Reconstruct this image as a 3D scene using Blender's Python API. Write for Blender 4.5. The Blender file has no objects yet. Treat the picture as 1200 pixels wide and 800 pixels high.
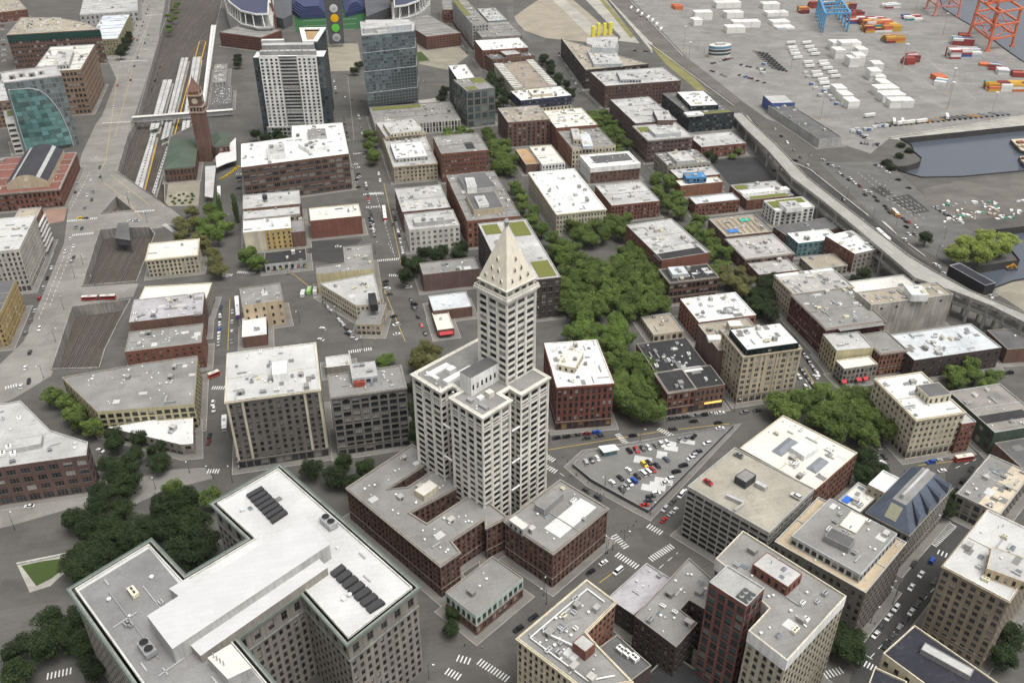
import bpy, bmesh, math, random
from math import sin, cos, pi, radians, hypot, atan2
from mathutils import Vector, Matrix
from mathutils.geometry import tessellate_polygon, delaunay_2d_cdt
import mathutils

# ------------------------------------------------------------------ camera, sky, sun, exposure
SC = bpy.context.scene
COL = SC.collection
CAM = (0.0, 0.0, 295.0)
cd = bpy.data.cameras.new('camera'); cd.lens = 1055/1200*36; cd.sensor_width = 36; cd.clip_start = 1; cd.clip_end = 6000
co = bpy.data.objects.new('camera', cd); COL.objects.link(co)
co.location = CAM; co.rotation_euler = (radians(90-32.5), 0, radians(-13.5)); SC.camera = co
W = bpy.data.worlds.new('World'); SC.world = W; W.use_nodes = True
SUN_EL, SUN_AZ = radians(70), radians(142)
nt = W.node_tree; bg = nt.nodes['Background']
sk = nt.nodes.new('ShaderNodeTexSky'); sk.sky_type = 'NISHITA'; sk.sun_disc = False
sk.sun_elevation = SUN_EL; sk.sun_rotation = SUN_AZ; sk.air_density = 1.0; sk.dust_density = 6.0; sk.ozone_density = 1.0
hs = nt.nodes.new('ShaderNodeHueSaturation'); hs.inputs['Saturation'].default_value = 0.16     # flat cloud cover greys the sky
nt.links.new(sk.outputs[0], hs.inputs['Color']); nt.links.new(hs.outputs[0], bg.inputs[0]); bg.inputs[1].default_value = 0.15
sl = bpy.data.lights.new('sun', 'SUN'); sl.energy = 1.4; sl.angle = radians(35); sl.color = (1, .965, .91)
so = bpy.data.objects.new('sun', sl); COL.objects.link(so)
so.rotation_euler = (radians(90)-SUN_EL, 0, pi - SUN_AZ); so.location = (0, 0, 600)
SC.view_settings.view_transform = 'Standard'; SC.view_settings.look = 'None'
SC.view_settings.exposure = 0.26; SC.view_settings.gamma = 1.0
SC.render.engine = 'CYCLES'
SC.cycles.max_bounces = 5; SC.cycles.diffuse_bounces = 3; SC.cycles.glossy_bounces = 2; SC.cycles.transmission_bounces = 2
SC.cycles.transparent_max_bounces = 4; SC.cycles.caustics_reflective = False; SC.cycles.caustics_refractive = False

RND = random.Random(7)
# ------------------------------------------------------------------ materials
MATS = {}
def nodes(m):
    m.use_nodes = True; t = m.node_tree; t.nodes.clear()
    out = t.nodes.new('ShaderNodeOutputMaterial'); b = t.nodes.new('ShaderNodeBsdfPrincipled')
    t.links.new(b.outputs[0], out.inputs[0]); return t, b
def mul(t, a, b):
    n = t.nodes.new('ShaderNodeMath'); n.operation = 'MULTIPLY'
    for i, v in ((0, a), (1, b)):
        if isinstance(v, (int, float)): n.inputs[i].default_value = v
        else: t.links.new(v, n.inputs[i])
    return n.outputs[0]
def maprange(t, v, a, b, c, d):
    n = t.nodes.new('ShaderNodeMapRange'); n.inputs[1].default_value = a; n.inputs[2].default_value = b
    n.inputs[3].default_value = c; n.inputs[4].default_value = d; t.links.new(v, n.inputs[0]); return n.outputs[0]
def pos(t, scale=(1, 1, 1), rot=0):
    g = t.nodes.new('ShaderNodeNewGeometry'); m = t.nodes.new('ShaderNodeMapping'); m.inputs['Scale'].default_value = scale
    m.inputs['Rotation'].default_value = (0, 0, rot); t.links.new(g.outputs['Position'], m.inputs[0]); return m.outputs[0]
def noise(t, vec, s, d=3, r=.55):
    n = t.nodes.new('ShaderNodeTexNoise'); n.inputs['Scale'].default_value = s; n.inputs['Detail'].default_value = d
    n.inputs['Roughness'].default_value = r; t.links.new(vec, n.inputs['Vector']); return n.outputs[0]
def mixc(t, f, a, b, mode='MIX'):
    n = t.nodes.new('ShaderNodeMix'); n.data_type = 'RGBA'; n.blend_type = mode
    if isinstance(f, (int, float)): n.inputs[0].default_value = f
    else: t.links.new(f, n.inputs[0])
    for i, v in ((6, a), (7, b)):
        if isinstance(v, tuple): n.inputs[i].default_value = (*v, 1)
        else: t.links.new(v, n.inputs[i])
    return n.outputs[2]
def vscale(t, col, f):
    n = t.nodes.new('ShaderNodeVectorMath'); n.operation = 'SCALE'; 
    if isinstance(col, tuple): n.inputs[0].default_value = col
    else: t.links.new(col, n.inputs[0])
    t.links.new(f, n.inputs['Scale']); return n.outputs[0]
def objrand(t):
    n = t.nodes.new('ShaderNodeObjectInfo'); return n.outputs['Random']
def wall_mat(name, c, rough=.85, amp=.22, streak=.25, course=0):
    if name in MATS: return MATS[name]
    m = bpy.data.materials.new(name); t, b = nodes(m)
    f = maprange(t, noise(t, pos(t), .09, 4), .3, .7, 1-amp, 1+amp)
    f2 = maprange(t, noise(t, pos(t, (1, 1, .06)), .9, 3), .35, .75, 1+streak*.4, 1-streak)      # weather streaks down the wall
    f3 = maprange(t, noise(t, pos(t), 2.6, 2), .3, .7, .9, 1.1)
    col = vscale(t, c, mul(t, mul(t, f, f2), f3))
    if course:                                                                                   # masonry courses, blocks about 0.6 m
        br = t.nodes.new('ShaderNodeTexBrick'); br.inputs['Scale'].default_value = 1.0
        br.inputs['Brick Width'].default_value = .9; br.inputs['Row Height'].default_value = .35; br.inputs['Mortar Size'].default_value = .03
        br.inputs['Color1'].default_value = (1.1, 1.1, 1.1, 1); br.inputs['Color2'].default_value = (.86, .86, .86, 1); br.inputs['Mortar'].default_value = (.8, .8, .78, 1)
        g = t.nodes.new('ShaderNodeNewGeometry'); s = t.nodes.new('ShaderNodeSeparateXYZ'); t.links.new(g.outputs['Position'], s.inputs[0])
        ad = t.nodes.new('ShaderNodeMath'); ad.operation = 'ADD'; t.links.new(s.outputs[0], ad.inputs[0]); t.links.new(s.outputs[1], ad.inputs[1])
        cb = t.nodes.new('ShaderNodeCombineXYZ'); t.links.new(ad.outputs[0], cb.inputs[0]); t.links.new(s.outputs[2], cb.inputs[1])
        t.links.new(cb.outputs[0], br.inputs['Vector'])
        col = mixc(t, 1.0, col, br.outputs[0], 'MULTIPLY')
    t.links.new(col, b.inputs['Base Color']); b.inputs['Roughness'].default_value = rough
    MATS[name] = m; return m
def roof_mat(name, c, amp=.12, stain=.35, seam=.1, tint=(.2, .19, .17), thr=.58):
    if name in MATS: return MATS[name]
    m = bpy.data.materials.new(name); t, b = nodes(m)
    p = pos(t); rot = pos(t, (1, 1, 1), .0)
    f = maprange(t, noise(t, p, .06, 4), .3, .7, 1-amp, 1+amp)
    f3 = maprange(t, noise(t, p, 1.3, 4, .7), .3, .7, 1-amp*.6, 1+amp*.6)
    col = vscale(t, c, mul(t, f, f3))
    s1 = maprange(t, noise(t, p, .22, 6, .68), thr, thr+.16, 0, stain)                      # ponding stains and patched felt
    s2 = maprange(t, noise(t, pos(t, (.25, 2.2, 1)), .5, 4, .6), .6, .8, 0, stain*.8)
    col = mixc(t, s1, col, tuple(x*.5+y*.5 for x, y in zip(tint, c))); col = mixc(t, s2, col, tint)
    br = t.nodes.new('ShaderNodeTexBrick'); br.inputs['Scale'].default_value = 1
    br.inputs['Brick Width'].default_value = 9; br.inputs['Row Height'].default_value = 2.4; br.inputs['Mortar Size'].default_value = .06
    br.inputs['Color1'].default_value = (1, 1, 1, 1); br.inputs['Color2'].default_value = (1-seam*.5,)*3+(1,); br.inputs['Mortar'].default_value = (1-seam*1.6,)*3+(1,)
    t.links.new(p, br.inputs['Vector'])
    col = mixc(t, 1.0, col, br.outputs[0], 'MULTIPLY')
    t.links.new(col, b.inputs['Base Color']); b.inputs['Roughness'].default_value = .8
    b.inputs['Specular IOR Level'].default_value = .25
    MATS[name] = m; return m
def plain(name, c, rough=.6, metal=0, vary=0, spec=.5):
    if name in MATS: return MATS[name]
    m = bpy.data.materials.new(name); t, b = nodes(m)
    f = maprange(t, noise(t, pos(t), .8, 3), .3, .7, .9, 1.1)
    if vary: f = mul(t, f, maprange(t, objrand(t), 0, 1, 1-vary, 1+vary))
    t.links.new(vscale(t, c, f), b.inputs['Base Color'])
    b.inputs['Roughness'].default_value = rough; b.inputs['Metallic'].default_value = metal; b.inputs['Specular IOR Level'].default_value = spec
    MATS[name] = m; return m
def glass_mat(name, dark=(.012, .014, .016), blind=(.36, .35, .32), thr=.74, rough=.12, spec=.5):
    if name in MATS: return MATS[name]
    m = bpy.data.materials.new(name); t, b = nodes(m); r = objrand(t)
    st = t.nodes.new('ShaderNodeMath'); st.operation = 'GREATER_THAN'; st.inputs[1].default_value = thr; t.links.new(r, st.inputs[0])
    dk = vscale(t, dark, maprange(t, r, 0, thr, .5, 2.6))
    half = t.nodes.new('ShaderNodeTexCoord'); sp = t.nodes.new('ShaderNodeSeparateXYZ'); t.links.new(half.outputs['Object'], sp.inputs[0])
    gt = t.nodes.new('ShaderNodeMath'); gt.operation = 'GREATER_THAN'; t.links.new(sp.outputs[2], gt.inputs[0])     # a blind drawn part way down
    lvl = maprange(t, r, thr, 1, .75, -.3); t.links.new(lvl, gt.inputs[1])
    t.links.new(mixc(t, mul(t, st.outputs[0], gt.outputs[0]), dk, blind), b.inputs['Base Color'])
    b.inputs['Roughness'].default_value = rough; b.inputs['Specular IOR Level'].default_value = spec
    MATS[name] = m; return m
WALLS = dict(brick=(.195, .082, .056), brickor=(.255, .118, .074), bbrown=(.155, .088, .066), bbrown2=(.125, .075, .062), bdark=(.062, .047, .042),
  bpurple=(.145, .092, .083), bterra=(.165, .085, .062), maroon=(.14, .045, .042), tan=(.47, .40, .285), tanbrick=(.30, .25, .185), tanframe=(.26, .175, .12),
  cream=(.55, .50, .38), cream2=(.52, .46, .335), creambrick=(.44, .40, .31), yellow=(.42, .31, .13), yellowpale=(.46, .41, .25), peach=(.50, .40, .27),
  stone=(.27, .25, .215), stonedark=(.15, .135, .115), stonebrick=(.15, .138, .12), stonegrid=(.20, .188, .17), stonepale=(.46, .44, .39), offwhite=(.58, .57, .52), white=(.74, .74, .71),
  lgrey=(.40, .40, .385), grey=(.25, .25, .245), dgrey=(.085, .088, .095), greyframe=(.16, .165, .16), charcoal=(.05, .052, .058), black=(.022, .023, .026),
  navy=(.045, .05, .085), teal=(.10, .19, .20), mint=(.50, .60, .54), dgreen=(.05, .075, .055), blue=(.07, .22, .42), silver=(.46, .48, .49), olive=(.30, .28, .16),
  redpaint=(.30, .06, .04), weathered=(.36, .34, .30), glassbrick=(.19, .075, .06), concrete=(.42, .405, .37), maroonred=(.165, .06, .045), blue2=(.07, .11, .3), terracotta=(.60, .58, .51), smithstone=(.72, .70, .63))
ROOFS = dict(white=(.62, .62, .605), whitedirty=(.50, .50, .485), cream=(.62, .605, .55), offwhite=(.60, .59, .54), lgrey=(.43, .425, .41), grey=(.24, .235, .222), dgrey=(.12, .12, .12),
  black=(.035, .035, .036), tanroof=(.34, .30, .235), silver=(.52, .54, .55), lavender=(.40, .385, .40), orange=(.40, .26, .14), streak=(.40, .38, .36), stained=(.26, .245, .22),
  terrace=(.44, .36, .25), rusty=(.58, .50, .38), palebluer=(.56, .60, .64), navyroof=(.028, .028, .038), garageroof=(.34, .315, .26), deckroof=(.185, .182, .172), brownroof=(.29, .245, .20), redroof=(.20, .085, .065))
def wall(n):
    if n == 'glass': return glass_mat('curtain_glass', (.03, .045, .05), thr=2, rough=.08)
    br = n.startswith('b') and n not in ('black', 'blue') or n in ('maroon', 'tanbrick', 'creambrick', 'stonebrick', 'glassbrick', 'maroonred')
    return wall_mat('wall_'+n, WALLS[n], amp=.3 if n == 'weathered' else .16, streak=.36 if n == 'weathered' else .24, course=1 if br else 0)
def roof(n):
    k = {'white': (.08, .6, .08), 'cream': (.07, .4, .07), 'streak': (.2, .8, .25), 'stained': (.25, .8, .1), 'rusty': (.2, .7, .2), 'whitedirty': (.12, .7, .1)}.get(n, (.2, .7, .14))
    tint = (.33, .18, .07) if n == 'rusty' else (.3, .29, .26) if n in ('white', 'cream', 'whitedirty') else (.12, .115, .105)
    return roof_mat('roof_'+n, ROOFS.get(n, WALLS.get(n)), k[0], k[1], k[2], tint, .62 if n in ('white', 'cream') else .56)
GLASS = glass_mat('window_glass'); GLASS2 = glass_mat('shop_glass', (.02, .022, .025), (.30, .2, .09), .9)
FR_DARK = plain('frame_dark', (.03, .03, .03), .5); FR_LIGHT = plain('frame_light', (.45, .43, .38), .6); FR_MID = plain('frame_mid', (.16, .14, .12), .6)

# ------------------------------------------------------------------ mesh helpers
class MB:
    def __init__(s): s.v = []; s.f = []; s.m = []
    def quad(s, a, b, c, d, mi=0):
        n = len(s.v); s.v += [a, b, c, d]; s.f.append((n, n+1, n+2, n+3)); s.m.append(mi)
    def face(s, pts, mi=0):
        n = len(s.v); s.v += list(pts); s.f.append(tuple(range(n, n+len(pts)))); s.m.append(mi)
    def box(s, x0, x1, y0, y1, z0, z1, mi=0, bottom=False):
        p = [(x0, y0), (x1, y0), (x1, y1), (x0, y1)]; s.prism(p, z0, z1, mi, mi, bottom)
    def prism(s, poly, z0, z1, mi=0, mt=None, bottom=False):
        mt = mi if mt is None else mt; n = len(poly)
        for i in range(n):
            a, b = poly[i], poly[(i+1) % n]
            s.quad((a[0], a[1], z0), (b[0], b[1], z0), (b[0], b[1], z1), (a[0], a[1], z1), mi)
        s.cap(poly, z1, mt)
        if bottom: s.cap(poly[::-1], z0, mi)
    def cap(s, poly, z, mi=0):
        if len(poly) <= 4: s.face([(p[0], p[1], z) for p in poly], mi); return
        n = len(s.v); s.v += [(p[0], p[1], z) for p in poly]
        for tri in tessellate_polygon([[Vector((p[0], p[1], 0)) for p in poly]]):
            a, b, c = [poly[i] for i in tri]
            if (b[0]-a[0])*(c[1]-a[1])-(b[1]-a[1])*(c[0]-a[0]) < 0: tri = tri[::-1]
            s.f.append(tuple(n+i for i in tri)); s.m.append(mi)
    def beam(s, a, b, w, h=None, mi=0):
        h = h or w; a = Vector(a); b = Vector(b); d = (b-a)
        if d.length < 1e-6: return
        d.normalize(); up = Vector((0, 0, 1)) if abs(d.z) < .95 else Vector((1, 0, 0))
        x = d.cross(up).normalized()*w/2; y = x.cross(d).normalized()*h/2
        q = [[tuple(p+i*x+j*y) for i, j in ((-1, -1), (1, -1), (1, 1), (-1, 1))] for p in (a, b)]
        for i in range(4): s.quad(q[0][i], q[0][(i+1) % 4], q[1][(i+1) % 4], q[1][i], mi)
        s.face(q[0][::-1], mi); s.face(q[1], mi)
    def cyl(s, x, y, z0, z1, r, n=10, r2=None, mi=0, mt=None):
        r2 = r if r2 is None else r2
        A = [(x+r*cos(2*pi*k/n), y+r*sin(2*pi*k/n), z0) for k in range(n)]; B = [(x+r2*cos(2*pi*k/n), y+r2*sin(2*pi*k/n), z1) for k in range(n)]
        for k in range(n): s.quad(A[k], A[(k+1) % n], B[(k+1) % n], B[k], mi)
        if r2 > .01: s.face(B, mi if mt is None else mt)
    def mesh(s, name, mats):
        me = bpy.data.meshes.new(name); me.from_pydata(s.v, [], s.f)
        for m in mats: me.materials.append(m)
        if len(mats) > 1: me.polygons.foreach_set('material_index', s.m)
        me.update(); return me
def link(name, me, parent=None, loc=None):
    o = bpy.data.objects.new(name, me); COL.objects.link(o)
    if loc is not None: o.location = loc
    if parent is not None: o.parent = parent
    return o
def tag(o, label=None, cat=None, group=None, kind=None):
    if label: o['label'] = label
    if cat: o['category'] = cat
    if group: o['group'] = group
    if kind: o['kind'] = kind
    return o
def thing(name, label, cat, loc, group=None, rz=0):
    o = link(name, None, None, loc); o.rotation_euler = (0, 0, rz); return tag(o, label, cat, group)
def struct(name, mb, mats): return tag(link(name, mb.mesh(name, mats)), kind='structure')
def offset(poly, d):
    n = len(poly); out = []
    for i in range(n):
        p0, p1, p2 = poly[i-1], poly[i], poly[(i+1) % n]
        e1 = (p1[0]-p0[0], p1[1]-p0[1]); e2 = (p2[0]-p1[0], p2[1]-p1[1]); l1 = hypot(*e1) or 1; l2 = hypot(*e2) or 1
        n1 = (e1[1]/l1, -e1[0]/l1); n2 = (e2[1]/l2, -e2[0]/l2); bx, by = n1[0]+n2[0], n1[1]+n2[1]; k = max(.35, 1+n1[0]*n2[0]+n1[1]*n2[1])
        out.append((p1[0]+d*bx/k, p1[1]+d*by/k))
    return out
def inside(p, poly):
    r = False; n = len(poly)
    for i in range(n):
        a, b = poly[i], poly[i-1]
        if (a[1] > p[1]) != (b[1] > p[1]) and p[0] < (b[0]-a[0])*(p[1]-a[1])/(b[1]-a[1])+a[0]: r = not r
    return r
def area(poly): return .5*sum(poly[i-1][0]*poly[i][1]-poly[i][0]*poly[i-1][1] for i in range(len(poly)))
def ccw(poly): return [tuple(p) for p in (poly if area(poly) > 0 else poly[::-1])]
def cen(poly): return (sum(p[0] for p in poly)/len(poly), sum(p[1] for p in poly)/len(poly))

# ------------------------------------------------------------------ surveyed data, metres
BUILDINGS = [
('brick_office_building','building','long brown brick office block with arched top windows under a bright white roof',[[-50.5,700.0],[34.2,710.6],[35.1,788.1],[-8.6,789.9],[-9.6,759.7],[-51.2,753.8]],30.6,'bbrown','white',6,5.6,{"ww":0.84,"wh":0.62,"arch":1.0,"ph":[[[[-29.6,712.2],[-15.8,712.2],[-15.8,737.8],[-29.6,737.8]],3.5,"white","lgrey"],[[[3.1,718.1],[20.4,726.0],[12.3,743.5],[-4.9,735.6]],3.0,"white","white"],[[[4.0,751.7],[19.3,751.7],[19.3,771.1],[4.0,771.1]],2.0,"lgrey","grey"]],"cl":0.5},'king_brick'),
('rendered_building','building','narrow cream rendered building beside the yellow one',[[-50.4,611.6],[-35.6,611.6],[-35.6,633.9],[-50.4,633.9]],15.6,'cream','white',4,4.0,{"nowin":[0],"cl":0.3},'cream_front'),
('yellow_building','building','mustard yellow building with four rows of small windows',[[-35.6,611.6],[-16.8,611.6],[-16.8,634.0],[-35.6,634.0]],15.6,'yellow','white',4,4.0,{"ww":0.33,"wh":0.45,"cl":0.6},'yellow_front'),
('brick_building','building','low weathered brick building attached right of the yellow building',[[-17.3,611.6],[-7.6,611.6],[-7.6,635.6],[-17.3,635.6]],12.0,'bbrown','grey',3,4.0,{"nowin":[0],"cl":0.4},'dark_brick_low'),
('flat_roofed_building','building','pale grey roofed building just behind the yellow building',[[-50.4,632.9],[-9.4,632.9],[-9.4,649.9],[-50.4,649.9]],16.5,'stone','lgrey',4,4.0,{"cl":0.5},'grey_mid'),
('brick_building','building','brick building with a dark water tank on its pale roof',[[-50.6,647.8],[-8.2,647.8],[-8.2,674.7],[-50.6,674.7]],18.0,'bbrown','lgrey',4,4.0,{"cl":0.5,"tank":[-34.1,659.6]},'tank_roof'),
('shop_building','building','low shop with a dark roof and painted graffiti front',[[-36.9,575.5],[-8.4,575.5],[-8.4,594.9],[-36.9,594.9]],6.6,'lgrey','black',1,4.0,{"cl":0.3,"graf":1.0},'dark_shop'),
('brick_warehouse','building','blank red brick warehouse with a cream roof beside the parking lot',[[-2.7,622.4],[34.6,622.4],[34.6,645.3],[-2.7,645.3]],14.7,'brick','cream',3,5.0,{"nowin":[0],"cl":0.5},'red_blank'),
('corner_building','building','pale grey roofed upper block with a yellow parapet wall',[[-3.0,537.1],[34.9,536.2],[36.7,573.7],[17.2,573.9],[16.3,549.5],[-2.8,548.4]],15.0,'yellowpale','grey',4,4.0,{"nowin":[0],"cl":0.8},'flat_up'),
('corner_building','building','cream wedge shaped corner building with a long slanting front',[[-1.4,530.4],[18.7,496.6],[26.9,495.7],[34.4,501.1],[34.2,536.4]],11.5,'cream','lgrey',3,2.6,{"ww":0.6,"wh":0.62,"gf":1.0,"cl":0.5,"ph":[[[[27.2,487.6],[31.8,487.6],[31.8,502.7],[27.2,502.7]],4.0,"black","black"]]},'flat_low'),
('corner_building','building','low brick tip of the wedge shaped corner block',[[16.9,479.6],[31.1,475.7],[38.1,501.1],[24.0,505.0]],8.0,'tan','grey',2,3.0,{"ww":0.6,"gf":1.0,"cl":0.3},'flat_tip'),
('office_building','building','pale grey four storey building with square windows behind dark trees',[[64.9,584.3],[101.6,584.3],[101.6,612.1],[64.9,612.1]],17.5,'offwhite','lgrey',4,4.0,{"ww":0.5,"wh":0.5,"ph":[[[[69.8,589.4],[96.7,589.4],[96.7,600.2],[69.8,600.2]],2.5,"lgrey","lgrey"]],"cl":1.0},'h10_front'),
('brick_building','building','brick sided building with a patched grey and white roof behind the pale grey one',[[64.4,617.0],[100.7,617.0],[100.7,661.9],[64.4,661.9]],17.0,'bbrown','lgrey',4,4.0,{"ww":0.5,"cl":0.8},'h10_back'),
('brick_office_building','building','long red and dark brick block with twin rooftop mechanical decks',[[106.6,581.0],[145.9,581.0],[145.9,669.8],[106.6,669.8]],21.4,'brickor','grey',5,4.0,{"ww":0.5,"wh":0.6,"ph":[[[[113.2,589.5],[135.4,589.5],[135.4,619.8],[113.2,619.8]],4.0,"tan","dgrey"],[[[116.4,628.0],[138.7,629.8],[136.2,661.1],[113.9,659.3]],3.5,"lgrey","dgrey"],[[[117.7,592.7],[125.1,592.7],[125.1,609.2],[117.7,609.2]],6.0,"white","lgrey"],[[[115.9,627.0],[123.0,626.4],[124.7,645.3],[117.7,645.9]],6.0,"white","lgrey"]],"cl":0.6},'h11'),
('office_building','building','dark brown and black glass building with a green planted roof',[[110.1,472.1],[144.6,472.1],[144.6,560.2],[110.1,560.2]],28.5,'bdark','lgrey',6,4.2,{"ww":0.6,"wh":0.7,"green":1.0,"cl":0.2},'green12'),
('brick_building','building','purple brown blank brick building with a stepped parapet left of the white tower',[[65.4,523.7],[103.2,523.7],[103.2,541.0],[65.4,541.0]],13.0,'bpurple','grey',3,5.0,{"nowin":[0,3],"cl":0.8},'b13_up'),
('brick_building','building','low brick building with a silvery white roof left of the white tower',[[65.5,485.0],[90.5,485.0],[90.5,505.0],[65.5,505.0]],7.5,'bbrown','silver',2,5.0,{"nowin":[0],"cl":0.3},'b13_mid'),
('shop_building','building','small white roofed shop with a red awning left of the white tower',[[64.8,465.0],[75.2,465.0],[75.2,486.1],[64.8,486.1]],5.5,'bbrown','cream',1,4.0,{"nowin":[3],"cl":0.4,"awn":1.0},'b13_low'),
('stone_building','building','tan stone building with a white roof deck and raised penthouse',[[70.1,714.7],[106.8,714.7],[106.8,785.3],[70.1,785.3]],14.5,'tan','lgrey',4,3.2,{"ww":0.6,"wh":0.6,"ph":[[[[73.0,724.6],[100.7,724.6],[100.7,761.2],[73.0,761.2]],3.0,"lgrey","white"]],"cor":1.0,"cl":0.5},'b14'),
('stone_building','building','tan stone building with a stepped ornate roof behind the white decked one',[[71.0,778.4],[107.7,782.1],[103.5,823.3],[66.8,819.6]],18.0,'tan','lgrey',4,3.2,{"ww":0.5,"ph":[[[[75.2,776.5],[103.2,779.5],[100.1,809.0],[72.1,806.0]],3.0,"cream","lgrey"]],"cl":0.6},'b15'),
('brick_building','building','red brick block with five window rows and a grey roof with a dark roof hatch',[[109.2,706.0],[149.3,706.0],[149.3,749.7],[109.2,749.7]],25.4,'brick','grey',6,2.6,{"ww":0.5,"wh":0.55,"cl":0.5,"ph":[[[[132.2,713.6],[139.6,713.6],[139.6,729.5],[132.2,729.5]],0.6,"black","black"]]},'b16'),
('apartment_building','building','slim charcoal apartment block with white roof caps',[[154.7,875.6],[172.6,875.6],[172.6,924.8],[154.7,924.8]],36.0,'dgrey','white',9,3.5,{"ww":0.4,"cl":0.4},'b17a'),
('apartment_building','building','grey framed apartment block with big square glass bays and roof garden',[[156.1,834.5],[184.6,838.8],[178.7,877.7],[150.2,873.3]],36.3,'greyframe','grey',5,7.0,{"ww":0.78,"wh":0.78,"green":2.0,"cl":0.4},'b17b'),
('podium_building','building','low glass fronted podium with planted terraces around the blue glass tower',[[67.0,831.2],[148.6,831.2],[148.6,887.1],[67.0,887.1]],11.0,'offwhite','grey',2,3.0,{"ww":0.7,"wh":0.8,"green":3.0,"cl":0.6},'podium'),
('brick_building','building','brown brick block with round topped windows and a ruined tan roof',[[182.2,774.2],[221.9,774.2],[221.9,816.1],[182.2,816.1]],23.6,'bbrown','tanroof',6,4.2,{"ww":0.5,"wh":0.6,"cl":1.5},'b18'),
('flat_roofed_building','building','building with a cream white roof and angular rooftop units',[[222.8,757.0],[262.0,757.0],[262.0,806.5],[222.8,806.5]],21.0,'brick','cream',5,4.0,{"ww":0.4,"cl":0.9},'b19'),
('brick_building','building','cream fronted building with orange brick side and a glass roof box',[[223.9,710.2],[263.2,710.2],[263.2,756.1],[223.9,756.1]],18.3,'brickor','grey',4,3.0,{"ww":0.55,"wh":0.55,"front":"cream","ph":[[[[232.8,708.5],[241.8,706.7],[248.2,738.1],[239.2,739.9]],2.0,"silver","silver"],[[[228.2,721.3],[235.1,719.9],[240.7,747.8],[233.9,749.2]],4.0,"tan","lgrey"]],"cl":0.5},'b20'),
('shop_building','building','small shop with an orange tan roof by the leafy lane',[[181.9,706.8],[193.5,706.8],[193.5,745.2],[181.9,745.2]],9.0,'bbrown','orange',2,4.0,{"nowin":[0],"cl":0.2},'b21a'),
('rendered_building','building','small white fronted building with four skylights in its cream roof',[[194.1,699.2],[214.5,699.2],[214.5,742.9],[194.1,742.9]],11.0,'white','cream',3,3.0,{"ww":0.5,"wh":0.6,"cl":0.6},'b21b'),
('wrapped_building','building','brick building wrapped in a white parapet with rounded corners',[[229.2,674.3],[272.9,674.3],[272.9,703.7],[229.2,703.7]],14.2,'bbrown','white',4,4.0,{"ww":0.35,"wh":0.5,"wrap":1.0,"side":"white","ph":[[[[236.6,684.7],[270.5,684.7],[270.5,701.0],[236.6,701.0]],0.5,"dgrey","dgrey"]],"cl":0.3},'b22'),
('stone_building','building','cream stone block with arched windows and a patched white roof',[[175.1,587.8],[213.7,587.8],[213.7,671.4],[175.1,671.4]],16.5,'cream','white',4,2.4,{"ww":0.55,"wh":0.62,"arch":1.0,"cor":1.0,"cl":1.0},'b23'),
('brick_building','building','red brick block with four window rows and a pale patched roof between trees',[[222.0,599.0],[261.2,599.0],[261.2,639.8],[222.0,639.8]],13.6,'brick','lgrey',4,2.6,{"ww":0.5,"wh":0.6,"cl":0.6},'b24'),
('brick_warehouse','building','big dark brown brick warehouse with many small square windows',[[304.2,861.0],[385.9,861.0],[385.9,911.2],[304.2,911.2]],23.1,'bbrown2','lgrey',6,3.4,{"ww":0.38,"wh":0.42,"cl":1.0,"ph":[[[[322.7,869.1],[343.8,864.8],[350.0,894.8],[329.0,899.2]],3.0,"silver","lgrey"]]},'b25'),
('office_building','building','long dark glazed warehouse with a diagonal roof edge beside the construction site',[[303.9,927.0],[350.1,931.1],[377.9,933.0],[315.5,1061.8]],21.2,'bdark','tanroof',5,5.0,{"ww":0.75,"wh":0.6,"raw":1.0,"ph":[[[[315.9,935.7],[347.0,930.2],[357.4,988.5],[326.3,994.1]],3.0,"silver","lgrey"],[[[327.8,980.9],[351.4,970.0],[367.1,1004.0],[343.5,1014.9]],9.0,"silver","lgrey"]],"cl":0.8},'b26'),
('brick_warehouse','building','navy and cream fronted building with a white roof before the saw edged roof',[[216.5,863.5],[270.8,868.3],[268.0,900.4],[213.7,895.7]],13.8,'navy','white',3,4.0,{"ww":0.45,"low":"cream","cl":0.4,"ph":[[[[230.7,872.5],[252.0,872.5],[252.0,891.2],[230.7,891.2]],2.0,"cream","cream"]]},'b27_front'),
('brick_warehouse','building','red brick warehouse with a bright white roof near the stadium plaza',[[212.1,1027.3],[266.0,1027.3],[266.0,1072.7],[212.1,1072.7]],22.0,'brick','white',5,4.0,{"ww":0.4,"cl":0.3},'b28_white'),
('brick_warehouse','building','brick building with ducts between the white roof and the saw edged roof',[[218.2,1005.4],[270.2,1012.1],[265.8,1046.8],[213.8,1040.2]],17.0,'bbrown','dgrey',4,4.0,{"ww":0.4,"cl":1.2,"ph":[[[[235.1,1008.3],[253.5,1011.7],[250.2,1029.7],[231.8,1026.4]],3.0,"bbrown","lgrey"]]},'b28_front'),
('stone_building','building','tan stone building with roof clutter behind the bright white roof',[[221.7,1077.3],[271.8,1077.3],[271.8,1149.2],[221.7,1149.2]],24.0,'stone','grey',5,4.0,{"ww":0.4,"cl":1.2},'b29'),
('apartment_building','building','tall grey apartment block with a mossy green roof strip',[[217.6,1113.1],[237.6,1113.1],[237.6,1250.4],[217.6,1250.4]],31.2,'lgrey','grey',8,4.0,{"ww":0.5,"green":4.0,"low":"brick","cl":0.8},'b30'),
('apartment_building','building','lower grey and pale teal block right of the mossy roofed apartments',[[248.2,1163.2],[273.2,1163.2],[273.2,1235.0],[248.2,1235.0]],22.0,'teal','lgrey',5,4.0,{"ww":0.4,"cl":0.8},'b30b'),
('brick_building','building','small red brick building at the upper edge beside the stadium',[[205.6,1257.9],[219.0,1255.8],[228.4,1317.0],[214.9,1319.0]],18.0,'brick','grey',4,4.0,{"ww":0.4},'b31'),
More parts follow.
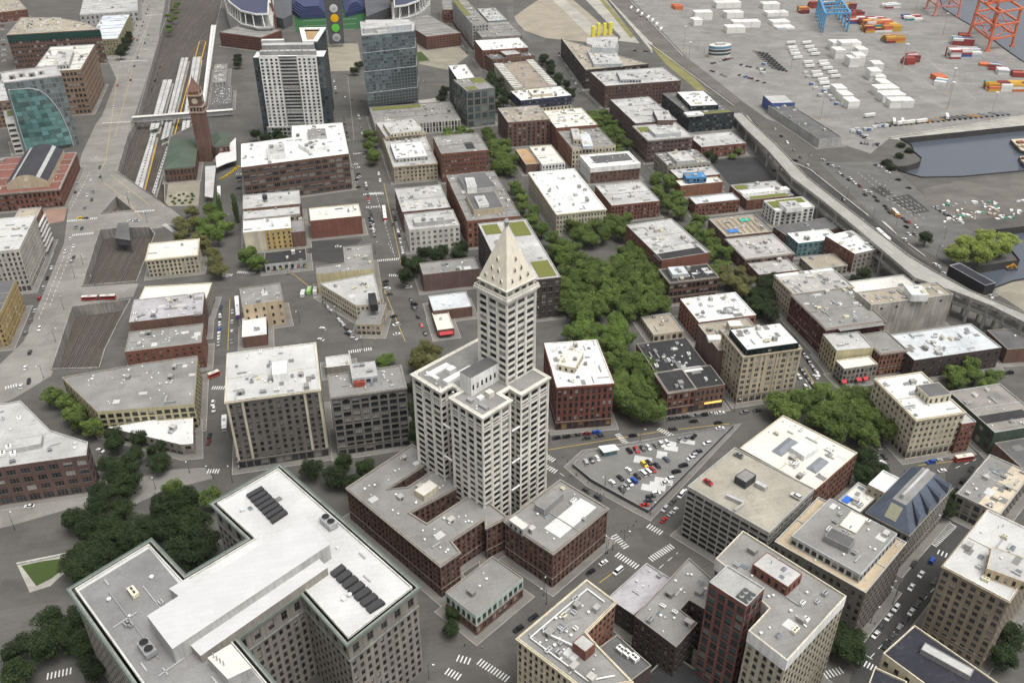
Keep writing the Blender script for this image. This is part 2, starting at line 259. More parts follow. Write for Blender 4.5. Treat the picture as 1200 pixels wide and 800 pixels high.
('brick_building','building','back half of a purple brick block with rooftop air units',[[297.0,753.0],[337.6,753.0],[337.6,824.9],[297.0,824.9]],20.7,'bpurple','lgrey',5,3.4,{"ww":0.5,"wh":0.55,"ph":[[[[315.1,745.2],[329.2,742.1],[335.5,770.3],[321.4,773.5]],4.0,"bpurple","lgrey"]],"cl":1.0},'b33a'),
('brick_building','building','purple brick corner block with a planted deck and grey railings on its roof',[[292.1,707.9],[334.3,707.9],[334.3,747.1],[292.1,747.1]],20.7,'bpurple','lgrey',5,3.6,{"ww":0.6,"wh":0.55,"cor":1.0,"ph":[[[[301.1,714.3],[325.0,714.3],[325.0,732.4],[301.1,732.4]],2.5,"silver","lgrey"]],"green":5.0,"cl":0.6},'b33b'),
('office_building','building','dark steel and glass office block with a white penthouse roof',[[358.5,772.2],[404.4,772.2],[404.4,842.3],[358.5,842.3]],17.2,'charcoal','dgrey',5,3.5,{"ww":0.75,"wh":0.7,"ph":[[[[365.1,786.3],[392.9,783.6],[397.1,828.7],[369.3,831.3]],4.0,"glass","white"],[[[355.0,769.4],[371.9,769.4],[371.9,779.1],[355.0,779.1]],1.0,"white","white"]],"green":6.0,"cl":0.2},'b34'),
('brick_warehouse','building','low red brick building with a long pale roof beside the elevated road',[[342.9,706.5],[386.0,706.5],[386.0,738.4],[342.9,738.4]],10.9,'brick','lgrey',2,4.5,{"ww":0.4,"cl":0.5},'b35'),
('flat_roofed_building','building','grey flat roofed building with open air ducts near the black lot',[[293.6,663.6],[332.2,663.6],[332.2,694.3],[293.6,694.3]],14.0,'stone','grey',3,4.0,{"ww":0.5,"cl":1.4,"ph":[[[[302.0,665.3],[319.1,665.3],[319.1,687.7],[302.0,687.7]],2.5,"lgrey","lgrey"]]},'b36a'),
('flat_roofed_building','building','grey roofed building with a bright blue rooftop room',[[294.9,643.8],[332.3,643.8],[332.3,669.8],[294.9,669.8]],11.0,'brick','lgrey',2,4.0,{"ww":0.4,"cl":0.4,"ph":[[[[297.9,634.6],[314.5,632.3],[316.1,643.4],[299.5,645.8]],3.5,"blue","blue"]]},'b36b'),
('brick_building','building','blank orange brick building with a cream roof by the leafy street',[[291.7,630.4],[328.8,630.4],[328.8,641.6],[291.7,641.6]],10.1,'brickor','cream',2,4.0,{"nowin":[0],"cl":0.6},'b36c'),
('brick_building','building','brick building with arched windows and a silver roof left of the elevated road',[[288.6,593.3],[325.7,593.3],[325.7,607.1],[288.6,607.1]],10.5,'brick','silver',3,2.8,{"ww":0.5,"wh":0.55,"arch":1.0,"cl":0.3},'b38'),
('brick_building','building','brick building with white strip roofs and a roof terrace with umbrellas',[[332.3,593.9],[372.7,593.9],[372.7,625.2],[332.3,625.2]],9.0,'brick','lgrey',3,2.8,{"ww":0.5,"ph":[[[[332.7,603.4],[374.0,603.4],[374.0,609.7],[332.7,609.7]],1.2,"white","white"]],"green":7.0,"cl":0.6},'b39'),
('apartment_building','building','white modern apartment block with a grassy roof and big side windows',[[340.5,563.7],[373.2,563.7],[373.2,583.3],[340.5,583.3]],12.4,'white','white',4,4.5,{"ww":0.55,"wh":0.6,"green":8.0,"ph":[[[[346.8,559.2],[360.5,559.2],[360.5,571.7],[346.8,571.7]],3.0,"white","lgrey"]]},'b40'),
('workshop_building','building','low dark building with four parallel roof bays behind the teal building',[[333.1,527.9],[383.1,534.3],[380.7,553.0],[330.7,546.6]],8.0,'bbrown','dgrey',2,5.0,{"nowin":[0],"cl":0.3,"bays":4.0},'b41'),
('office_building','building','teal panelled three storey building with a white roof',[[331.8,512.2],[364.4,512.2],[364.4,528.9],[331.8,528.9]],10.8,'teal','white',3,4.0,{"ww":0.5,"wh":0.5,"cl":0.5},'b42a'),
('brick_building','building','stone fronted building with a white roof and curved skylights by the viaduct',[[356.7,481.6],[379.6,485.3],[374.7,515.5],[351.8,511.7]],14.7,'stone','white',4,3.6,{"ww":0.5,"wh":0.5,"sidew":"brick","cl":0.8},'b42b'),
('flat_roofed_building','building','low building with a tan courtyard roof beside the teal block',[[327.7,482.2],[353.8,482.2],[353.8,500.6],[327.7,500.6]],6.0,'stone','tanroof',2,4.0,{"ww":0.5,"cl":0.4},'b42c'),
('gutted_building','building','roofless building under repair with blue and green tarps',[[285.6,531.9],[321.3,531.9],[321.3,562.8],[285.6,562.8]],12.0,'bbrown','tanroof',3,4.0,{"ww":0.5,"cl":0.5,"tarps":1.0},'b43a'),
('flat_roofed_building','building','long brick building with streaked pale grey roof strips',[[284.5,498.6],[321.3,498.6],[321.3,530.2],[284.5,530.2]],11.0,'bbrown','streak',3,4.0,{"ww":0.5,"cl":1.0,"cor":1.0},'b43b'),
('flat_roofed_building','building','brick building with a blotched pale roof facing the leafy junction',[[286.1,480.8],[316.3,480.8],[316.3,501.1],[286.1,501.1]],7.8,'brick','streak',2,4.0,{"ww":0.5,"cl":0.6},'b43c'),
('brick_warehouse','building','long row of joined brick buildings with pale patched roofs beside the tree filled square',[[222.5,497.8],[258.4,500.8],[253.5,558.0],[217.7,555.0]],18.0,'brick','lgrey',4,3.5,{"ww":0.35,"nowin":[0],"cl":0.7,"ph":[[[[220.5,497.6],[255.6,500.9],[254.7,511.0],[219.6,507.7]],0.4,"black","black"]]},'b44'),
('office_building','building','low brown building with a black roof and rooftop ducts at the square',[[217.4,470.4],[250.9,470.4],[250.9,489.0],[217.4,489.0]],16.3,'bbrown','black',3,3.0,{"ww":0.8,"wh":0.5,"cor":1.0,"cl":0.8,"ph":[[[[221.3,476.2],[232.0,475.3],[232.9,486.0],[222.2,486.9]],2.0,"silver","silver"]]},'b45'),
('brick_building','building','orange and brown brick block with a bright white speckled roof',[[216.8,422.7],[254.2,422.7],[254.2,451.7],[216.8,451.7]],14.6,'brickor','white',4,4.0,{"ww":0.45,"wh":0.6,"cl":1.4},'b46'),
('shop_building','building','small low building with a two tone tan roof among black roofs',[[190.9,428.5],[210.4,428.5],[210.4,450.5],[190.9,450.5]],6.0,'tan','tanroof',1,4.0,{"ww":0.6,"cl":0.5},'b47'),
('brick_building','building','short brick row with arched windows and a black roof',[[171.0,358.0],[186.8,358.0],[186.8,376.9],[171.0,376.9]],16.0,'brick','black',3,3.0,{"ww":0.6,"wh":0.6,"arch":1.0,"cor":1.0,"cl":0.4,"gf":1.0},'b48a'),
('brick_building','building','brick shop row with a lit sign under a black roof',[[187.2,358.1],[203.9,358.1],[203.9,377.5],[187.2,377.5]],15.5,'bbrown','black',3,3.0,{"ww":0.5,"gf":1.0,"cl":0.5,"ph":[[[[182.3,374.7],[198.6,374.7],[198.6,378.9],[182.3,378.9]],0.3,"white","white"]],"sign":1.0},'b48b'),
('flat_roofed_building','building','wide low building with a black patched roof behind the arched brick row',[[173.7,382.1],[204.4,382.1],[204.4,412.8],[173.7,412.8]],12.0,'bbrown','black',2,4.0,{"nowin":[0],"cl":1.2},'b48c'),
('stone_office_building','building','tall tan stone office block with a white penthouse and roof garden',[[212.7,359.3],[246.4,359.3],[246.4,385.0],[212.7,385.0]],31.8,'tan','grey',8,3.7,{"ww":0.62,"wh":0.6,"gf":1.0,"cor":1.0,"ph":[[[[214.1,359.2],[244.3,359.2],[244.3,380.4],[214.1,380.4]],3.5,"glass","white"]],"green":9.0,"cl":0.2,"pier":1.0},'b49'),
('brick_building','building','purple brick building with mixed white and tan roofs behind the tall tan block',[[209.5,381.0],[241.2,381.0],[241.2,409.4],[209.5,409.4]],22.0,'bpurple','tanroof',5,4.0,{"nowin":[0,3],"cl":1.0,"ph":[[[[207.9,390.7],[215.8,389.5],[216.6,394.8],[208.8,396.0]],1.0,"white","white"],[[[223.4,397.2],[231.2,395.9],[232.2,402.3],[224.5,403.6]],4.0,"cream","white"]]},'b49b'),
('stone_building','building','tan arcaded building with a white parapet edge and duct loops on its roof',[[284.9,434.3],[326.1,434.3],[326.1,459.7],[284.9,459.7]],18.8,'tan','streak',5,3.0,{"ww":0.6,"wh":0.65,"cor":1.0,"cl":1.0,"ph":[[[[284.0,455.3],[324.3,455.3],[324.3,458.5],[284.0,458.5]],1.0,"white","white"]]},'b50a'),
('brick_building','building','long maroon brick block with a sunken roof deck of chairs',[[282.8,392.1],[321.9,392.1],[321.9,433.6],[282.8,433.6]],19.0,'maroon','grey',5,2.6,{"ww":0.55,"wh":0.6,"cor":1.0,"cl":1.0,"ph":[[[[289.9,388.4],[319.4,388.4],[319.4,429.4],[289.9,429.4]],0.6,"grey","grey"]]},'b50b'),
('flat_roofed_building','building','low building with a wide off white roof beside the elevated road',[[327.6,432.1],[371.4,432.1],[371.4,447.1],[327.6,447.1]],15.0,'stone','offwhite',3,4.0,{"nowin":[0],"cl":0.2},'b51'),
('warehouse','building','stained white and grey warehouse with peeling graffiti walls by the viaduct',[[319.6,405.0],[375.8,405.0],[375.8,421.4],[319.6,421.4]],22.6,'weathered','tanroof',5,5.0,{"ww":0.35,"wh":0.3,"toponly":1.0,"cl":0.8,"ph":[[[[345.4,404.2],[355.6,401.9],[358.1,412.9],[347.9,415.3]],4.0,"white","white"]]},'b52'),
('stone_building','building','yellow fronted building with a pale grey roof between maroon and orange brick',[[279.3,373.4],[301.6,371.5],[303.1,389.5],[280.8,391.3]],16.0,'yellowpale','lgrey',4,3.0,{"ww":0.55,"wh":0.6,"nowin":[0],"cl":0.4},'b53a'),
('brick_building','building','orange brick corner building with bay windows',[[302.6,365.6],[319.6,365.6],[319.6,386.7],[302.6,386.7]],15.5,'brickor','grey',4,2.6,{"ww":0.55,"wh":0.6,"cor":1.0,"cl":0.2},'b53b'),
('stone_building','building','low grey stone building with a curved corner and cream roof above red awnings',[[278.1,361.8],[299.3,361.8],[299.3,370.7],[278.1,370.7]],11.4,'stone','cream',3,2.8,{"ww":0.6,"wh":0.55,"gf":1.0,"cl":0.1,"redawn":1.0},'b53c'),
('brick_warehouse','building','wide dark brick warehouse with a two part pale grey roof',[[318.7,357.1],[375.6,357.1],[375.6,384.3],[318.7,384.3]],13.9,'bdark','silver',3,5.0,{"ww":0.3,"wh":0.35,"cl":1.2},'b54'),
('brick_warehouse','building','dark roofed building at the right end of the wide brick warehouse',[[382.6,359.5],[403.0,357.1],[405.5,378.5],[385.1,380.9]],10.0,'bbrown','dgrey',2,5.0,{"nowin":[0],"cl":0.3},'b54b'),
('stone_office_building','building','cream stone corner block with a white roof and bold cornice',[[275.3,296.0],[302.9,296.0],[302.9,332.2],[275.3,332.2]],25.3,'cream2','white',6,3.2,{"ww":0.5,"wh":0.5,"cor":1.0,"gf":1.0,"cl":0.8,"ph":[[[[288.3,306.2],[301.1,306.2],[301.1,317.0],[288.3,317.0]],4.0,"cream","dgrey"]]},'b55'),
('brick_building','building','narrow red brick building right of the cream corner block',[[301.7,294.4],[309.9,294.4],[309.9,301.9],[301.7,301.9]],19.0,'brick','lgrey',5,2.6,{"ww":0.5,"wh":0.5,"cl":0.4},'b55b'),
('parking_building','building','dark green walled building with a stained grey roof and open courtyards',[[318.6,289.8],[350.1,289.8],[350.1,326.3],[318.6,326.3]],14.0,'dgreen','stained',2,6.0,{"nowin":[0],"cl":0.6,"ph":[[[[318.2,297.8],[346.1,297.8],[346.1,304.2],[318.2,304.2]],0.3,"black","black"]]},'b56'),
('brick_building','building','brown brick building with a grey roof at the right edge',[[318.5,267.9],[337.3,267.9],[337.3,287.9],[318.5,287.9]],9.0,'bbrown','dgrey',2,4.0,{"nowin":[0,3],"cl":0.3},'b57'),
('brick_building','building','red brick building with a broad cream white roof and two long skylights',[[205.1,266.7],[237.9,285.6],[217.6,320.9],[184.8,302.0]],20.0,'brick','cream',5,3.4,{"ww":0.5,"wh":0.6,"cl":0.7,"sky":[[[199.0,296.6],[201.7,292.0],[214.4,299.5],[211.7,304.1]],[[208.8,281.5],[211.3,277.1],[221.2,282.8],[218.7,287.2]]],"ph":[[[[206.9,293.9],[209.9,286.4],[219.6,290.4],[216.5,297.8]],2.5,"white","white"]]},'b58'),
('stone_office_building','building','dark stone block with a tan roof terrace round a grey penthouse',[[165.5,232.8],[186.6,199.8],[217.7,219.7],[196.6,252.7]],30.0,'stonedark','terrace',7,3.0,{"ww":0.5,"wh":0.6,"cl":0.2,"ph":[[[[171.3,230.5],[186.9,205.3],[213.5,221.6],[198.0,246.9]],4.0,"silver","grey"],[[[182.1,224.6],[188.0,216.4],[193.1,220.2],[187.2,228.3]],7.0,"grey","dgrey"],[[[192.8,231.0],[196.8,225.2],[206.2,231.7],[202.2,237.5]],4.6,"cream","cream"]]},'b61'),
('brick_tower_block','building','tall white topped brick apartment block with cream air units on its roof',[[126.0,180.6],[132.8,166.5],[166.3,186.5],[145.1,224.7],[129.0,213.8],[130.8,209.6],[137.4,187.8]],48.3,'creambrick','grey',13,3.0,{"ww":0.5,"wh":0.55,"cl":0.8,"ph":[[[[145.8,191.7],[153.8,196.2],[146.5,209.0],[138.6,204.6]],4.0,"brick","lgrey"]],"whitetop":1.0},'b62'),
('glass_tower_block','building','slim dark glass and red brick tower with round fans on top',[[118.0,197.4],[125.9,184.4],[135.6,190.4],[127.6,203.3]],56.0,'glassbrick','lgrey',13,3.6,{"ww":0.7,"wh":0.7,"cl":0.1,"fans":[128.2,188.7]},'b62b'),
('flat_roofed_building','building','low building with a lavender grey roof at the near crossing',[[96.5,235.7],[103.6,224.7],[125.5,238.8],[118.4,249.8]],12.0,'bdark','lavender',3,4.0,{"ww":0.4,"cl":0.8},'b63a'),
('brick_building','building','dark brick building with a grey roof a light well and small skylights',[[99.4,214.8],[109.2,197.5],[121.2,206.0],[117.5,213.5],[122.5,217.2],[126.6,211.4],[136.5,222.7],[131.2,237.8]],24.0,'bdark','grey',6,3.0,{"ww":0.4,"wh":0.5,"cl":1.4},'b63b'),
('flat_roofed_building','building','low building with a plain black roof at the lower edge',[[106.9,180.4],[123.5,190.9],[112.6,208.0],[96.0,197.5]],8.0,'bdark','black',2,4.0,{"nowin":[0,1,2,3],"cl":0.0},'b64'),
('hotel_building','building','ornate cream and brick hotel with white pipes along its roof',[[51.7,207.2],[68.9,181.2],[85.1,180.8],[78.1,197.9],[76.1,204.1],[91.2,214.7],[83.9,227.5]],34.0,'cream2','grey',9,2.6,{"ww":0.5,"wh":0.55,"cor":1.0,"cl":1.6,"ph":[[[[69.2,197.7],[72.3,192.7],[76.8,195.4],[73.7,200.5]],4.0,"brick","lgrey"]],"pipes":1.0,"side":"brickor"},'b65'),
('flat_roofed_building','building','low dark roof with three white air units inside the hotel court',[[80.8,205.0],[88.4,189.0],[98.3,193.7],[90.7,209.7]],22.0,'bdark','dgrey',5,4.0,{"nowin":[0,1],"cl":0.0,"acs":[[89.7,202.7],[91.3,200.4],[93.3,198.0]]},'b65b'),
('brick_office_building','building','red brown brick block with arcaded windows and a busy grey and white roof',[[63.9,279.2],[79.1,256.2],[109.7,276.4],[94.6,299.4]],20.8,'bterra','grey',6,2.9,{"ww":0.5,"wh":0.6,"arch":1.0,"cor":1.0,"cl":0.4,"ph":[[[[79.4,271.7],[84.4,264.4],[105.2,278.6],[100.2,285.9]],0.5,"white","white"],[[[64.8,276.4],[69.3,269.0],[72.9,271.2],[68.3,278.6]],3.0,"lgrey","offwhite"],[[[78.1,283.0],[81.3,278.6],[92.5,287.0],[89.2,291.3]],3.0,"grey","grey"]]},'b66'),
('shop_building','building','small mint green building with a plain grey roof and brick ground floor',[[33.0,254.1],[42.8,239.1],[65.8,254.2],[56.0,269.1]],11.6,'mint','grey',2,3.0,{"ww":0.65,"wh":0.6,"low":"brick","cl":0.3},'b67'),
('brick_office_building','building','dark brick building with three roof wings round narrow light courts',[[-0.9,318.4],[32.6,261.8],[41.7,267.3],[39.2,274.6],[56.5,284.8],[55.6,279.0],[65.7,283.1],[55.1,302.0],[30.9,287.1],[24.4,295.8],[52.2,309.3],[41.3,322.3],[26.3,312.5],[16.9,313.3],[40.0,328.9],[32.6,342.5]],19.3,'bterra','grey',6,2.7,{"ww":0.5,"wh":0.55,"cl":1.6,"cor":1.0,"vents":1.0,"ph":[[[[28.6,306.8],[32.0,301.9],[39.6,307.2],[36.3,312.1]],2.5,"cream","cream"]]},'b68'),
('brick_building','building','wide low block with a vent dotted grey roof and yellow rear wall',[[-144.1,448.5],[-121.0,411.1],[-72.8,406.3],[-73.6,453.7],[-102.4,452.8],[-125.8,450.4]],15.6,'yellowpale','grey',4,4.0,{"ww":0.7,"wh":0.6,"cl":1.2,"vents":1.0},'b70'),
('flat_roofed_building','building','low triangular building with a bright white roof behind street trees',[[-117.2,407.6],[-79.3,384.1],[-73.5,383.5],[-75.0,409.4]],7.4,'stone','white',2,4.0,{"ww":0.5,"gf":1.0,"raw":1.0,"cl":0.5},'b70b'),
('brick_office_building','building','dark brown brick office with a swept grey roof at the left edge',[[-167.3,366.2],[-118.0,366.2],[-118.8,376.6],[-138.2,390.6],[-157.6,420.5],[-163.0,419.6],[-180.3,421.3]],22.4,'bbrown2','lgrey',4,6.0,{"ww":0.7,"wh":0.55,"gf":1.0,"cl":0.3,"acs":[[-156.4,376.2],[-154.6,380.6],[-151.6,375.0]],"ph":[[[[-152.1,376.5],[-139.5,377.6],[-140.1,385.2],[-152.8,384.1]],2.0,"lgrey","lgrey"]]},'b71'),
('brick_building','building','red brick block with a grey speckled roof beside the rail cutting',[[-113.3,464.7],[-71.6,464.7],[-71.6,486.8],[-113.3,486.8]],17.0,'brick','grey',5,4.0,{"ww":0.35,"wh":0.4,"cl":1.3,"vents":1.0},'b72a'),
('brick_building','building','lavender roofed building joined behind the red brick block',[[-115.1,499.9],[-73.0,499.9],[-73.0,527.7],[-115.1,527.7]],16.0,'bbrown','lavender',4,4.0,{"nowin":[0],"cl":1.4},'b72b'),
('flat_roofed_building','building','building with a plain cream white roof next to the cream arcaded block',[[-113.9,529.6],[-72.0,524.7],[-69.6,545.2],[-111.5,550.1]],13.0,'stone','cream',3,4.0,{"nowin":[0],"cl":0.0},'b72c'),
('stone_building','building','cream three storey block with rows of arched windows by the rail cutting',[[-114.4,587.3],[-81.0,587.3],[-81.0,613.6],[-114.4,613.6]],13.6,'cream2','cream',4,2.8,{"ww":0.6,"wh":0.65,"arch":1.0,"cor":1.0,"cl":0.3},'b73'),
('rendered_building','building','peach rendered building with two rows of small windows',[[-49.4,501.3],[-24.5,503.3],[-26.3,526.4],[-51.3,524.4]],17.5,'peach','grey',3,5.0,{"ww":0.3,"wh":0.4,"cl":1.0},'b74'),
('shop_building','building','small building with a white roof in front of the peach building',[[-50.7,480.5],[-36.4,480.5],[-36.4,503.1],[-50.7,503.1]],8.0,'bbrown','white',2,4.0,{"nowin":[0],"cl":0.5},'b74b'),
('hotel_building','building','eleven storey grey brick hotel with cream pilasters and a wide white roof',[[-51.7,366.8],[-7.5,366.8],[-7.5,410.0],[-51.7,410.0]],41.7,'stonebrick','whitedirty',11,3.6,{"ww":0.45,"wh":0.5,"cor":2.0,"gf":1.0,"cl":1.4,"ph":[[[[-29.2,378.4],[-22.2,378.4],[-22.2,389.9],[-29.2,389.9]],4.0,"white","white"]]},'b75'),
('stone_office_building','building','eight storey dark stone office with a grid of wide arched top windows',[[-2.8,365.8],[33.9,365.8],[33.9,386.1],[-2.8,386.1]],36.5,'stonegrid','grey',9,4.6,{"ww":0.78,"wh":0.6,"cl":0.8,"cor":1.0,"arch":1.0,"ph":[[[[8.4,374.3],[21.1,374.3],[21.1,387.7],[8.4,387.7]],3.5,"silver","lgrey"],[[[8.9,372.4],[14.6,372.4],[14.6,376.9],[8.9,376.9]],2.0,"redpaint","redpaint"]]},'b76'),
('shop_building','building','low white roofed triangular building behind the dark stone office',[[-3.6,438.8],[10.6,438.8],[10.6,450.2],[-3.6,450.2]],6.0,'stone','whitedirty',2,4.0,{"nowin":[0],"cl":0.5},'b76b'),
('stone_office_building','building','pale nine storey office with window columns at the left edge',[[-221.9,586.4],[-189.1,586.4],[-189.1,640.5],[-221.9,640.5]],31.0,'stonepale','whitedirty',8,3.0,{"ww":0.5,"wh":0.6,"gf":1.0,"cl":0.6},'b77'),
('apartment_building','building','red brick apartment block with stacked white balconies',[[-204.9,637.3],[-189.7,637.3],[-189.7,662.2],[-204.9,662.2]],28.0,'brick','tanroof',7,3.4,{"ww":0.6,"wh":0.5,"balc":1.0,"cl":0.5},'b77b'),
('panel_building','building','yellow building with square blue and white panels at the left edge',[[-203.2,514.5],[-188.4,514.5],[-188.4,561.9],[-203.2,561.9]],21.8,'yellow','dgrey',6,2.6,{"ww":0.55,"wh":0.55,"panel":1.0,"cl":0.2},'b78'),
('flat_roofed_building','building','low building with half grey half rusty cream roof near the right edge',[[272.6,256.0],[282.9,239.5],[316.6,260.4],[306.3,277.0]],12.8,'stone','rusty',3,4.0,{"ww":0.65,"wh":0.6,"gf":1.0,"cl":1.6,"ph":[[[[272.2,256.6],[277.2,247.9],[311.5,267.5],[306.5,276.3]],0.3,"grey","grey"]]},'b81'),
('hotel_building','building','tall tan brick block with a broad white roof at the right edge',[[217.2,198.9],[229.9,178.1],[267.3,201.1],[254.6,221.8]],38.0,'tanbrick','whitedirty',10,3.4,{"ww":0.55,"wh":0.55,"cor":1.0,"cl":0.6,"ph":[[[[229.0,190.9],[238.9,180.8],[248.3,190.1],[238.3,200.2]],4.0,"peach","lgrey"]]},'b82'),
('office_building','building','building with cream parapets round a navy roof at the lower right corner',[[166.5,163.2],[179.5,134.8],[196.8,142.7],[183.8,171.1]],46.0,'cream2','navyroof',10,4.0,{"ww":0.4,"wh":0.45,"cl":0.0,"ph":[[[[178.7,160.7],[187.8,147.5],[190.8,149.6],[181.8,162.8]],1.5,"grey","lgrey"]]},'b83'),
('office_building','building','lower cream parapet corner at the bottom edge beside the navy roof',[[156.3,154.8],[163.4,147.3],[169.2,152.8],[162.1,160.3]],44.0,'cream2','navyroof',10,4.0,{"nowin":[0,1,2,3],"cl":0.0},'b83b'),
('brick_office_building','building','long brick office block with green glass top storeys at the upper left',[[-313.8,1155.5],[-214.3,1159.1],[-236.0,1199.5],[-274.7,1234.6],[-315.7,1244.4]],38.6,'bbrown','tanroof',7,3.6,{"ww":0.7,"wh":0.5,"topglass":1.0,"cl":0.4,"ph":[[[[-295.9,1165.6],[-256.7,1173.5],[-266.5,1221.9],[-305.7,1214.0]],2.0,"offwhite","tanroof"]]},'a1'),
('brick_office_building','building','tan framed brick office block with a pale roof beside the wide avenue',[[-249.7,966.1],[-205.2,966.1],[-205.2,1064.2],[-249.7,1064.2]],44.5,'tanframe','offwhite',8,3.6,{"ww":0.7,"wh":0.55,"cl":0.3,"ph":[[[[-230.8,971.2],[-216.0,972.4],[-220.4,1028.0],[-235.2,1026.8]],4.0,"lgrey","lgrey"]]},'a2'),
('office_building','building','pale flat roofed wing left of the curved glass building',[[-286.0,940.2],[-269.2,941.8],[-279.2,1046.3],[-296.0,1044.7]],26.0,'tanframe','lgrey',6,4.0,{"ww":0.7,"wh":0.5,"cl":0.4},'a3l'),
('office_building','building','small white framed block with dark strip windows by the glass sail',[[-255.1,861.0],[-241.7,864.6],[-250.9,898.7],[-264.4,895.1]],30.3,'offwhite','lgrey',6,9.0,{"ww":0.85,"wh":0.45,"cl":0.0,"green":10.0},'a3g'),
('office_building','building','office with a smooth pale blue roof and olive sides beside the avenue',[[-237.0,1192.3],[-203.1,1192.3],[-203.1,1323.2],[-237.0,1323.2]],19.5,'olive','palebluer',6,3.4,{"ww":0.5,"wh":0.5,"cl":0.1},'a5'),
('warehouse','building','very large pale flat roof at the top edge beside the avenue',[[-272.7,1361.0],[-199.3,1368.4],[-217.7,1548.7],[-291.0,1541.3]],14.0,'lgrey','lgrey',2,6.0,{"ww":0.4,"cl":0.8},'a5b'),
('brick_building','building','small red brick building at the top left corner',[[-382.4,1401.7],[-348.6,1413.9],[-382.0,1506.2],[-415.7,1494.0]],14.0,'brick','tanroof',3,4.0,{"ww":0.5,"cl":0.5},'a6'),
('parking_garage','parking garage','red brick parking garage with dark bays left of the stadium tower',[[-85.6,1206.3],[-35.1,1167.5],[-10.0,1200.1],[-60.4,1238.9]],17.0,'brick','grey',5,4.0,{"void":1.0,"ww":0.7,"wh":0.5,"cl":0.0},'garage_left'),
('brick_building','building','dark red brick corner block with arched ground floor bays and a white roof',[[110.1,360.0],[139.7,356.8],[144.2,398.9],[114.7,402.1]],27.8,'maroonred','white',6,2.9,{"ww":0.5,"wh":0.6,"gf":1.0,"arch":1.0,"cor":1.0,"cl":0.9,"ph":[[[[114.7,376.1],[122.8,370.5],[131.6,383.4],[123.5,389.0]],3.0,"cream","cream"]]},'interurban'),
('stone_building','building','small white roofed block left of the slate roofed building',[[230.3,264.4],[234.5,257.3],[246.8,264.6],[242.6,271.7]],20.0,'tan','white',5,3.0,{"ww":0.4,"cl":0.5},'b60a'),
('flat_roofed_building','building','low cluttered roofs with a blue tarp between brick and slate roofed buildings',[[215.1,262.8],[220.5,253.3],[236.3,262.3],[230.9,271.8]],15.0,'stone','offwhite',4,3.0,{"ww":0.4,"cl":2.0,"tarp2":1.0},'b60b'),
('parking_garage','parking garage','large concrete parking garage with slatted sides and cars on its tan roof',[[144.5,272.4],[166.0,238.0],[197.8,257.9],[176.3,292.3]],29.8,'concrete','garageroof',9,4.4,{"ww":0.86,"wh":0.5,"void":1.0,"cl":0.0,"ph":[[[[165.6,270.4],[168.3,265.2],[175.0,268.7],[172.3,273.8]],3.2,"charcoal","grey"],[[[157.6,261.8],[162.6,255.8],[164.1,257.0],[159.0,263.0]],1.2,"lgrey","lgrey"],[[[157.6,252.4],[163.4,255.4],[163.0,256.1],[157.2,253.1]],1.2,"lgrey","lgrey"],[[[173.1,266.1],[175.9,261.7],[178.2,263.1],[175.4,267.6]],1.6,"lgrey","lgrey"]]},'garage'),
('parking_deck','parking deck','low triangular parking deck full of cars at the central junction',[[110.3,329.6],[115.8,316.3],[129.5,296.9],[135.1,289.3],[202.4,340.3],[120.1,337.5]],2.2,'dgrey','deckroof',1,5.0,{"nowin":[0,1,2,3,4,5],"cl":0.0,"patches":8.0},'deck'),
('stone_building','building','stone building under a steep slate blue roof with long dormers',[[218.9,247.4],[228.7,231.0],[265.1,252.7],[255.3,269.1]],21.0,'stone','dgrey',6,2.6,{"ww":0.5,"wh":0.55,"cor":1.0,"cl":0.0,"slate":1.0},'slate'),
('warehouse','building','long low building with a brown saw edged roof and skylight ribs',[[220.7,909.2],[266.6,909.2],[266.6,1011.7],[220.7,1011.7]],12.0,'cream','brownroof',3,4.0,{"ww":0.4,"cl":0.3,"ribs":1.0},'saw'),
('brick_station','station','red brick station with a dark vaulted roof and pale cornices',[[-254.3,728.6],[-192.4,728.6],[-192.4,811.1],[-254.3,811.1]],15.0,'brick','redroof',3,3.4,{"ww":0.5,"wh":0.6,"cor":1.0,"cl":0.2,"fixh":1.0},'union'),
('brick_station','station','red brick train station hall under a green hipped roof',[[-116.6,760.4],[-92.6,760.4],[-92.6,831.6],[-116.6,831.6]],12.4,'bterra','dgrey',2,3.0,{"ww":0.6,"wh":0.6,"arch":1.0,"cor":1.0,"cl":0.0,"hip":1.0},'hallbase'),
('station_wing','station','small green roofed wing right of the brick clock tower',[[-76.9,804.5],[-65.0,806.1],[-69.3,837.6],[-81.1,836.0]],13.0,'bterra','dgrey',2,3.0,{"ww":0.5,"cor":1.0,"cl":0.0,"hip":1.0},'hallwing'),
('warehouse','warehouse','long low dock warehouse with a dark roof and ribbed pale sides',[[459.6,707.2],[482.7,707.2],[482.7,807.6],[459.6,807.6]],8.0,'lgrey','dgrey',1,5.0,{"nowin":[0,3],"cl":0.2},'portshed'),
('workshop_building','building','blue trimmed shed end with a pale roof beside the dock warehouse',[[461.6,805.1],[485.5,801.9],[489.0,827.6],[465.1,830.9]],11.0,'blue2','lgrey',2,6.0,{"nowin":[0,3],"cl":0.0},'portgable'),
('pier_shed','shed','long black roofed pier shed beside the elevated road',[[423.7,432.0],[433.0,433.5],[428.1,464.2],[418.7,462.7]],8.0,'black','navyroof',1,8.0,{"nowin":[0,1,3],"cl":0.0},'piershed'),
('parking_garage','parking garage','red brick parking structure with dark bays right of the blue glass tower',[[162.8,1128.1],[207.6,1137.8],[184.6,1244.1],[139.7,1234.4]],16.0,'brick','grey',5,4.0,{"ww":0.7,"wh":0.55,"void":1.0,"cl":0.0,"h18":1.0},'stagar2'),
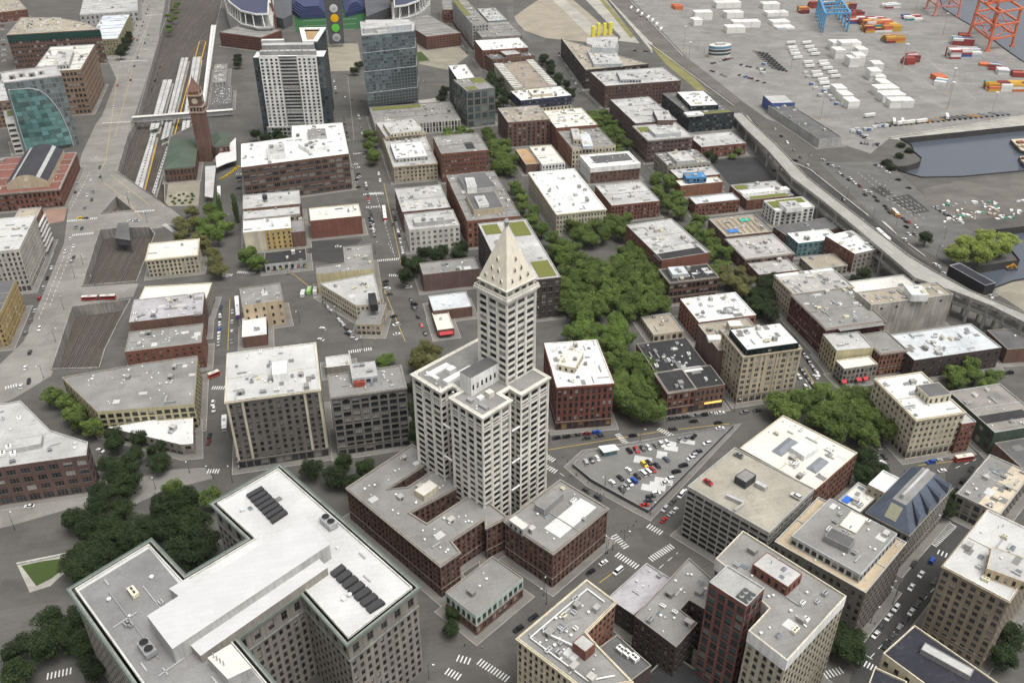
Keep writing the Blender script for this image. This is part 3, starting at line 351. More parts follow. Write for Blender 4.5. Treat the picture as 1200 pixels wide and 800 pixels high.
('service_building','building','low dark roofed service shed right of the white platform',[[-88.6,947.8],[-67.7,947.8],[-67.7,1009.0],[-88.6,1009.0]],6.0,'grey','dgrey',1,4.0,{"nowin":[0],"cl":1.0,"vents":1.0},'yardshed'),
('service_building','building','small cluttered plant building beside the white platform',[[-88.7,1024.1],[-74.6,1024.1],[-74.6,1096.2],[-88.7,1096.2]],7.0,'lgrey','grey',2,4.0,{"ww":0.4,"cl":2.0},'yardshed2'),
]
TREES = [
('scrubby green bush on the verge beside the rail yard','verge bushes by the rail yard',2,[(-164.1,1386.4,5.4,5.3),(-157.0,1318.9,6.0,6.2),(-157.1,1442.0,6.5,6.5),(-159.0,1420.2,6.1,5.4),(-157.2,1344.7,6.8,5.7),(-153.5,1368.3,5.5,5.6),(-155.9,1460.6,6.2,6.5),(-153.5,1401.3,5.7,5.7),(-155.0,1300.4,5.1,6.4)]),
('big leafy tree in the dense canopy filling the paved square','trees filling the square',0,[(200.3,463.3,16.5,6.7),(165.9,540.4,16.5,8.5),(200.6,487.9,16.5,7.9),(219.0,502.6,14.6,7.5),(209.3,470.1,13.9,7.1),(157.8,474.2,15.1,6.6),(188.0,506.8,12.8,8.0),(175.3,509.3,17.1,8.1),(174.4,518.5,13.1,6.7),(163.7,549.3,13.0,7.8),(172.7,492.8,16.1,7.5),(208.0,459.6,13.0,8.6),(180.8,462.5,16.3,6.9),(179.1,476.5,16.6,8.6),(202.6,498.8,14.1,7.8),(167.5,461.0,12.8,7.3),(213.2,512.1,13.7,8.6),(173.8,467.7,16.0,7.0),(195.5,472.2,16.1,6.8),(199.2,513.9,13.0,7.4),(196.1,454.3,16.5,8.6),(151.0,481.6,14.1,7.1),(217.6,493.4,14.7,7.4),(163.9,529.1,15.9,7.6),(166.0,483.5,13.8,7.1),(165.2,565.3,15.3,6.6),(159.2,514.0,13.5,6.9),(161.7,500.4,13.6,6.6),(189.4,479.4,15.1,7.9),(204.4,478.4,14.1,8.6),(208.9,523.5,14.1,7.6),(189.6,464.5,15.6,7.9),(150.6,458.2,17.0,6.6),(182.9,523.0,13.1,6.6),(209.4,534.5,13.2,7.3),(174.5,530.2,15.2,8.2),(211.2,484.3,16.6,7.8),(210.8,500.6,15.1,7.5),(170.6,554.2,13.7,7.0),(187.9,515.2,14.4,6.7),(191.5,490.4,15.6,7.0),(172.6,501.0,17.1,7.2),(182.4,489.4,16.2,7.1),(183.1,454.4,13.8,7.5),(174.2,545.7,15.2,8.7),(200.3,522.8,13.5,6.5),(154.0,504.2,13.1,8.4),(160.7,490.4,13.1,8.6),(149.6,473.5,13.6,8.6),(220.0,519.1,14.3,8.5),(193.4,498.4,14.8,7.3),(182.7,498.7,12.8,7.4),(205.1,507.8,14.8,8.6),(216.9,476.6,15.1,8.4),(152.8,495.3,14.8,7.9),(218.4,527.4,15.5,6.8),(157.0,464.7,15.4,8.1),(166.0,508.8,14.6,6.9),(217.6,537.1,13.5,7.4),(165.4,468.9,17.0,7.5)]),
('leafy tree in the short row before the cream arched stone block','trees before the cream block',0,[(193.2,573.2,12.4,8.8),(217.5,585.9,12.5,8.8),(184.2,567.1,13.8,6.9),(203.8,562.7,14.8,7.0),(188.0,584.0,13.5,8.6),(211.2,571.7,14.9,6.8),(219.3,564.9,12.5,7.8),(193.5,559.7,11.9,8.9),(221.8,575.9,14.9,6.6),(204.4,581.4,12.6,7.8),(229.1,584.6,13.9,6.9)]),
('leafy tree along the narrow lane between the long brick block and cream block','trees along the brick lane',0,[(162.9,654.8,11.2,6.6),(159.4,628.6,10.6,7.2),(158.4,597.3,13.5,7.7),(162.8,643.3,10.6,7.9),(163.2,668.8,11.4,7.2),(160.4,608.6,10.8,7.4),(162.6,583.1,13.1,7.8),(166.1,619.1,11.4,6.1)]),
('leafy tree at the lane mouth beside the orange roofed shop','trees by the orange roofed shop',0,[(168.1,722.6,13.1,7.2),(170.5,748.5,11.5,7.3),(177.6,730.4,10.5,6.5),(167.9,703.8,12.3,6.8),(161.5,712.8,12.3,7.9),(166.8,733.2,12.0,7.8)]),
('leafy street tree between the two red brick blocks','street trees between red brick blocks',0,[(286.9,640.4,13.1,6.5),(283.4,663.1,10.3,6.3),(271.8,631.6,12.1,7.2),(272.8,613.3,13.4,8.0),(269.7,601.2,13.4,7.1),(277.4,648.3,13.2,6.5),(285.1,621.1,11.4,8.0),(283.2,608.0,10.7,7.8),(274.9,591.0,10.5,8.1),(290.4,651.6,12.1,8.1)]),
('leafy street tree on the street right of the pale patched roofs','street trees by the patched roofs',0,[(277.4,546.7,13.0,7.8),(275.2,562.2,12.1,6.8),(268.6,499.5,11.8,7.4),(264.4,517.9,12.7,8.2),(274.9,529.4,13.5,7.8),(277.1,518.0,13.5,8.5),(267.1,541.2,10.4,6.4),(258.5,493.9,11.8,8.0),(282.6,571.2,13.7,7.6),(267.7,553.5,13.0,7.8)]),
('thin olive street tree at the junction near the blotched roof','olive trees at the junction',3,[(269.1,482.1,10.1,6.0),(267.9,473.9,10.5,5.3),(277.4,491.2,10.3,5.8),(276.4,475.6,11.4,5.9),(268.6,465.6,10.2,7.0),(267.0,490.8,12.5,6.7),(261.8,479.3,12.2,6.6)]),
('dark street tree beside the tan arcaded building','dark trees by the arcaded building',1,[(268.5,450.9,9.9,6.6),(273.6,461.4,9.8,6.5),(265.5,441.4,11.2,6.5),(286.1,470.3,10.2,7.2),(280.0,453.7,10.6,6.0),(271.5,434.0,10.7,6.8),(273.7,444.2,10.6,6.8),(284.2,460.7,10.6,6.3)]),
('leafy tree on the street in front of the purple brick blocks','trees before the purple brick blocks',0,[(280.3,817.8,11.9,6.9),(274.5,792.4,11.4,7.1),(272.1,771.4,13.5,8.0),(284.7,781.2,11.3,7.2),(285.9,803.9,12.4,7.8),(281.2,750.6,12.8,7.8),(273.4,733.6,11.0,6.8),(292.1,829.4,11.1,7.0),(285.6,766.7,13.7,7.8),(273.5,759.7,13.8,6.5),(270.4,745.9,11.5,7.5),(270.3,721.7,11.5,7.8),(279.8,829.3,10.3,8.0),(284.9,737.2,12.8,6.9),(289.3,792.0,13.3,8.1),(274.5,806.7,13.2,7.9),(291.7,813.9,10.4,6.9)]),
('dark leafy tree beside the parking deck with white rails','trees by the white railed deck',1,[(203.7,886.1,12.4,7.1),(198.5,904.5,13.3,6.1),(211.6,915.0,10.7,6.8),(213.1,982.4,10.7,6.1),(203.1,951.9,12.1,8.0),(204.4,928.7,11.9,8.0),(211.8,942.9,10.8,7.7),(194.0,873.5,12.0,6.2),(209.0,970.7,11.9,7.4),(211.2,898.8,11.9,6.3),(215.2,958.7,11.4,6.9),(196.8,917.9,10.8,7.6)]),
('dark street tree in the row before the long glazed warehouse','trees before the glazed warehouse',1,[(289.0,1016.1,10.1,7.6),(280.7,951.5,12.2,7.4),(281.4,908.1,10.1,7.6),(283.2,928.4,12.3,6.0),(284.6,993.5,12.0,5.9),(289.7,1040.0,10.6,7.4),(279.4,978.4,11.1,6.5),(277.8,894.3,10.4,6.6),(285.2,965.1,9.9,7.2),(284.0,1028.3,11.1,6.9),(276.2,938.6,10.1,6.2)]),
('leafy tree in the lane left of the brown arched brick block','trees left of the arched brick block',0,[(166.7,712.1,13.2,7.0),(168.0,784.6,12.8,6.6),(167.8,772.5,10.6,7.2),(171.0,729.7,10.9,7.7),(160.6,741.1,13.4,6.1),(160.0,721.3,10.4,6.7),(165.9,760.5,11.6,7.5),(167.4,798.7,12.8,7.7),(176.0,750.9,11.6,7.0),(176.9,763.7,13.8,7.7),(156.1,707.6,13.3,7.7)]),
('tall leafy tree in the curved row right of the dark red corner block','trees right of the red corner block',0,[(161.2,367.6,15.2,8.3),(148.4,368.8,15.9,8.0),(162.8,409.0,13.8,7.1),(167.7,388.9,13.7,6.8),(153.8,385.4,13.6,7.8),(154.9,352.4,16.7,6.9),(161.2,378.1,15.6,7.2),(172.9,381.3,13.7,7.8),(158.6,397.2,14.3,6.8),(163.2,353.7,14.6,7.7),(173.4,395.8,13.6,8.1),(152.1,360.7,14.7,8.3),(153.9,404.8,13.5,7.1),(151.1,376.9,14.3,7.6),(170.5,372.5,13.6,7.8),(166.8,400.6,16.0,8.2)]),
('light green leafy tree at the near end of the paved square','light trees near the square',2,[(164.1,430.3,14.4,7.8),(173.2,447.2,13.2,7.8),(160.3,439.6,11.9,6.7),(149.1,443.8,12.8,7.9),(163.8,419.1,15.1,8.1),(149.8,432.3,14.0,8.0),(149.0,423.0,12.5,7.7),(172.5,438.7,12.7,8.1),(154.5,450.2,15.5,7.1),(171.0,423.8,14.9,8.1),(142.2,439.4,13.6,6.5),(157.3,425.1,12.1,6.3)]),
('leafy tree in the triangular plaza before the cream corner block','trees on the triangular plaza',0,[(250.6,342.8,14.9,6.7),(240.1,341.4,15.6,7.4),(263.0,341.7,13.4,7.7),(259.5,306.4,14.7,7.3),(268.1,319.5,17.0,7.4),(254.4,322.9,17.2,7.3),(241.6,327.3,15.5,7.3),(259.2,315.5,13.7,8.6),(259.1,332.2,13.2,7.9),(229.5,335.7,14.8,8.2),(271.4,310.4,15.9,6.8),(272.2,342.7,13.2,8.6),(227.8,344.2,15.2,8.7),(272.9,332.9,15.0,7.1),(247.1,317.2,13.5,7.9),(244.4,348.7,13.6,7.9),(249.9,330.1,15.8,7.5),(280.6,338.8,14.8,7.3),(265.9,327.5,16.0,8.3),(257.4,348.5,14.6,8.2),(275.0,324.0,13.3,8.6)]),
('dark leafy tree behind the cream white roof','dark trees behind the cream roof',1,[(251.4,294.8,12.2,7.3),(241.6,283.5,12.7,6.2),(251.3,284.7,12.2,6.9)]),
('leafy tree in the row before the wide dark brick warehouse','trees before the dark warehouse',0,[(341.8,349.5,10.5,7.8),(350.8,344.1,11.2,6.6),(353.6,353.2,13.2,6.1),(337.4,340.7,11.1,6.4),(360.2,340.7,12.1,6.4),(350.8,334.3,11.3,6.8)]),
('dark tree in the bent row before the pale grey building','dark trees by the pale grey building',1,[(71.9,563.0,15.3,6.5),(58.3,554.7,12.7,6.1),(95.4,559.5,12.3,7.2),(85.1,565.0,12.6,6.5),(54.6,533.0,15.2,6.2),(61.2,545.2,14.1,6.4),(78.9,556.8,15.6,6.7),(99.1,568.4,12.2,7.7),(67.3,552.6,12.6,7.8)]),
('sparse olive tree at the corner of the station plaza','olive trees by the station plaza',3,[(-99.2,663.0,10.4,6.2),(-88.3,658.5,11.7,7.0),(-91.2,679.8,10.7,7.3),(-94.8,648.6,10.9,7.1),(-95.8,636.3,10.8,7.0)]),
('fresh green tree between the station plaza and the yellow building','fresh trees by the station plaza',2,[(-81.8,653.0,12.4,7.1),(-70.2,625.9,14.7,6.8),(-71.3,659.6,13.8,8.3),(-78.3,639.3,12.5,8.7),(-64.4,641.2,13.4,7.9),(-76.1,671.5,15.9,7.7)]),
('olive leaved tree right of the cream three storey block','olive trees by the cream block',3,[(-78.3,613.2,13.8,6.8),(-72.1,598.8,11.9,6.4),(-70.4,584.7,13.1,7.2),(-82.6,624.8,13.4,7.4),(-66.7,573.5,11.4,7.7)]),
('round green tree in front of the cream rendered building','trees before the rendered building',2,[(-49.9,588.5,13.7,7.2),(-47.1,598.8,10.3,6.7),(-42.3,579.3,12.3,8.6)]),
('dark tree in the park left of the courthouse beside the brick office','dark park trees by the brick office',1,[(-113.5,343.5,15.1,7.3),(-102.6,341.7,12.1,6.5),(-115.3,328.0,14.6,6.3),(-122.5,339.5,12.4,8.1),(-113.5,353.0,14.3,7.4),(-105.1,354.4,13.3,7.1),(-107.4,331.2,14.3,6.4),(-114.9,335.7,12.1,6.8)]),
('dark tree in the park crowding the courthouse corner','dark park trees at the courthouse corner',1,[(-104.9,312.5,14.6,6.5),(-106.0,325.5,13.5,8.7),(-95.4,328.5,13.0,7.2),(-117.8,310.1,13.9,8.3),(-96.1,316.7,16.0,6.9),(-112.8,302.8,15.3,8.6),(-113.4,316.6,13.3,8.4),(-105.2,304.6,17.0,7.6),(-89.7,322.2,14.3,7.0)]),
('dark green tree in the middle of the courthouse park','dark trees in the park centre',1,[(-76.9,330.3,12.8,8.5),(-83.5,335.3,17.2,8.3),(-80.9,321.0,15.2,8.2),(-73.5,337.8,16.9,7.9),(-86.6,327.2,13.3,7.3),(-69.6,326.1,13.2,8.0)]),
('bright topped tree at the street end of the courthouse park','brighter park trees',0,[(-80.3,347.4,16.0,6.1),(-73.8,341.1,12.3,6.5)]),
('rounded tree next to the courthouse back corner','rounded trees by the courthouse',0,[(-63.3,338.3,14.6,6.6)]),
('dark tree in the court between the two courthouse wings','dark trees between courthouse wings',1,[(-75.2,307.6,13.8,8.1),(-70.9,318.9,14.8,7.7),(-67.0,299.4,16.1,7.3),(-64.9,308.9,15.0,8.5)]),
('dark tree on the street side of the near courthouse wing','dark trees by the near wing',1,[(-113.1,268.8,13.9,7.9),(-122.7,278.5,14.0,7.4),(-105.9,262.3,15.5,8.1),(-111.2,278.7,14.2,6.4),(-101.7,250.6,14.8,6.6),(-122.9,266.6,16.1,7.5)]),
('dark tree at the lower left corner beside the crossing','dark trees at the lower left corner',1,[(-133.1,269.1,12.1,7.5),(-130.4,256.1,12.4,7.6)]),
('leafy tree along the slanting side of the vent dotted roof','trees beside the vent dotted roof',0,[(-132.7,415.4,13.8,5.9),(-124.9,409.1,13.8,6.7),(-141.3,434.8,12.6,7.1),(-149.6,442.8,13.8,7.1),(-136.3,425.1,11.5,7.7)]),
('dark tree in the row below the white triangular roof','trees below the white triangular roof',1,[(-102.9,381.6,11.1,6.7),(-111.9,393.0,12.0,6.0),(-91.5,383.3,12.1,6.3),(-101.5,396.7,10.1,5.9),(-89.6,373.2,10.7,6.8),(-114.0,401.3,11.2,6.3)]),
('dark tree beside the brown brick office front','dark trees by the brown office front',1,[(-112.8,375.8,12.7,6.3),(-108.0,366.0,13.2,6.8),(-100.4,360.5,13.7,6.7),(-103.9,374.2,12.1,7.2)]),
('dark tree on the pavement before the two grey tall blocks','trees before the two grey blocks',1,[(-1.0,350.6,13.4,5.6),(2.5,335.9,10.2,5.9),(-6.1,341.4,12.4,7.3),(-16.2,350.8,11.9,6.9),(9.2,343.3,13.2,7.1)]),
('slim dark tree squeezed in the gap beside the white tower','slim trees by the white tower',1,[(39.1,391.5,10.0,5.1),(45.6,413.6,11.8,4.8),(36.8,370.7,11.5,3.9),(41.1,405.8,12.6,5.0),(39.3,382.5,9.6,4.2),(42.8,398.3,11.3,4.3),(36.2,363.9,11.9,4.1)]),
('olive tree at the traffic island behind the white tower','olive trees on the island',3,[(49.4,439.7,11.2,5.9),(59.3,440.6,11.5,5.7),(54.2,448.3,9.9,6.0),(56.1,430.8,11.3,6.3),(47.5,430.5,12.6,6.9)]),
('dark street tree below the tall white topped block','dark trees below the white topped block',1,[(184.6,201.1,11.5,7.8),(180.9,191.6,12.2,6.9),(175.7,199.2,12.6,7.3)]),
('dark tree in the court behind the tan brick block','dark trees behind the tan block',1,[(236.8,176.3,11.9,7.1),(245.9,184.0,12.4,7.5)]),
('small dark street tree beside the mint green building','trees by the mint building',1,[(32.9,241.3,7.8,4.5),(34.9,248.9,7.7,4.3)]),
('yellow green willow like tree on the quay by the dock','bright trees on the quay',5,[(458.0,475.5,15.9,9.4),(450.9,487.7,14.2,10.7),(435.1,476.3,15.1,9.9),(472.3,476.6,14.8,8.3),(467.5,490.8,16.6,10.1),(484.2,486.5,13.1,9.8),(447.4,468.6,16.6,9.0)]),
('dark tree in the gap behind the duct looped roof','dark trees by the duct looped roof',1,[(359.0,470.2,9.0,6.5),(348.6,463.4,9.6,5.4)]),
('dark tree against the low red brick building','trees by the low brick building',1,[(349.0,705.5,7.7,6.2),(350.1,695.5,7.8,5.2)]),
('low bright green tree in front of the low red brick building','low trees by the brick building',2,[(370.5,700.2,6.3,5.1),(378.6,705.6,7.4,5.1)]),
('dark tree beside the olive sided office','trees by the olive office',1,[(-199.1,1191.4,14.2,8.3),(-200.2,1168.3,13.7,7.5),(-198.5,1215.5,15.9,8.6),(-198.3,1231.8,12.3,7.1),(-199.6,1247.7,11.9,7.3),(-202.6,1263.3,13.4,7.1)]),
('dark tree between the station and the white roof','trees beside the white tower block',1,[(-24.0,839.5,12.9,6.8),(-34.4,831.9,12.0,6.6),(-42.6,843.6,12.8,6.2),(-19.6,825.9,11.2,8.0)]),
('street tree beside the tan stone building with white deck','street trees by the white deck',0,[(59.5,770.2,11.2,7.4),(59.9,818.3,12.0,8.5),(55.9,788.5,11.5,7.5),(61.4,801.1,12.1,7.4),(57.1,758.5,13.7,7.3)]),
('dark round tree on the plaza behind the glass tower','plaza trees',1,[(144.3,915.1,8.6,7.8),(148.2,928.4,10.6,6.5),(153.2,942.0,10.9,6.1)]),
('dark tree on the plaza between the two towers','dark trees between the towers',1,[(73.1,1061.7,9.5,7.8),(66.0,1038.5,10.0,7.9)]),
('dark tree beside the slate roofed stone building','trees by the slate roof',1,[(268.2,254.6,10.2,6.2),(274.8,259.7,9.4,5.7)]),
('dark tree on the island left of the white slab tower','island trees by the slab tower',1,[(-64.1,1132.2,9.0,6.2),(-63.5,1097.1,9.4,6.6),(-64.2,1114.7,9.4,7.0)]),
('scrubby bush on the bank of the dock basin','bank bushes',1,[(494.9,644.1,6.1,6.3),(496.6,654.7,6.5,6.4),(516.6,666.7,6.4,5.3),(532.9,675.8,6.4,5.2),(534.7,690.9,5.3,5.9)]),
('low green tree before the glass podium','low trees before the podium',2,[(149.0,828.9,6.4,6.0),(136.1,827.3,6.5,5.6),(155.1,819.9,5.5,5.7),(132.6,816.6,5.9,6.7),(144.1,818.3,5.7,5.1)]),
('dark tree by the tan building with the white edge','dark trees by the white edged building',1,[(293.6,469.5,10.9,5.3),(288.1,462.5,11.3,5.5),(281.4,466.8,11.1,5.8),(279.1,458.7,10.4,5.6),(286.4,473.1,11.1,6.3),(295.6,477.6,9.7,6.2)]),
]
TREES_SINGLE = [('tall slim poplar left of the pair beside the station drive',4,-69.3,674.1,20.0,3.4),('tall slim poplar right of the pair beside the station drive',4,-57.2,664.4,22.0,3.6),('low round clipped green tree on the traffic island',2,31.0,445.0,6.0,7.5),('single dark round tree on the quay by the ferry lanes',1,430.8,505.7,12.0,6.4),('bright tree before the low red building',2,355.6,714.5,8.0,5.0)]
CARS = [
('in the open parking deck, front row',1.45,-1.383,[(738,141.3,332.8,'black'),(746,145.0,332.5,'red'),(753,148.5,332.9,'dark'),(760,151.7,333.0,'white'),(768,155.8,333.8,'grey'),(775,158.9,333.6,'white'),(782,162.3,334.0,'white')]),
('in the open parking deck, top corner row',1.45,0.73,[(796,169.7,335.5,'grey'),(804,173.4,335.3,'grey'),(813,177.7,335.7,'black')]),
('in the open parking deck, middle rows',1.45,-1.305,[(760,147.7,321.9,'black'),(770,150.8,318.6,'black'),(755,144.9,320.9,'yellow'),(759,144.6,315.1,'white'),(765,147.5,316.1,'red'),(753,141.8,314.7,'white'),(747,138.4,313.3,'black'),(737,135.8,318.5,'white'),(743,135.8,310.7,'blue'),(738,133.1,309.3,'white'),(734,130.5,307.3,'silver'),(727,130.0,314.2,'black'),(718,125.0,311.7,'white'),(729,127.8,305.9,'dark'),(780,157.0,322.2,'bluegrey')]),
('in the open parking deck, along the dark wall',1.45,0.044,[(780,150.2,305.7,'white'),(785,153.2,307.8,'white'),(792,158.4,312.1,'black'),(801,163.5,315.6,'black'),(810,169.4,319.5,'white'),(812,171.4,321.6,'silver'),(818,174.8,323.9,'dark'),(829,182.2,328.9,'white'),(844,194.0,339.2,'white'),(769,142.9,299.6,'white'),(762,139.6,298.1,'dark'),(760,137.5,295.5,'dark'),(756,134.7,293.2,'red')]),
('in the open parking deck, by the white kiosk',1.45,-1.556,[(687,117.2,329.2,'silver'),(694,120.5,330.1,'dark'),(700,123.7,331.0,'white')]),
('on the street before the dark red corner block',0.0,-0.054,[(688,123.8,349.2,'dark'),(702,130.9,349.4,'dark'),(742,148.0,345.6,'black'),(812,183.6,349.6,'black'),(842,196.0,345.3,'black'),(789,170.5,345.8,'dark'),(872,213.6,350.4,'grey'),(888,221.2,350.5,'dark')]),
('on the street right of the parking deck',0.0,0.659,[(799,155.1,297.2,'white'),(789,149.3,293.6,'dark'),(779,143.7,289.9,'silver'),(790,147.7,287.9,'white'),(807,160.2,300.7,'white')]),
('on the street left of the parking deck',0.0,-1.003,[(688,111.7,310.8,'dark'),(701,115.7,304.7,'dark')]),
('on the garage rooftop',29.8,-1.04,[(830,154.1,272.2,'red'),(933,187.2,254.9,'white'),(866,175.2,286.1,'grey')]),
('on the wide street below the crossing',0.0,0.481,[(707,104.7,264.3,'white'),(724,109.4,258.0,'white'),(692,97.6,260.5,'black'),(608,59.8,238.0,'black'),(625,67.2,242.4,'black')]),
('at the crossing by the garage',0.0,0.634,[(778,140.5,283.1,'red'),(786,145.3,286.3,'silver')]),
('on the shaded street at the lower right',0.0,0.566,[(1026,199.1,201.6,'white'),(1032,202.9,204.2,'dark'),(1041,209.2,208.3,'white'),(1050,215.0,211.8,'white'),(1068,227.9,220.3,'white'),(1080,236.3,225.7,'white'),(1092,246.0,231.7,'blue'),(1071,237.1,231.9,'dark')]),
('on the street by the cream corner block',0.0,-0.019,[(1091,286.4,290.5,'blue'),(1104,287.8,283.5,'white'),(1100,291.0,290.8,'silver')]),
('parked by the half rusty roof',0.0,0.572,[(1138,302.6,281.2,'black'),(1128,292.9,274.4,'black'),(1124,287.7,270.2,'dark'),(1117,282.8,268.0,'dark')]),
('on the avenue at the left',0.0,1.624,[(35,-175.0,504.9,'dark'),(30,-174.2,487.9,'white'),(24,-172.7,468.2,'white'),(34,-169.3,472.3,'black')]),
('below the white triangular roof',0.0,-0.645,[(118,-121.1,397.7,'white')]),
('on the street at the far left',0.0,-0.161,[(34,-147.9,361.9,'white'),(176,-95.1,380.2,'dark')]),
('beside the grey brick hotel',0.0,-1.647,[(250,-66.6,426.1,'white'),(251,-65.9,420.3,'white')]),
('on the street left of the hotel entrance',0.0,-1.711,[(246,-67.2,397.3,'black'),(244,-67.5,391.9,'maroon')]),
('on the wide avenue by the rail cutting',0.0,1.524,[(82,-177.4,663.6,'white'),(86,-173.1,650.2,'white'),(77,-177.2,641.3,'white'),(86,-170.1,631.0,'dark'),(84,-170.2,624.2,'silver'),(46,-174.6,532.3,'white'),(89,-176.7,683.4,'grey'),(96,-172.0,680.4,'dark')]),
('at the crossing above the rail cutting',0.0,-0.236,[(94,-176.2,700.3,'yellow'),(100,-171.9,699.3,'dark'),(153,-137.5,685.4,'white'),(160,-133.1,685.2,'silver')]),
('on the wide avenue beside the brick station',0.0,1.617,[(106,-179.8,780.5,'white'),(102,-177.4,746.0,'white'),(108,-172.6,735.1,'dark'),(99,-175.8,720.9,'grey'),(90,-189.3,773.3,'silver'),(88,-188.1,755.4,'dark'),(110,-173.8,753.3,'grey'),(118,-172.8,785.6,'dark')]),
('parked in the dark lot row by the red warehouse',0.0,-0.906,[(434,42.8,647.7,'dark'),(435,42.7,642.5,'black'),(436,42.5,637.4,'silver'),(436,42.4,632.0,'black'),(437,42.2,626.7,'white')]),
('parked along the street by the cream wedge building',0.0,0.177,[(452,42.0,543.3,'black'),(451,41.2,538.8,'dark'),(454,41.9,532.6,'white'),(456,42.4,525.0,'dark'),(461,41.5,495.8,'black'),(464,41.9,485.5,'white'),(465,40.8,474.1,'white')]),
('on the street left of the small brick shops',0.0,-0.006,[(479,56.1,531.6,'white'),(486,56.6,508.0,'black'),(486,56.0,503.9,'dark')]),
('in the lot by the red warehouse',0.0,-0.236,[(396,14.7,604.1,'white')]),
('on the diagonal street',0.0,-0.827,[(378,-3.3,491.1,'white'),(408,11.4,481.9,'dark'),(415,14.8,475.3,'white'),(376,-5.2,478.8,'white')]),
('on the far street by the tan stone building',0.0,1.242,[(452,53.4,638.8,'white'),(460,57.9,632.2,'dark'),(466,65.0,655.5,'silver')]),
('parked beside the brown arched block',0.0,0.781,[(420,42.0,740.4,'dark'),(418,39.1,728.0,'dark'),(420,39.4,711.8,'dark'),(417,38.0,720.6,'silver'),(421,41.9,733.1,'white')]),
('on the street behind the brown arched block',0.0,-1.623,[(444,59.0,736.4,'white'),(445,58.4,721.4,'white')]),
('parked along the tower street left side',0.0,-1.571,[(403,41.3,886.6,'dark'),(404,41.1,873.5,'dark'),(405,40.9,860.8,'dark'),(406,40.9,848.4,'black'),(408,40.9,836.2,'dark'),(408,40.7,824.4,'dark')]),
('parked along the tower street right side',0.0,-1.6,[(420,56.5,896.3,'white'),(422,56.5,882.9,'silver'),(423,55.4,857.4,'dark'),(424,54.9,842.0,'white')]),
('on the street between the towers',0.0,-1.621,[(393,40.5,991.8,'white'),(394,40.0,976.2,'dark'),(404,48.3,957.5,'white'),(412,54.7,949.2,'dark'),(424,64.3,943.9,'dark'),(392,41.1,1020.1,'white')]),
('in the lot right of the brown arched block',0.0,0.293,[(416,41.4,763.4,'white'),(419,42.5,755.4,'white'),(415,39.5,753.6,'silver')]),
('on the street left of the cream corner block',0.0,-1.589,[(936,259.0,374.3,'white'),(944,257.7,363.8,'white'),(956,268.2,372.1,'white')]),
('on the tree shaded street behind the cream roof',0.0,-1.512,[(1025,262.1,302.2,'white'),(1036,266.2,300.0,'dark'),(1035,262.5,295.2,'white'),(1029,267.1,307.1,'grey')]),
('on the far avenue by the brick offices',0.0,1.512,[(171,-175.0,1200.9,'white'),(161,-182.1,1172.7,'dark'),(158,-181.8,1134.8,'black'),(140,-198.3,1138.8,'white'),(153,-179.8,1077.3,'black'),(138,-191.7,1059.6,'red'),(133,-185.7,980.1,'white'),(174,-180.1,1283.0,'grey'),(178,-173.5,1253.4,'white'),(170,-180.2,1241.9,'dark'),(157,-196.3,1266.6,'red'),(164,-200.3,1379.0,'red'),(160,-200.7,1341.3,'grey')]),
('on the avenue bend',0.0,1.539,[(113,-182.5,835.7,'white'),(117,-176.1,807.9,'dark')]),
('queued in the ferry lanes, left line',0.0,-1.569,[(984,445.3,646.1,'white'),(988,445.2,640.2,'dark'),(996,447.7,633.2,'white'),(994,444.7,630.6,'dark'),(1001,445.4,622.8,'white'),(1008,446.6,615.9,'maroon'),(1014,444.9,605.7,'white'),(1020,447.1,601.5,'white'),(1014,440.7,599.0,'dark'),(1028,443.5,585.9,'dark'),(1025,445.9,593.3,'black'),(1037,443.6,575.1,'black'),(1040,442.0,569.2,'dark'),(1042,440.1,563.4,'dark')]),
('queued in the ferry lanes, near the orange van',0.0,-1.569,[(1053,443.0,555.7,'red'),(1058,443.9,551.4,'dark'),(1062,442.8,545.3,'dark'),(1066,444.6,544.1,'red'),(1062,437.4,537.2,'black'),(1073,444.5,535.5,'white'),(1065,431.7,525.5,'white'),(1072,436.0,523.8,'grey'),(1060,423.1,517.9,'white')]),
('on the road beside the viaduct',0.0,-1.678,[(989,418.0,593.4,'dark'),(1011,411.8,555.9,'navy'),(958,426.4,649.7,'dark'),(908,393.8,665.0,'dark')]),
('on the quay road',0.0,-1.737,[(1096,420.3,477.5,'white'),(1106,418.0,464.3,'white'),(1161,428.4,429.4,'white'),(1100,421.3,474.9,'white')]),
('parked on the quay by the rubble',0.0,-1.657,[(1098,481.0,561.9,'silver'),(1103,480.8,555.7,'dark'),(1108,480.5,550.4,'dark'),(1112,481.4,546.5,'black'),(1118,483.4,544.0,'silver'),(1120,481.3,538.4,'maroon')]),
('by the dock bank',0.0,-0.803,[(1052,485.5,620.8,'black'),(1065,483.9,603.2,'black'),(1040,486.1,637.3,'white'),(1027,486.2,654.9,'dark'),(1031,487.0,650.6,'white')]),
('on the construction road',0.0,-0.83,[(744,410.6,1062.3,'dark'),(756,421.9,1057.6,'black'),(759,424.5,1054.9,'dark')]),
('on the port access road',0.0,-1.199,[(964,447.6,677.5,'white'),(975,447.3,661.8,'white'),(982,450.9,657.4,'silver'),(971,446.7,666.1,'dark'),(926,420.1,685.7,'dark'),(932,422.9,681.3,'dark'),(908,422.7,721.1,'white')]),
('parked along the street by the red brick block',0.0,-1.57,[(258.6,-65.8,533.7,'navy'),(258.4,-65.8,529.4,'black'),(258.2,-65.8,525.9,'dark'),(257.9,-65.8,521.6,'white'),(257.7,-65.8,517.5,'dark'),(257.4,-65.8,513.1,'white'),(257.2,-65.8,509.3,'silver'),(256.9,-65.8,505.0,'blue'),(256.7,-65.8,500.3,'white'),(256.4,-65.8,496.3,'white'),(256.1,-65.8,491.8,'white'),(255.9,-65.8,488.3,'silver')]),
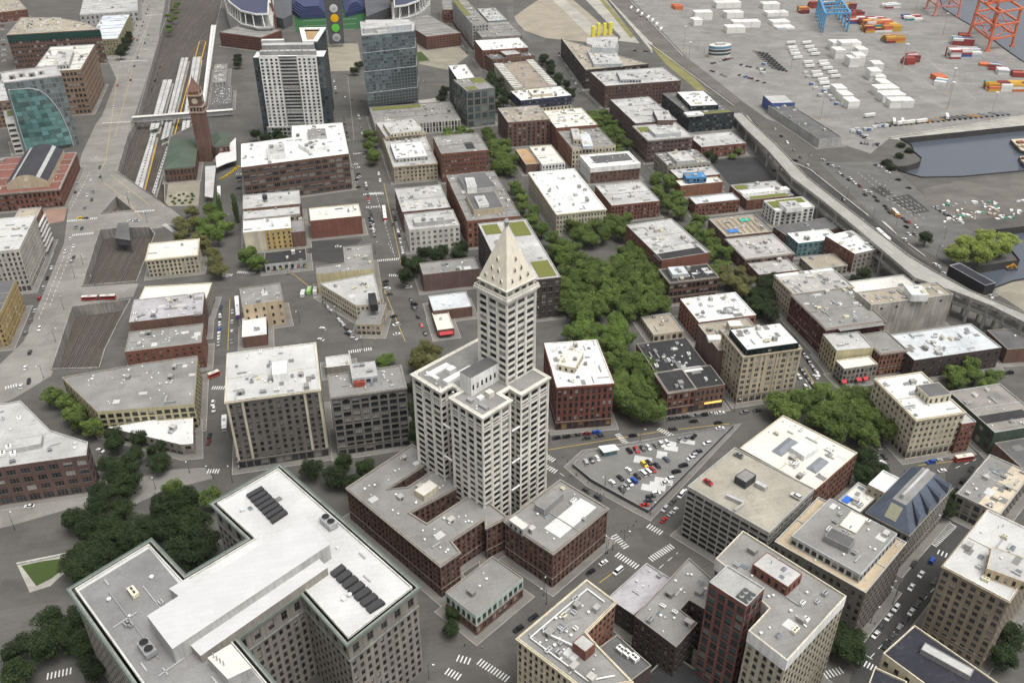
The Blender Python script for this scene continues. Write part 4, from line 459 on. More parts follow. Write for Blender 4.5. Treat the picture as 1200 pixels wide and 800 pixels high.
('driving beside the peach building',0.0,-1.564,[(272.4,-58.3,525.9,'silver'),(272.0,-58.2,513.2,'silver'),(271.7,-58.1,500.7,'silver'),(271.4,-58.1,489.1,'grey')]),
('parked at the kerb by the hotel side',0.0,-1.467,[(275.4,-54.3,393.6,'silver'),(277.4,-53.3,383.6,'white'),(278.5,-52.7,378.3,'white'),(279.6,-52.2,373.0,'dark'),(280.6,-51.7,368.5,'dark')]),
('parked along the tan stone street, left kerb',0.0,-1.607,[(429.0,46.0,714.8,'white'),(429.7,45.8,707.4,'dark'),(431.0,45.3,693.5,'black'),(431.6,45.0,686.5,'red'),(432.4,44.7,678.8,'silver'),(433.7,44.2,665.1,'dark'),(434.3,44.0,658.8,'dark'),(435.1,43.7,651.7,'black'),(435.8,43.5,644.3,'grey'),(437.2,43.0,631.4,'grey'),(438.0,42.7,624.1,'white'),(438.9,42.4,616.3,'black')]),
('parked along the tan stone street, right kerb',0.0,-1.604,[(460.4,61.8,661.4,'navy'),(462.4,61.4,647.0,'dark'),(463.3,61.2,640.9,'black'),(464.4,60.9,633.4,'silver'),(465.4,60.7,626.5,'silver'),(466.4,60.4,619.5,'white'),(467.5,60.2,612.2,'navy'),(468.7,60.0,605.0,'white'),(469.7,59.7,598.4,'white'),(470.9,59.5,591.1,'white'),(471.9,59.3,584.7,'white')]),
('parked by the cream wedge front',0.0,1.891,[(415.3,15.0,476.4,'dark'),(410.3,13.0,482.6,'silver'),(405.9,11.1,488.3,'dark'),(401.4,9.2,494.0,'silver'),(396.9,7.3,499.9,'white'),(388.0,3.3,511.7,'silver'),(383.8,1.4,517.5,'grey'),(379.6,-0.5,523.3,'dark')]),
('parked along the wedge street',0.0,-1.51,[(474.5,54.0,533.8,'grey'),(481.6,55.2,513.8,'black'),(485.7,55.9,502.5,'grey'),(489.7,56.5,492.1,'dark'),(494.0,57.2,480.9,'red'),(498.2,57.9,470.5,'black')]),
('parked along the tall tan block street',0.0,-1.647,[(939.4,263.9,380.1,'dark'),(942.6,263.6,376.4,'black'),(946.4,263.3,372.2,'dark'),(950.6,263.0,367.5,'grey'),(954.0,262.7,363.7,'dark'),(958.3,262.3,359.0,'red'),(961.9,262.0,355.2,'grey'),(966.0,261.7,350.8,'silver')]),
('parked before the maroon block',0.0,-1.714,[(929.4,276.3,413.3,'dark'),(932.3,275.7,409.2,'black'),(935.4,275.1,404.7,'blue'),(938.7,274.4,400.0,'dark'),(941.9,273.7,395.6,'black'),(945.4,273.1,390.8,'silver'),(948.2,272.5,386.9,'black'),(951.7,271.8,382.2,'silver'),(954.6,271.3,378.5,'dark'),(958.1,270.6,374.0,'white')]),
('parked by the wide dark warehouse',0.0,-0.007,[(1126.8,347.7,349.8,'black'),(1142.7,356.5,349.8,'black'),(1159.3,365.8,349.7,'grey'),(1174.5,374.3,349.6,'dark'),(1183.0,379.2,349.6,'black')]),
('parked along the shaded lower street, right kerb',0.0,0.564,[(1038.1,200.0,195.9,'black'),(1046.1,205.1,199.1,'dark'),(1053.9,210.3,202.4,'grey'),(1060.9,215.1,205.4,'black'),(1067.9,219.9,208.5,'white'),(1075.0,224.8,211.6,'dark'),(1082.6,230.3,215.1,'black'),(1095.5,239.8,221.1,'dark')]),
('parked on the far left avenue',0.0,-1.562,[(60.2,-182.5,617.7,'white'),(55.5,-182.4,602.0,'black'),(51.2,-182.3,588.5,'silver'),(46.3,-182.2,573.4,'red'),(40.7,-182.0,557.1,'silver'),(36.1,-181.9,544.3,'grey'),(30.5,-181.8,528.9,'grey')]),
('on the avenue in the far distance',0.0,-1.547,[(174.3,-196.2,1462.6,'grey'),(172.9,-195.6,1438.8,'black'),(171.3,-194.9,1411.3,'grey'),(168.1,-193.7,1361.0,'dark'),(166.5,-193.1,1336.3,'dark'),(164.7,-192.5,1311.2,'silver'),(162.7,-191.8,1283.5,'grey'),(160.9,-191.2,1258.8,'dark')]),
('parked in the far lot at the top left',0.0,0.22,[(2.7,-376.9,1381.3,'maroon'),(2.9,-371.8,1358.8,'white'),(3.2,-365.1,1328.9,'grey'),(3.5,-358.8,1300.7,'white'),(3.8,-353.2,1275.7,'maroon'),(4.1,-347.4,1249.8,'white'),(4.5,-341.0,1221.0,'white'),(4.8,-334.8,1193.4,'white')]),
('parked by the red corner block',0.0,-0.021,[(651.9,108.5,353.1,'black'),(663.8,114.0,352.9,'black'),(676.3,119.7,352.8,'dark'),(688.0,125.1,352.7,'maroon'),(699.1,130.3,352.6,'blue')]),
('parked by the arched brick row',0.0,-0.039,[(785.4,172.3,354.4,'dark'),(795.4,177.1,354.2,'dark'),(804.5,181.5,354.0,'dark'),(816.0,187.1,353.8,'grey'),(825.0,191.5,353.6,'black'),(834.3,196.0,353.5,'silver'),(844.2,200.9,353.3,'white')]),
('parked in the dock lot, first row',0.0,0.283,[(833.6,466.5,959.6,'maroon'),(836.5,467.7,955.5,'dark'),(839.3,468.9,951.5,'white'),(842.5,470.2,947.0,'white'),(845.1,471.2,943.4,'grey'),(848.1,472.5,939.1,'silver'),(851.0,473.6,935.1,'silver')]),
('parked in the dock lot, second row',0.0,0.591,[(868.3,510.1,973.4,'black'),(871.7,512.3,970.1,'white'),(875.6,514.7,966.5,'dark'),(879.5,517.1,962.8,'dark'),(887.6,522.2,955.3,'grey'),(891.5,524.5,951.8,'white'),(895.4,526.9,948.2,'black')]),
('parked in the dock lot, third row',0.0,0.39,[(866.8,490.5,935.9,'black'),(870.1,492.1,931.9,'white'),(873.7,493.8,927.7,'blue'),(877.8,495.8,923.0,'navy'),(880.9,497.3,919.3,'maroon'),(884.4,498.9,915.3,'white'),(888.0,500.6,911.2,'black'),(895.7,504.2,902.5,'dark')]),
('parked in the dock lot, fourth row',0.0,2.029,[(834.5,479.9,987.3,'dark'),(837.5,484.0,989.3,'dark'),(844.4,493.7,994.1,'white'),(848.1,498.9,996.7,'navy'),(851.3,503.5,998.9,'black'),(854.7,508.5,1001.4,'red'),(858.2,513.5,1003.8,'silver')]),
('parked by the dock warehouse',0.0,0.067,[(999.5,514.0,738.3,'red'),(1002.7,514.3,734.1,'white'),(1006.2,514.6,729.3,'grey'),(1009.8,515.0,724.6,'grey'),(1013.5,515.3,719.7,'black'),(1016.8,515.6,715.3,'white'),(1027.8,516.5,701.3,'dark')]),
('parked beside the basin corner',0.0,0.996,[(1009.3,503.7,707.0,'dark'),(1013.4,506.3,705.3,'black'),(1016.7,508.4,703.9,'dark'),(1024.1,513.0,700.9,'grey'),(1028.4,515.7,699.1,'dark')]),
('along the port fence road',0.0,-1.748,[(908.0,444.2,761.8,'silver'),(915.7,440.6,741.8,'black'),(922.5,437.5,724.6,'white'),(930.4,434.1,705.4,'grey'),(938.1,430.9,687.4,'black'),(946.4,427.5,668.6,'white')]),
('on the road under the viaduct',0.0,-1.612,[(936.6,395.6,624.8,'black'),(946.0,395.0,610.5,'white'),(952.8,394.6,600.3,'silver'),(962.6,394.0,586.2,'red'),(971.0,393.5,574.4,'dark'),(979.8,393.0,562.5,'red'),(990.7,392.4,548.1,'silver'),(1000.9,391.9,535.1,'black')]),
('parked by the gravel lot',0.0,-0.019,[(1096.8,481.9,564.0,'silver'),(1106.3,481.7,553.3,'white'),(1113.3,481.5,545.7,'black'),(1116.2,481.5,542.7,'white'),(1120.0,481.4,538.5,'white'),(1123.0,481.3,535.4,'silver')]),
('parked at the long brick warehouse',0.0,-1.707,[(655.2,317.0,1073.6,'navy'),(660.2,312.2,1038.5,'grey'),(663.1,309.5,1019.1,'silver'),(665.6,307.3,1002.7,'dark'),(668.2,305.0,986.0,'grey'),(671.0,302.6,968.8,'silver'),(674.4,299.8,948.3,'silver'),(677.2,297.6,932.1,'grey'),(680.4,295.1,913.9,'dark')]),
('parked beside the saw edged roof',0.0,-0.036,[(576.8,222.3,1024.1,'white'),(578.9,221.9,1013.0,'dark'),(581.2,221.5,1000.7,'black'),(584.9,220.8,981.2,'blue'),(587.2,220.4,969.8,'white'),(589.2,220.0,959.7,'silver'),(591.7,219.6,947.4,'black'),(593.7,219.2,937.8,'dark'),(595.9,218.8,927.6,'silver'),(598.6,218.4,915.0,'white')]),
('on the tower plaza road',0.0,-1.586,[(440.8,88.5,1025.5,'blue'),(442.9,88.2,1005.3,'black'),(444.4,87.9,989.8,'white'),(446.6,87.6,969.0,'black')]),
('parked by the station drive',0.0,0.006,[(280.0,-57.8,763.8,'white'),(279.9,-57.8,755.8,'navy'),(279.8,-57.7,747.7,'grey'),(279.6,-57.6,732.8,'black')]),
('by the stadium plaza',0.0,-1.53,[(522.5,203.5,1226.3,'black'),(526.8,204.4,1203.9,'white'),(531.1,205.3,1181.9,'grey'),(534.6,206.0,1164.6,'black'),(543.0,207.6,1124.5,'silver'),(547.3,208.4,1104.7,'black')]),
]
SHEETS = [
('road',3.0,'grey_asphalt',[[311.6,1332.6],[322.6,1338.6],[309.3,1275.5],[300.4,1209.4],[311.5,1157.7],[320.3,1148.8],[312.0,1127.7],[297.0,1134.5],[288.8,1183.7],[295.3,1247.8]]),
('road',2.0,'concrete_road',[[-172.7,373.2],[-119.0,366.2],[-117.8,379.0],[-101.0,371.7],[-85.1,374.5],[-68.6,372.2],[-64.2,362.9],[-87.9,359.0],[-99.0,352.4],[-131.7,355.8],[-153.0,350.7],[-167.0,348.4]]),
('road',2.0,'dark_asphalt',[[418.6,798.1],[437.4,803.6],[420.0,679.6],[427.3,657.2],[420.5,558.6],[418.9,524.9],[417.0,493.1],[422.3,452.7],[415.8,457.3],[411.1,499.7],[412.3,563.4],[415.6,660.1]]),
('railway_verge',4.0,'dark_gravel',[[478.6,1376.4],[512.0,1368.4],[462.2,1020.7],[452.9,852.9],[440.1,841.4],[446.0,1107.5]]),
('dock_yard',0.5,'yard',[[508.0,1401.5],[984.8,1275.6],[924.8,1174.1],[905.1,1105.2],[890.2,1041.7],[861.2,964.2],[844.1,913.7],[837.2,855.4],[759.9,743.3],[538.1,714.1],[498.0,682.4],[451.6,790.2],[453.0,949.3],[483.1,1205.2]]),
('road',1.0,'concrete_road',[[-208.9,1573.6],[-178.1,1566.2],[-165.9,1254.4],[-163.5,1114.9],[-161.7,886.9],[-160.1,796.3],[-109.6,704.9],[-94.8,675.1],[-98.0,675.9],[-117.7,668.1],[-159.3,673.9],[-158.0,584.3],[-121.4,580.7],[-122.7,562.4],[-159.4,558.5],[-158.3,476.6],[-174.8,457.1],[-190.2,448.7],[-196.8,477.1],[-181.6,519.8],[-181.0,657.9],[-188.4,722.1],[-197.1,849.3],[-196.5,930.1],[-194.0,958.6],[-196.3,1088.0],[-218.8,1184.2],[-201.9,1252.2]]),
('plaza',1.0,'tan_paving',[[43.8,1187.8],[82.2,1178.6],[76.3,1057.3],[40.1,1061.6]]),
('plaza',1.0,'tan_paving',[[154.2,1161.3],[196.5,1236.7],[207.0,1089.8],[173.4,1034.0],[143.8,1068.5]]),
('plaza',2.0,'redpave',[[-207.3,722.5],[-190.5,735.4],[-187.8,699.4],[-197.9,695.9]]),
('plaza',2.0,'tan_paving',[[-115.4,760.6],[-89.4,759.1],[-88.4,704.5],[-114.1,710.6]]),
('lawn',2.0,'grass',[[149.0,1120.8],[154.4,1121.5],[158.3,1079.2],[143.2,1078.1]]),
('construction_ground',1.0,'sand',[[305.8,1268.5],[340.7,1325.6],[401.9,1420.5],[423.2,1415.3],[411.2,1127.0],[366.8,1117.8],[321.1,1148.6],[303.6,1194.3]]),
('road',2.0,'pale_concrete',[[391.9,1384.7],[410.9,1380.2],[401.9,1183.6],[379.4,1146.8]]),
('road',2.0,'pale_concrete',[[441.2,1372.9],[471.5,1365.6],[429.6,1096.2],[407.0,1114.7],[417.4,1132.2]]),
('road',2.0,'pale_concrete',[[477.2,1364.2],[492.4,1360.6],[461.8,1135.3],[427.9,1046.8]]),
('dry_verge',3.0,'drygrass',[[462.1,1367.9],[469.6,1366.0],[435.5,1131.3],[427.3,1123.1]]),
('dry_verge',2.0,'drygrass',[[440.3,1092.6],[444.8,1067.2],[436.8,936.0],[425.9,852.0],[420.3,872.0],[426.8,1000.6]]),
('parking_lot',1.0,'black_asphalt',[[348.9,700.9],[393.3,698.8],[386.3,643.5],[342.0,639.0],[345.0,669.0]]),
('parking_lot',1.0,'dark_asphalt',[[-5.4,619.3],[33.3,613.7],[22.3,594.8],[14.7,576.2],[-8.3,588.4]]),
('gravel_lot',4.0,'dark_gravel',[[492.5,599.8],[537.5,607.8],[614.4,609.0],[562.5,541.8],[503.1,536.9],[478.5,548.2]]),
('quay_apron',2.0,'pale_concrete',[[537.4,713.0],[723.2,741.8],[697.2,710.4],[544.8,707.1]]),
('lawn',2.0,'grass',[[-144.0,322.8],[-135.3,323.5],[-122.4,323.0],[-123.1,319.0],[-129.7,311.7],[-135.1,308.7]]),
('park_path',1.0,'pale_concrete',[[-145.8,323.8],[-122.8,325.5],[-121.3,318.6],[-129.4,307.3],[-137.1,305.5]]),
('road',1.0,'grey_asphalt',[[442.1,674.3],[501.0,660.2],[489.3,599.0],[480.9,517.5],[436.1,495.5],[428.6,438.9],[431.4,382.7],[442.5,395.9],[430.7,483.0],[420.6,535.8]]),
('bus_lane',3.0,'palelane',[[424.5,550.4],[423.3,527.5],[425.9,538.4],[427.4,550.6]]),
('terrace_paving',1.0,'pale_concrete',[[122.3,932.3],[143.1,934.8],[145.8,897.8],[121.3,896.6]]),
('ferry_lanes',3.0,'dark_asphalt',[[455.1,589.2],[477.1,592.8],[473.4,559.0],[458.4,556.5]]),
('ferry_lanes',3.0,'dark_asphalt',[[452.2,612.5],[466.9,613.7],[465.2,595.7],[453.8,591.7]]),
('road',1.0,'dark_asphalt',[[176.7,184.0],[193.1,201.7],[220.7,220.2],[262.0,251.1],[272.3,254.4],[282.1,246.2],[249.3,227.0],[221.8,202.5],[196.6,189.3],[184.6,179.2]]),
('road',1.0,'dark_asphalt',[[289.7,283.2],[298.8,289.1],[311.6,291.5],[320.4,299.3],[321.8,291.8],[285.9,267.4],[273.8,254.6],[251.6,239.7],[252.5,246.0],[276.5,264.7]]),
]
CROSSINGS = [[[140.7,349.8],[143.2,338.3]],[[163.1,348.8],[169.3,339.9]],[[97.8,344.2],[102.8,336.1]],[[95.4,335.4],[101.6,327.7]],[[114.8,280.0],[118.1,270.6]],[[112.1,268.5],[118.9,258.6]],[[125.4,261.7],[138.7,267.4]],[[132.1,282.2],[136.8,275.5]],[[44.1,698.1],[57.9,696.2]],[[41.3,670.3],[53.1,669.2]],[[39.9,576.2],[56.8,575.5]],[[45.3,552.6],[53.5,550.6]],[[-136.5,704.6],[-121.5,703.6]],[[-112.4,675.4],[-103.9,659.8]],[[-177.5,670.7],[-162.2,671.1]],[[-185.8,698.2],[-163.7,698.9]],[[-66.3,579.4],[-62.0,576.4]],[[-56.4,581.8],[-43.7,577.2]],[[41.8,790.9],[52.9,791.5]],[[9.9,461.7],[24.3,462.1]],[[-181.6,469.6],[-175.2,471.3]],[[-67.5,369.1],[-61.3,367.6]],[[-68.1,442.6],[-60.7,440.8]],[[27.8,225.7],[32.8,221.0]],[[40.9,227.1],[50.5,215.8]],[[32.9,230.6],[38.2,227.3]],[[252.4,240.1],[269.3,249.0]],[[252.0,236.6],[255.1,232.8]],[[185.8,192.9],[191.2,186.0]],[[169.1,189.3],[177.7,190.2]],[[-201.2,1162.7],[-170.0,1160.0]],[[-195.2,1403.3],[-171.2,1401.5]],[[-191.0,932.7],[-164.5,930.9]],[[41.7,696.5],[58.6,694.2]],[[252.9,241.5],[270.2,249.7]],[[-122.4,258.8],[-112.9,259.5]],[[-66.6,581.1],[-59.4,577.7]]]
LINES = [('white',[[453.5,588.2],[458.6,556.8]]),('white',[[458.0,588.5],[461.6,557.3]]),('white',[[462.4,588.8],[464.6,557.8]]),('white',[[466.9,589.0],[467.6,558.4]]),('white',[[471.4,589.3],[470.6,558.9]]),('white',[[750.1,981.5],[791.0,975.8]]),('white',[[743.7,961.0],[784.0,955.3]]),('white',[[737.6,941.1],[777.1,935.4]]),('white',[[731.6,921.8],[770.5,916.2]]),('white',[[725.8,903.2],[764.1,897.6]]),('white',[[720.1,885.1],[757.8,879.5]]),('white',[[714.7,867.6],[751.8,862.0]]),('white',[[709.4,850.6],[745.9,845.1]]),('white',[[-111.5,474.4],[-119.3,460.7]]),('yellow',[[-164.8,789.4],[-126.7,715.8]]),('white',[[-183.4,798.8],[-186.7,721.7]]),('yellow',[[-19.3,571.3],[27.4,472.1]]),('white',[[52.1,699.4],[52.9,580.5]]),('yellow',[[61.1,715.8],[55.4,553.4]]),('white',[[96.6,337.6],[105.4,322.2]]),('yellow',[[74.1,261.5],[107.7,272.0]]),('white',[[296.3,284.3],[310.6,287.6]]),('yellow',[[267.3,382.8],[262.1,349.6]]),('yellow',[[-182.6,1119.5],[-173.5,889.7]]),('white',[[-187.1,1341.1],[-186.4,1111.5]]),('white',[[537.2,1074.7],[595.0,1071.8]]),('yellow',[[-196.6,1103.5],[-173.7,826.4],[-174.8,801.8]]),('white',[[-207.8,1451.6],[-203.8,1180.6]]),('white',[[-189.7,1447.3],[-181.3,1175.2]]),('yellow',[[-170.1,777.0],[-142.3,723.0],[-130.0,690.0]]),('white',[[-186.5,751.2],[-172.5,755.1]]),('white',[[-177.4,635.8],[-177.7,544.7]]),('white',[[-173.6,652.5],[-174.2,560.4]]),('yellow',[[99.6,254.2],[106.8,258.1]]),('white',[[127.6,256.0],[139.2,262.9]]),('white',[[190.0,194.5],[193.2,189.0]]),('white',[[191.2,192.6],[246.2,222.7]]),('yellow',[[-60.2,480.8],[-60.4,544.5]]),('yellow',[[98.7,345.4],[164.2,346.3],[201.9,343.9]]),('yellow',[[130.9,300.3],[125.6,296.2]]),('white',[[262.1,372.1],[258.3,352.7]]),('yellow',[[279.3,290.4],[298.8,289.1]]),('white',[[722.0,1030.3],[673.2,830.5]]),('white',[[761.6,1020.8],[694.1,795.0]]),('white',[[743.9,1036.0],[834.4,1014.3]]),('white',[[461.6,644.0],[454.0,547.3]]),('white',[[467.8,637.5],[460.5,545.8]]),('yellow',[[38.6,547.9],[44.8,465.4]]),('white',[[57.4,1035.6],[45.9,825.1]]),('white',[[50.9,602.2],[52.3,587.6]]),('white',[[503.1,777.8],[521.7,773.3]])]
POLES = [[150.1,340.6],[176.6,357.7],[120.9,310.5],[104.3,351.5],[127.1,302.0],[107.7,269.5],[74.6,252.9],[74.3,248.2],[-56.7,394.2],[-162.1,475.3],[-75.7,369.7],[-91.1,361.3],[-64.2,362.9],[-54.9,357.4],[-164.7,599.9],[-164.3,555.2],[-162.0,618.6],[-149.4,583.8],[-162.6,515.3],[-143.0,723.2],[-125.2,682.4],[-170.0,776.1],[-141.1,715.0],[39.9,615.9],[35.2,488.3],[61.0,607.1],[61.3,585.5],[39.9,587.1],[66.3,714.6],[-22.2,568.8],[-16.9,503.5],[6.2,500.6],[208.7,352.9],[245.2,352.2],[219.3,218.1],[215.3,214.4],[200.6,207.6],[194.2,214.8],[423.1,596.9],[452.5,594.2],[431.2,541.0],[453.0,513.0],[420.3,555.4],[455.5,555.1],[430.4,489.9],[20.8,223.4],[108.5,269.7],[111.4,271.1],[136.0,288.8],[117.3,273.0],[257.4,249.3],[130.4,473.5],[486.4,1044.8],[490.1,1033.8],[421.4,689.9],[429.4,672.1],[-156.8,369.4],[-151.5,347.5],[-64.3,659.9],[135.7,967.4],[291.3,365.2],[18.5,460.8],[-4.5,437.5]]
HOLES = {"rail":[[[-175.7,1599.0],[-164.9,1413.6],[-164.6,1254.1],[-162.3,1114.6],[-158.7,936.7],[-161.7,886.9],[-160.2,795.1],[-111.0,706.6],[-115.0,716.4],[-121.8,793.1],[-122.9,875.2],[-106.5,898.3],[-94.6,954.1],[-95.8,1325.3],[-91.4,1578.8]],[[-158.1,673.9],[-144.4,674.5],[-122.5,670.0],[-117.5,657.4],[-122.8,583.5],[-157.3,585.1]],[[-159.3,556.3],[-124.1,557.5],[-128.5,527.6],[-132.2,498.1],[-132.6,478.3],[-158.9,483.0]],[[-154.3,737.7],[-138.3,706.8],[-161.1,706.0]]],"water":[[[546.1,709.0],[734.1,713.6],[646.8,613.0],[542.6,614.7],[508.5,621.2],[498.1,638.6],[501.7,646.2],[511.2,645.6],[528.2,651.9],[535.7,660.7],[538.4,676.4],[546.3,691.4]],[[487.7,516.2],[547.2,515.9],[488.9,447.0],[456.2,444.5],[439.2,439.4],[442.9,466.8],[482.7,469.2],[487.5,482.4],[505.5,506.3]],[[984.8,1275.6],[924.8,1174.1],[905.1,1105.2],[890.2,1041.7],[861.2,964.2],[844.1,913.7],[837.2,855.4],[1158.4,1233.9]]]}
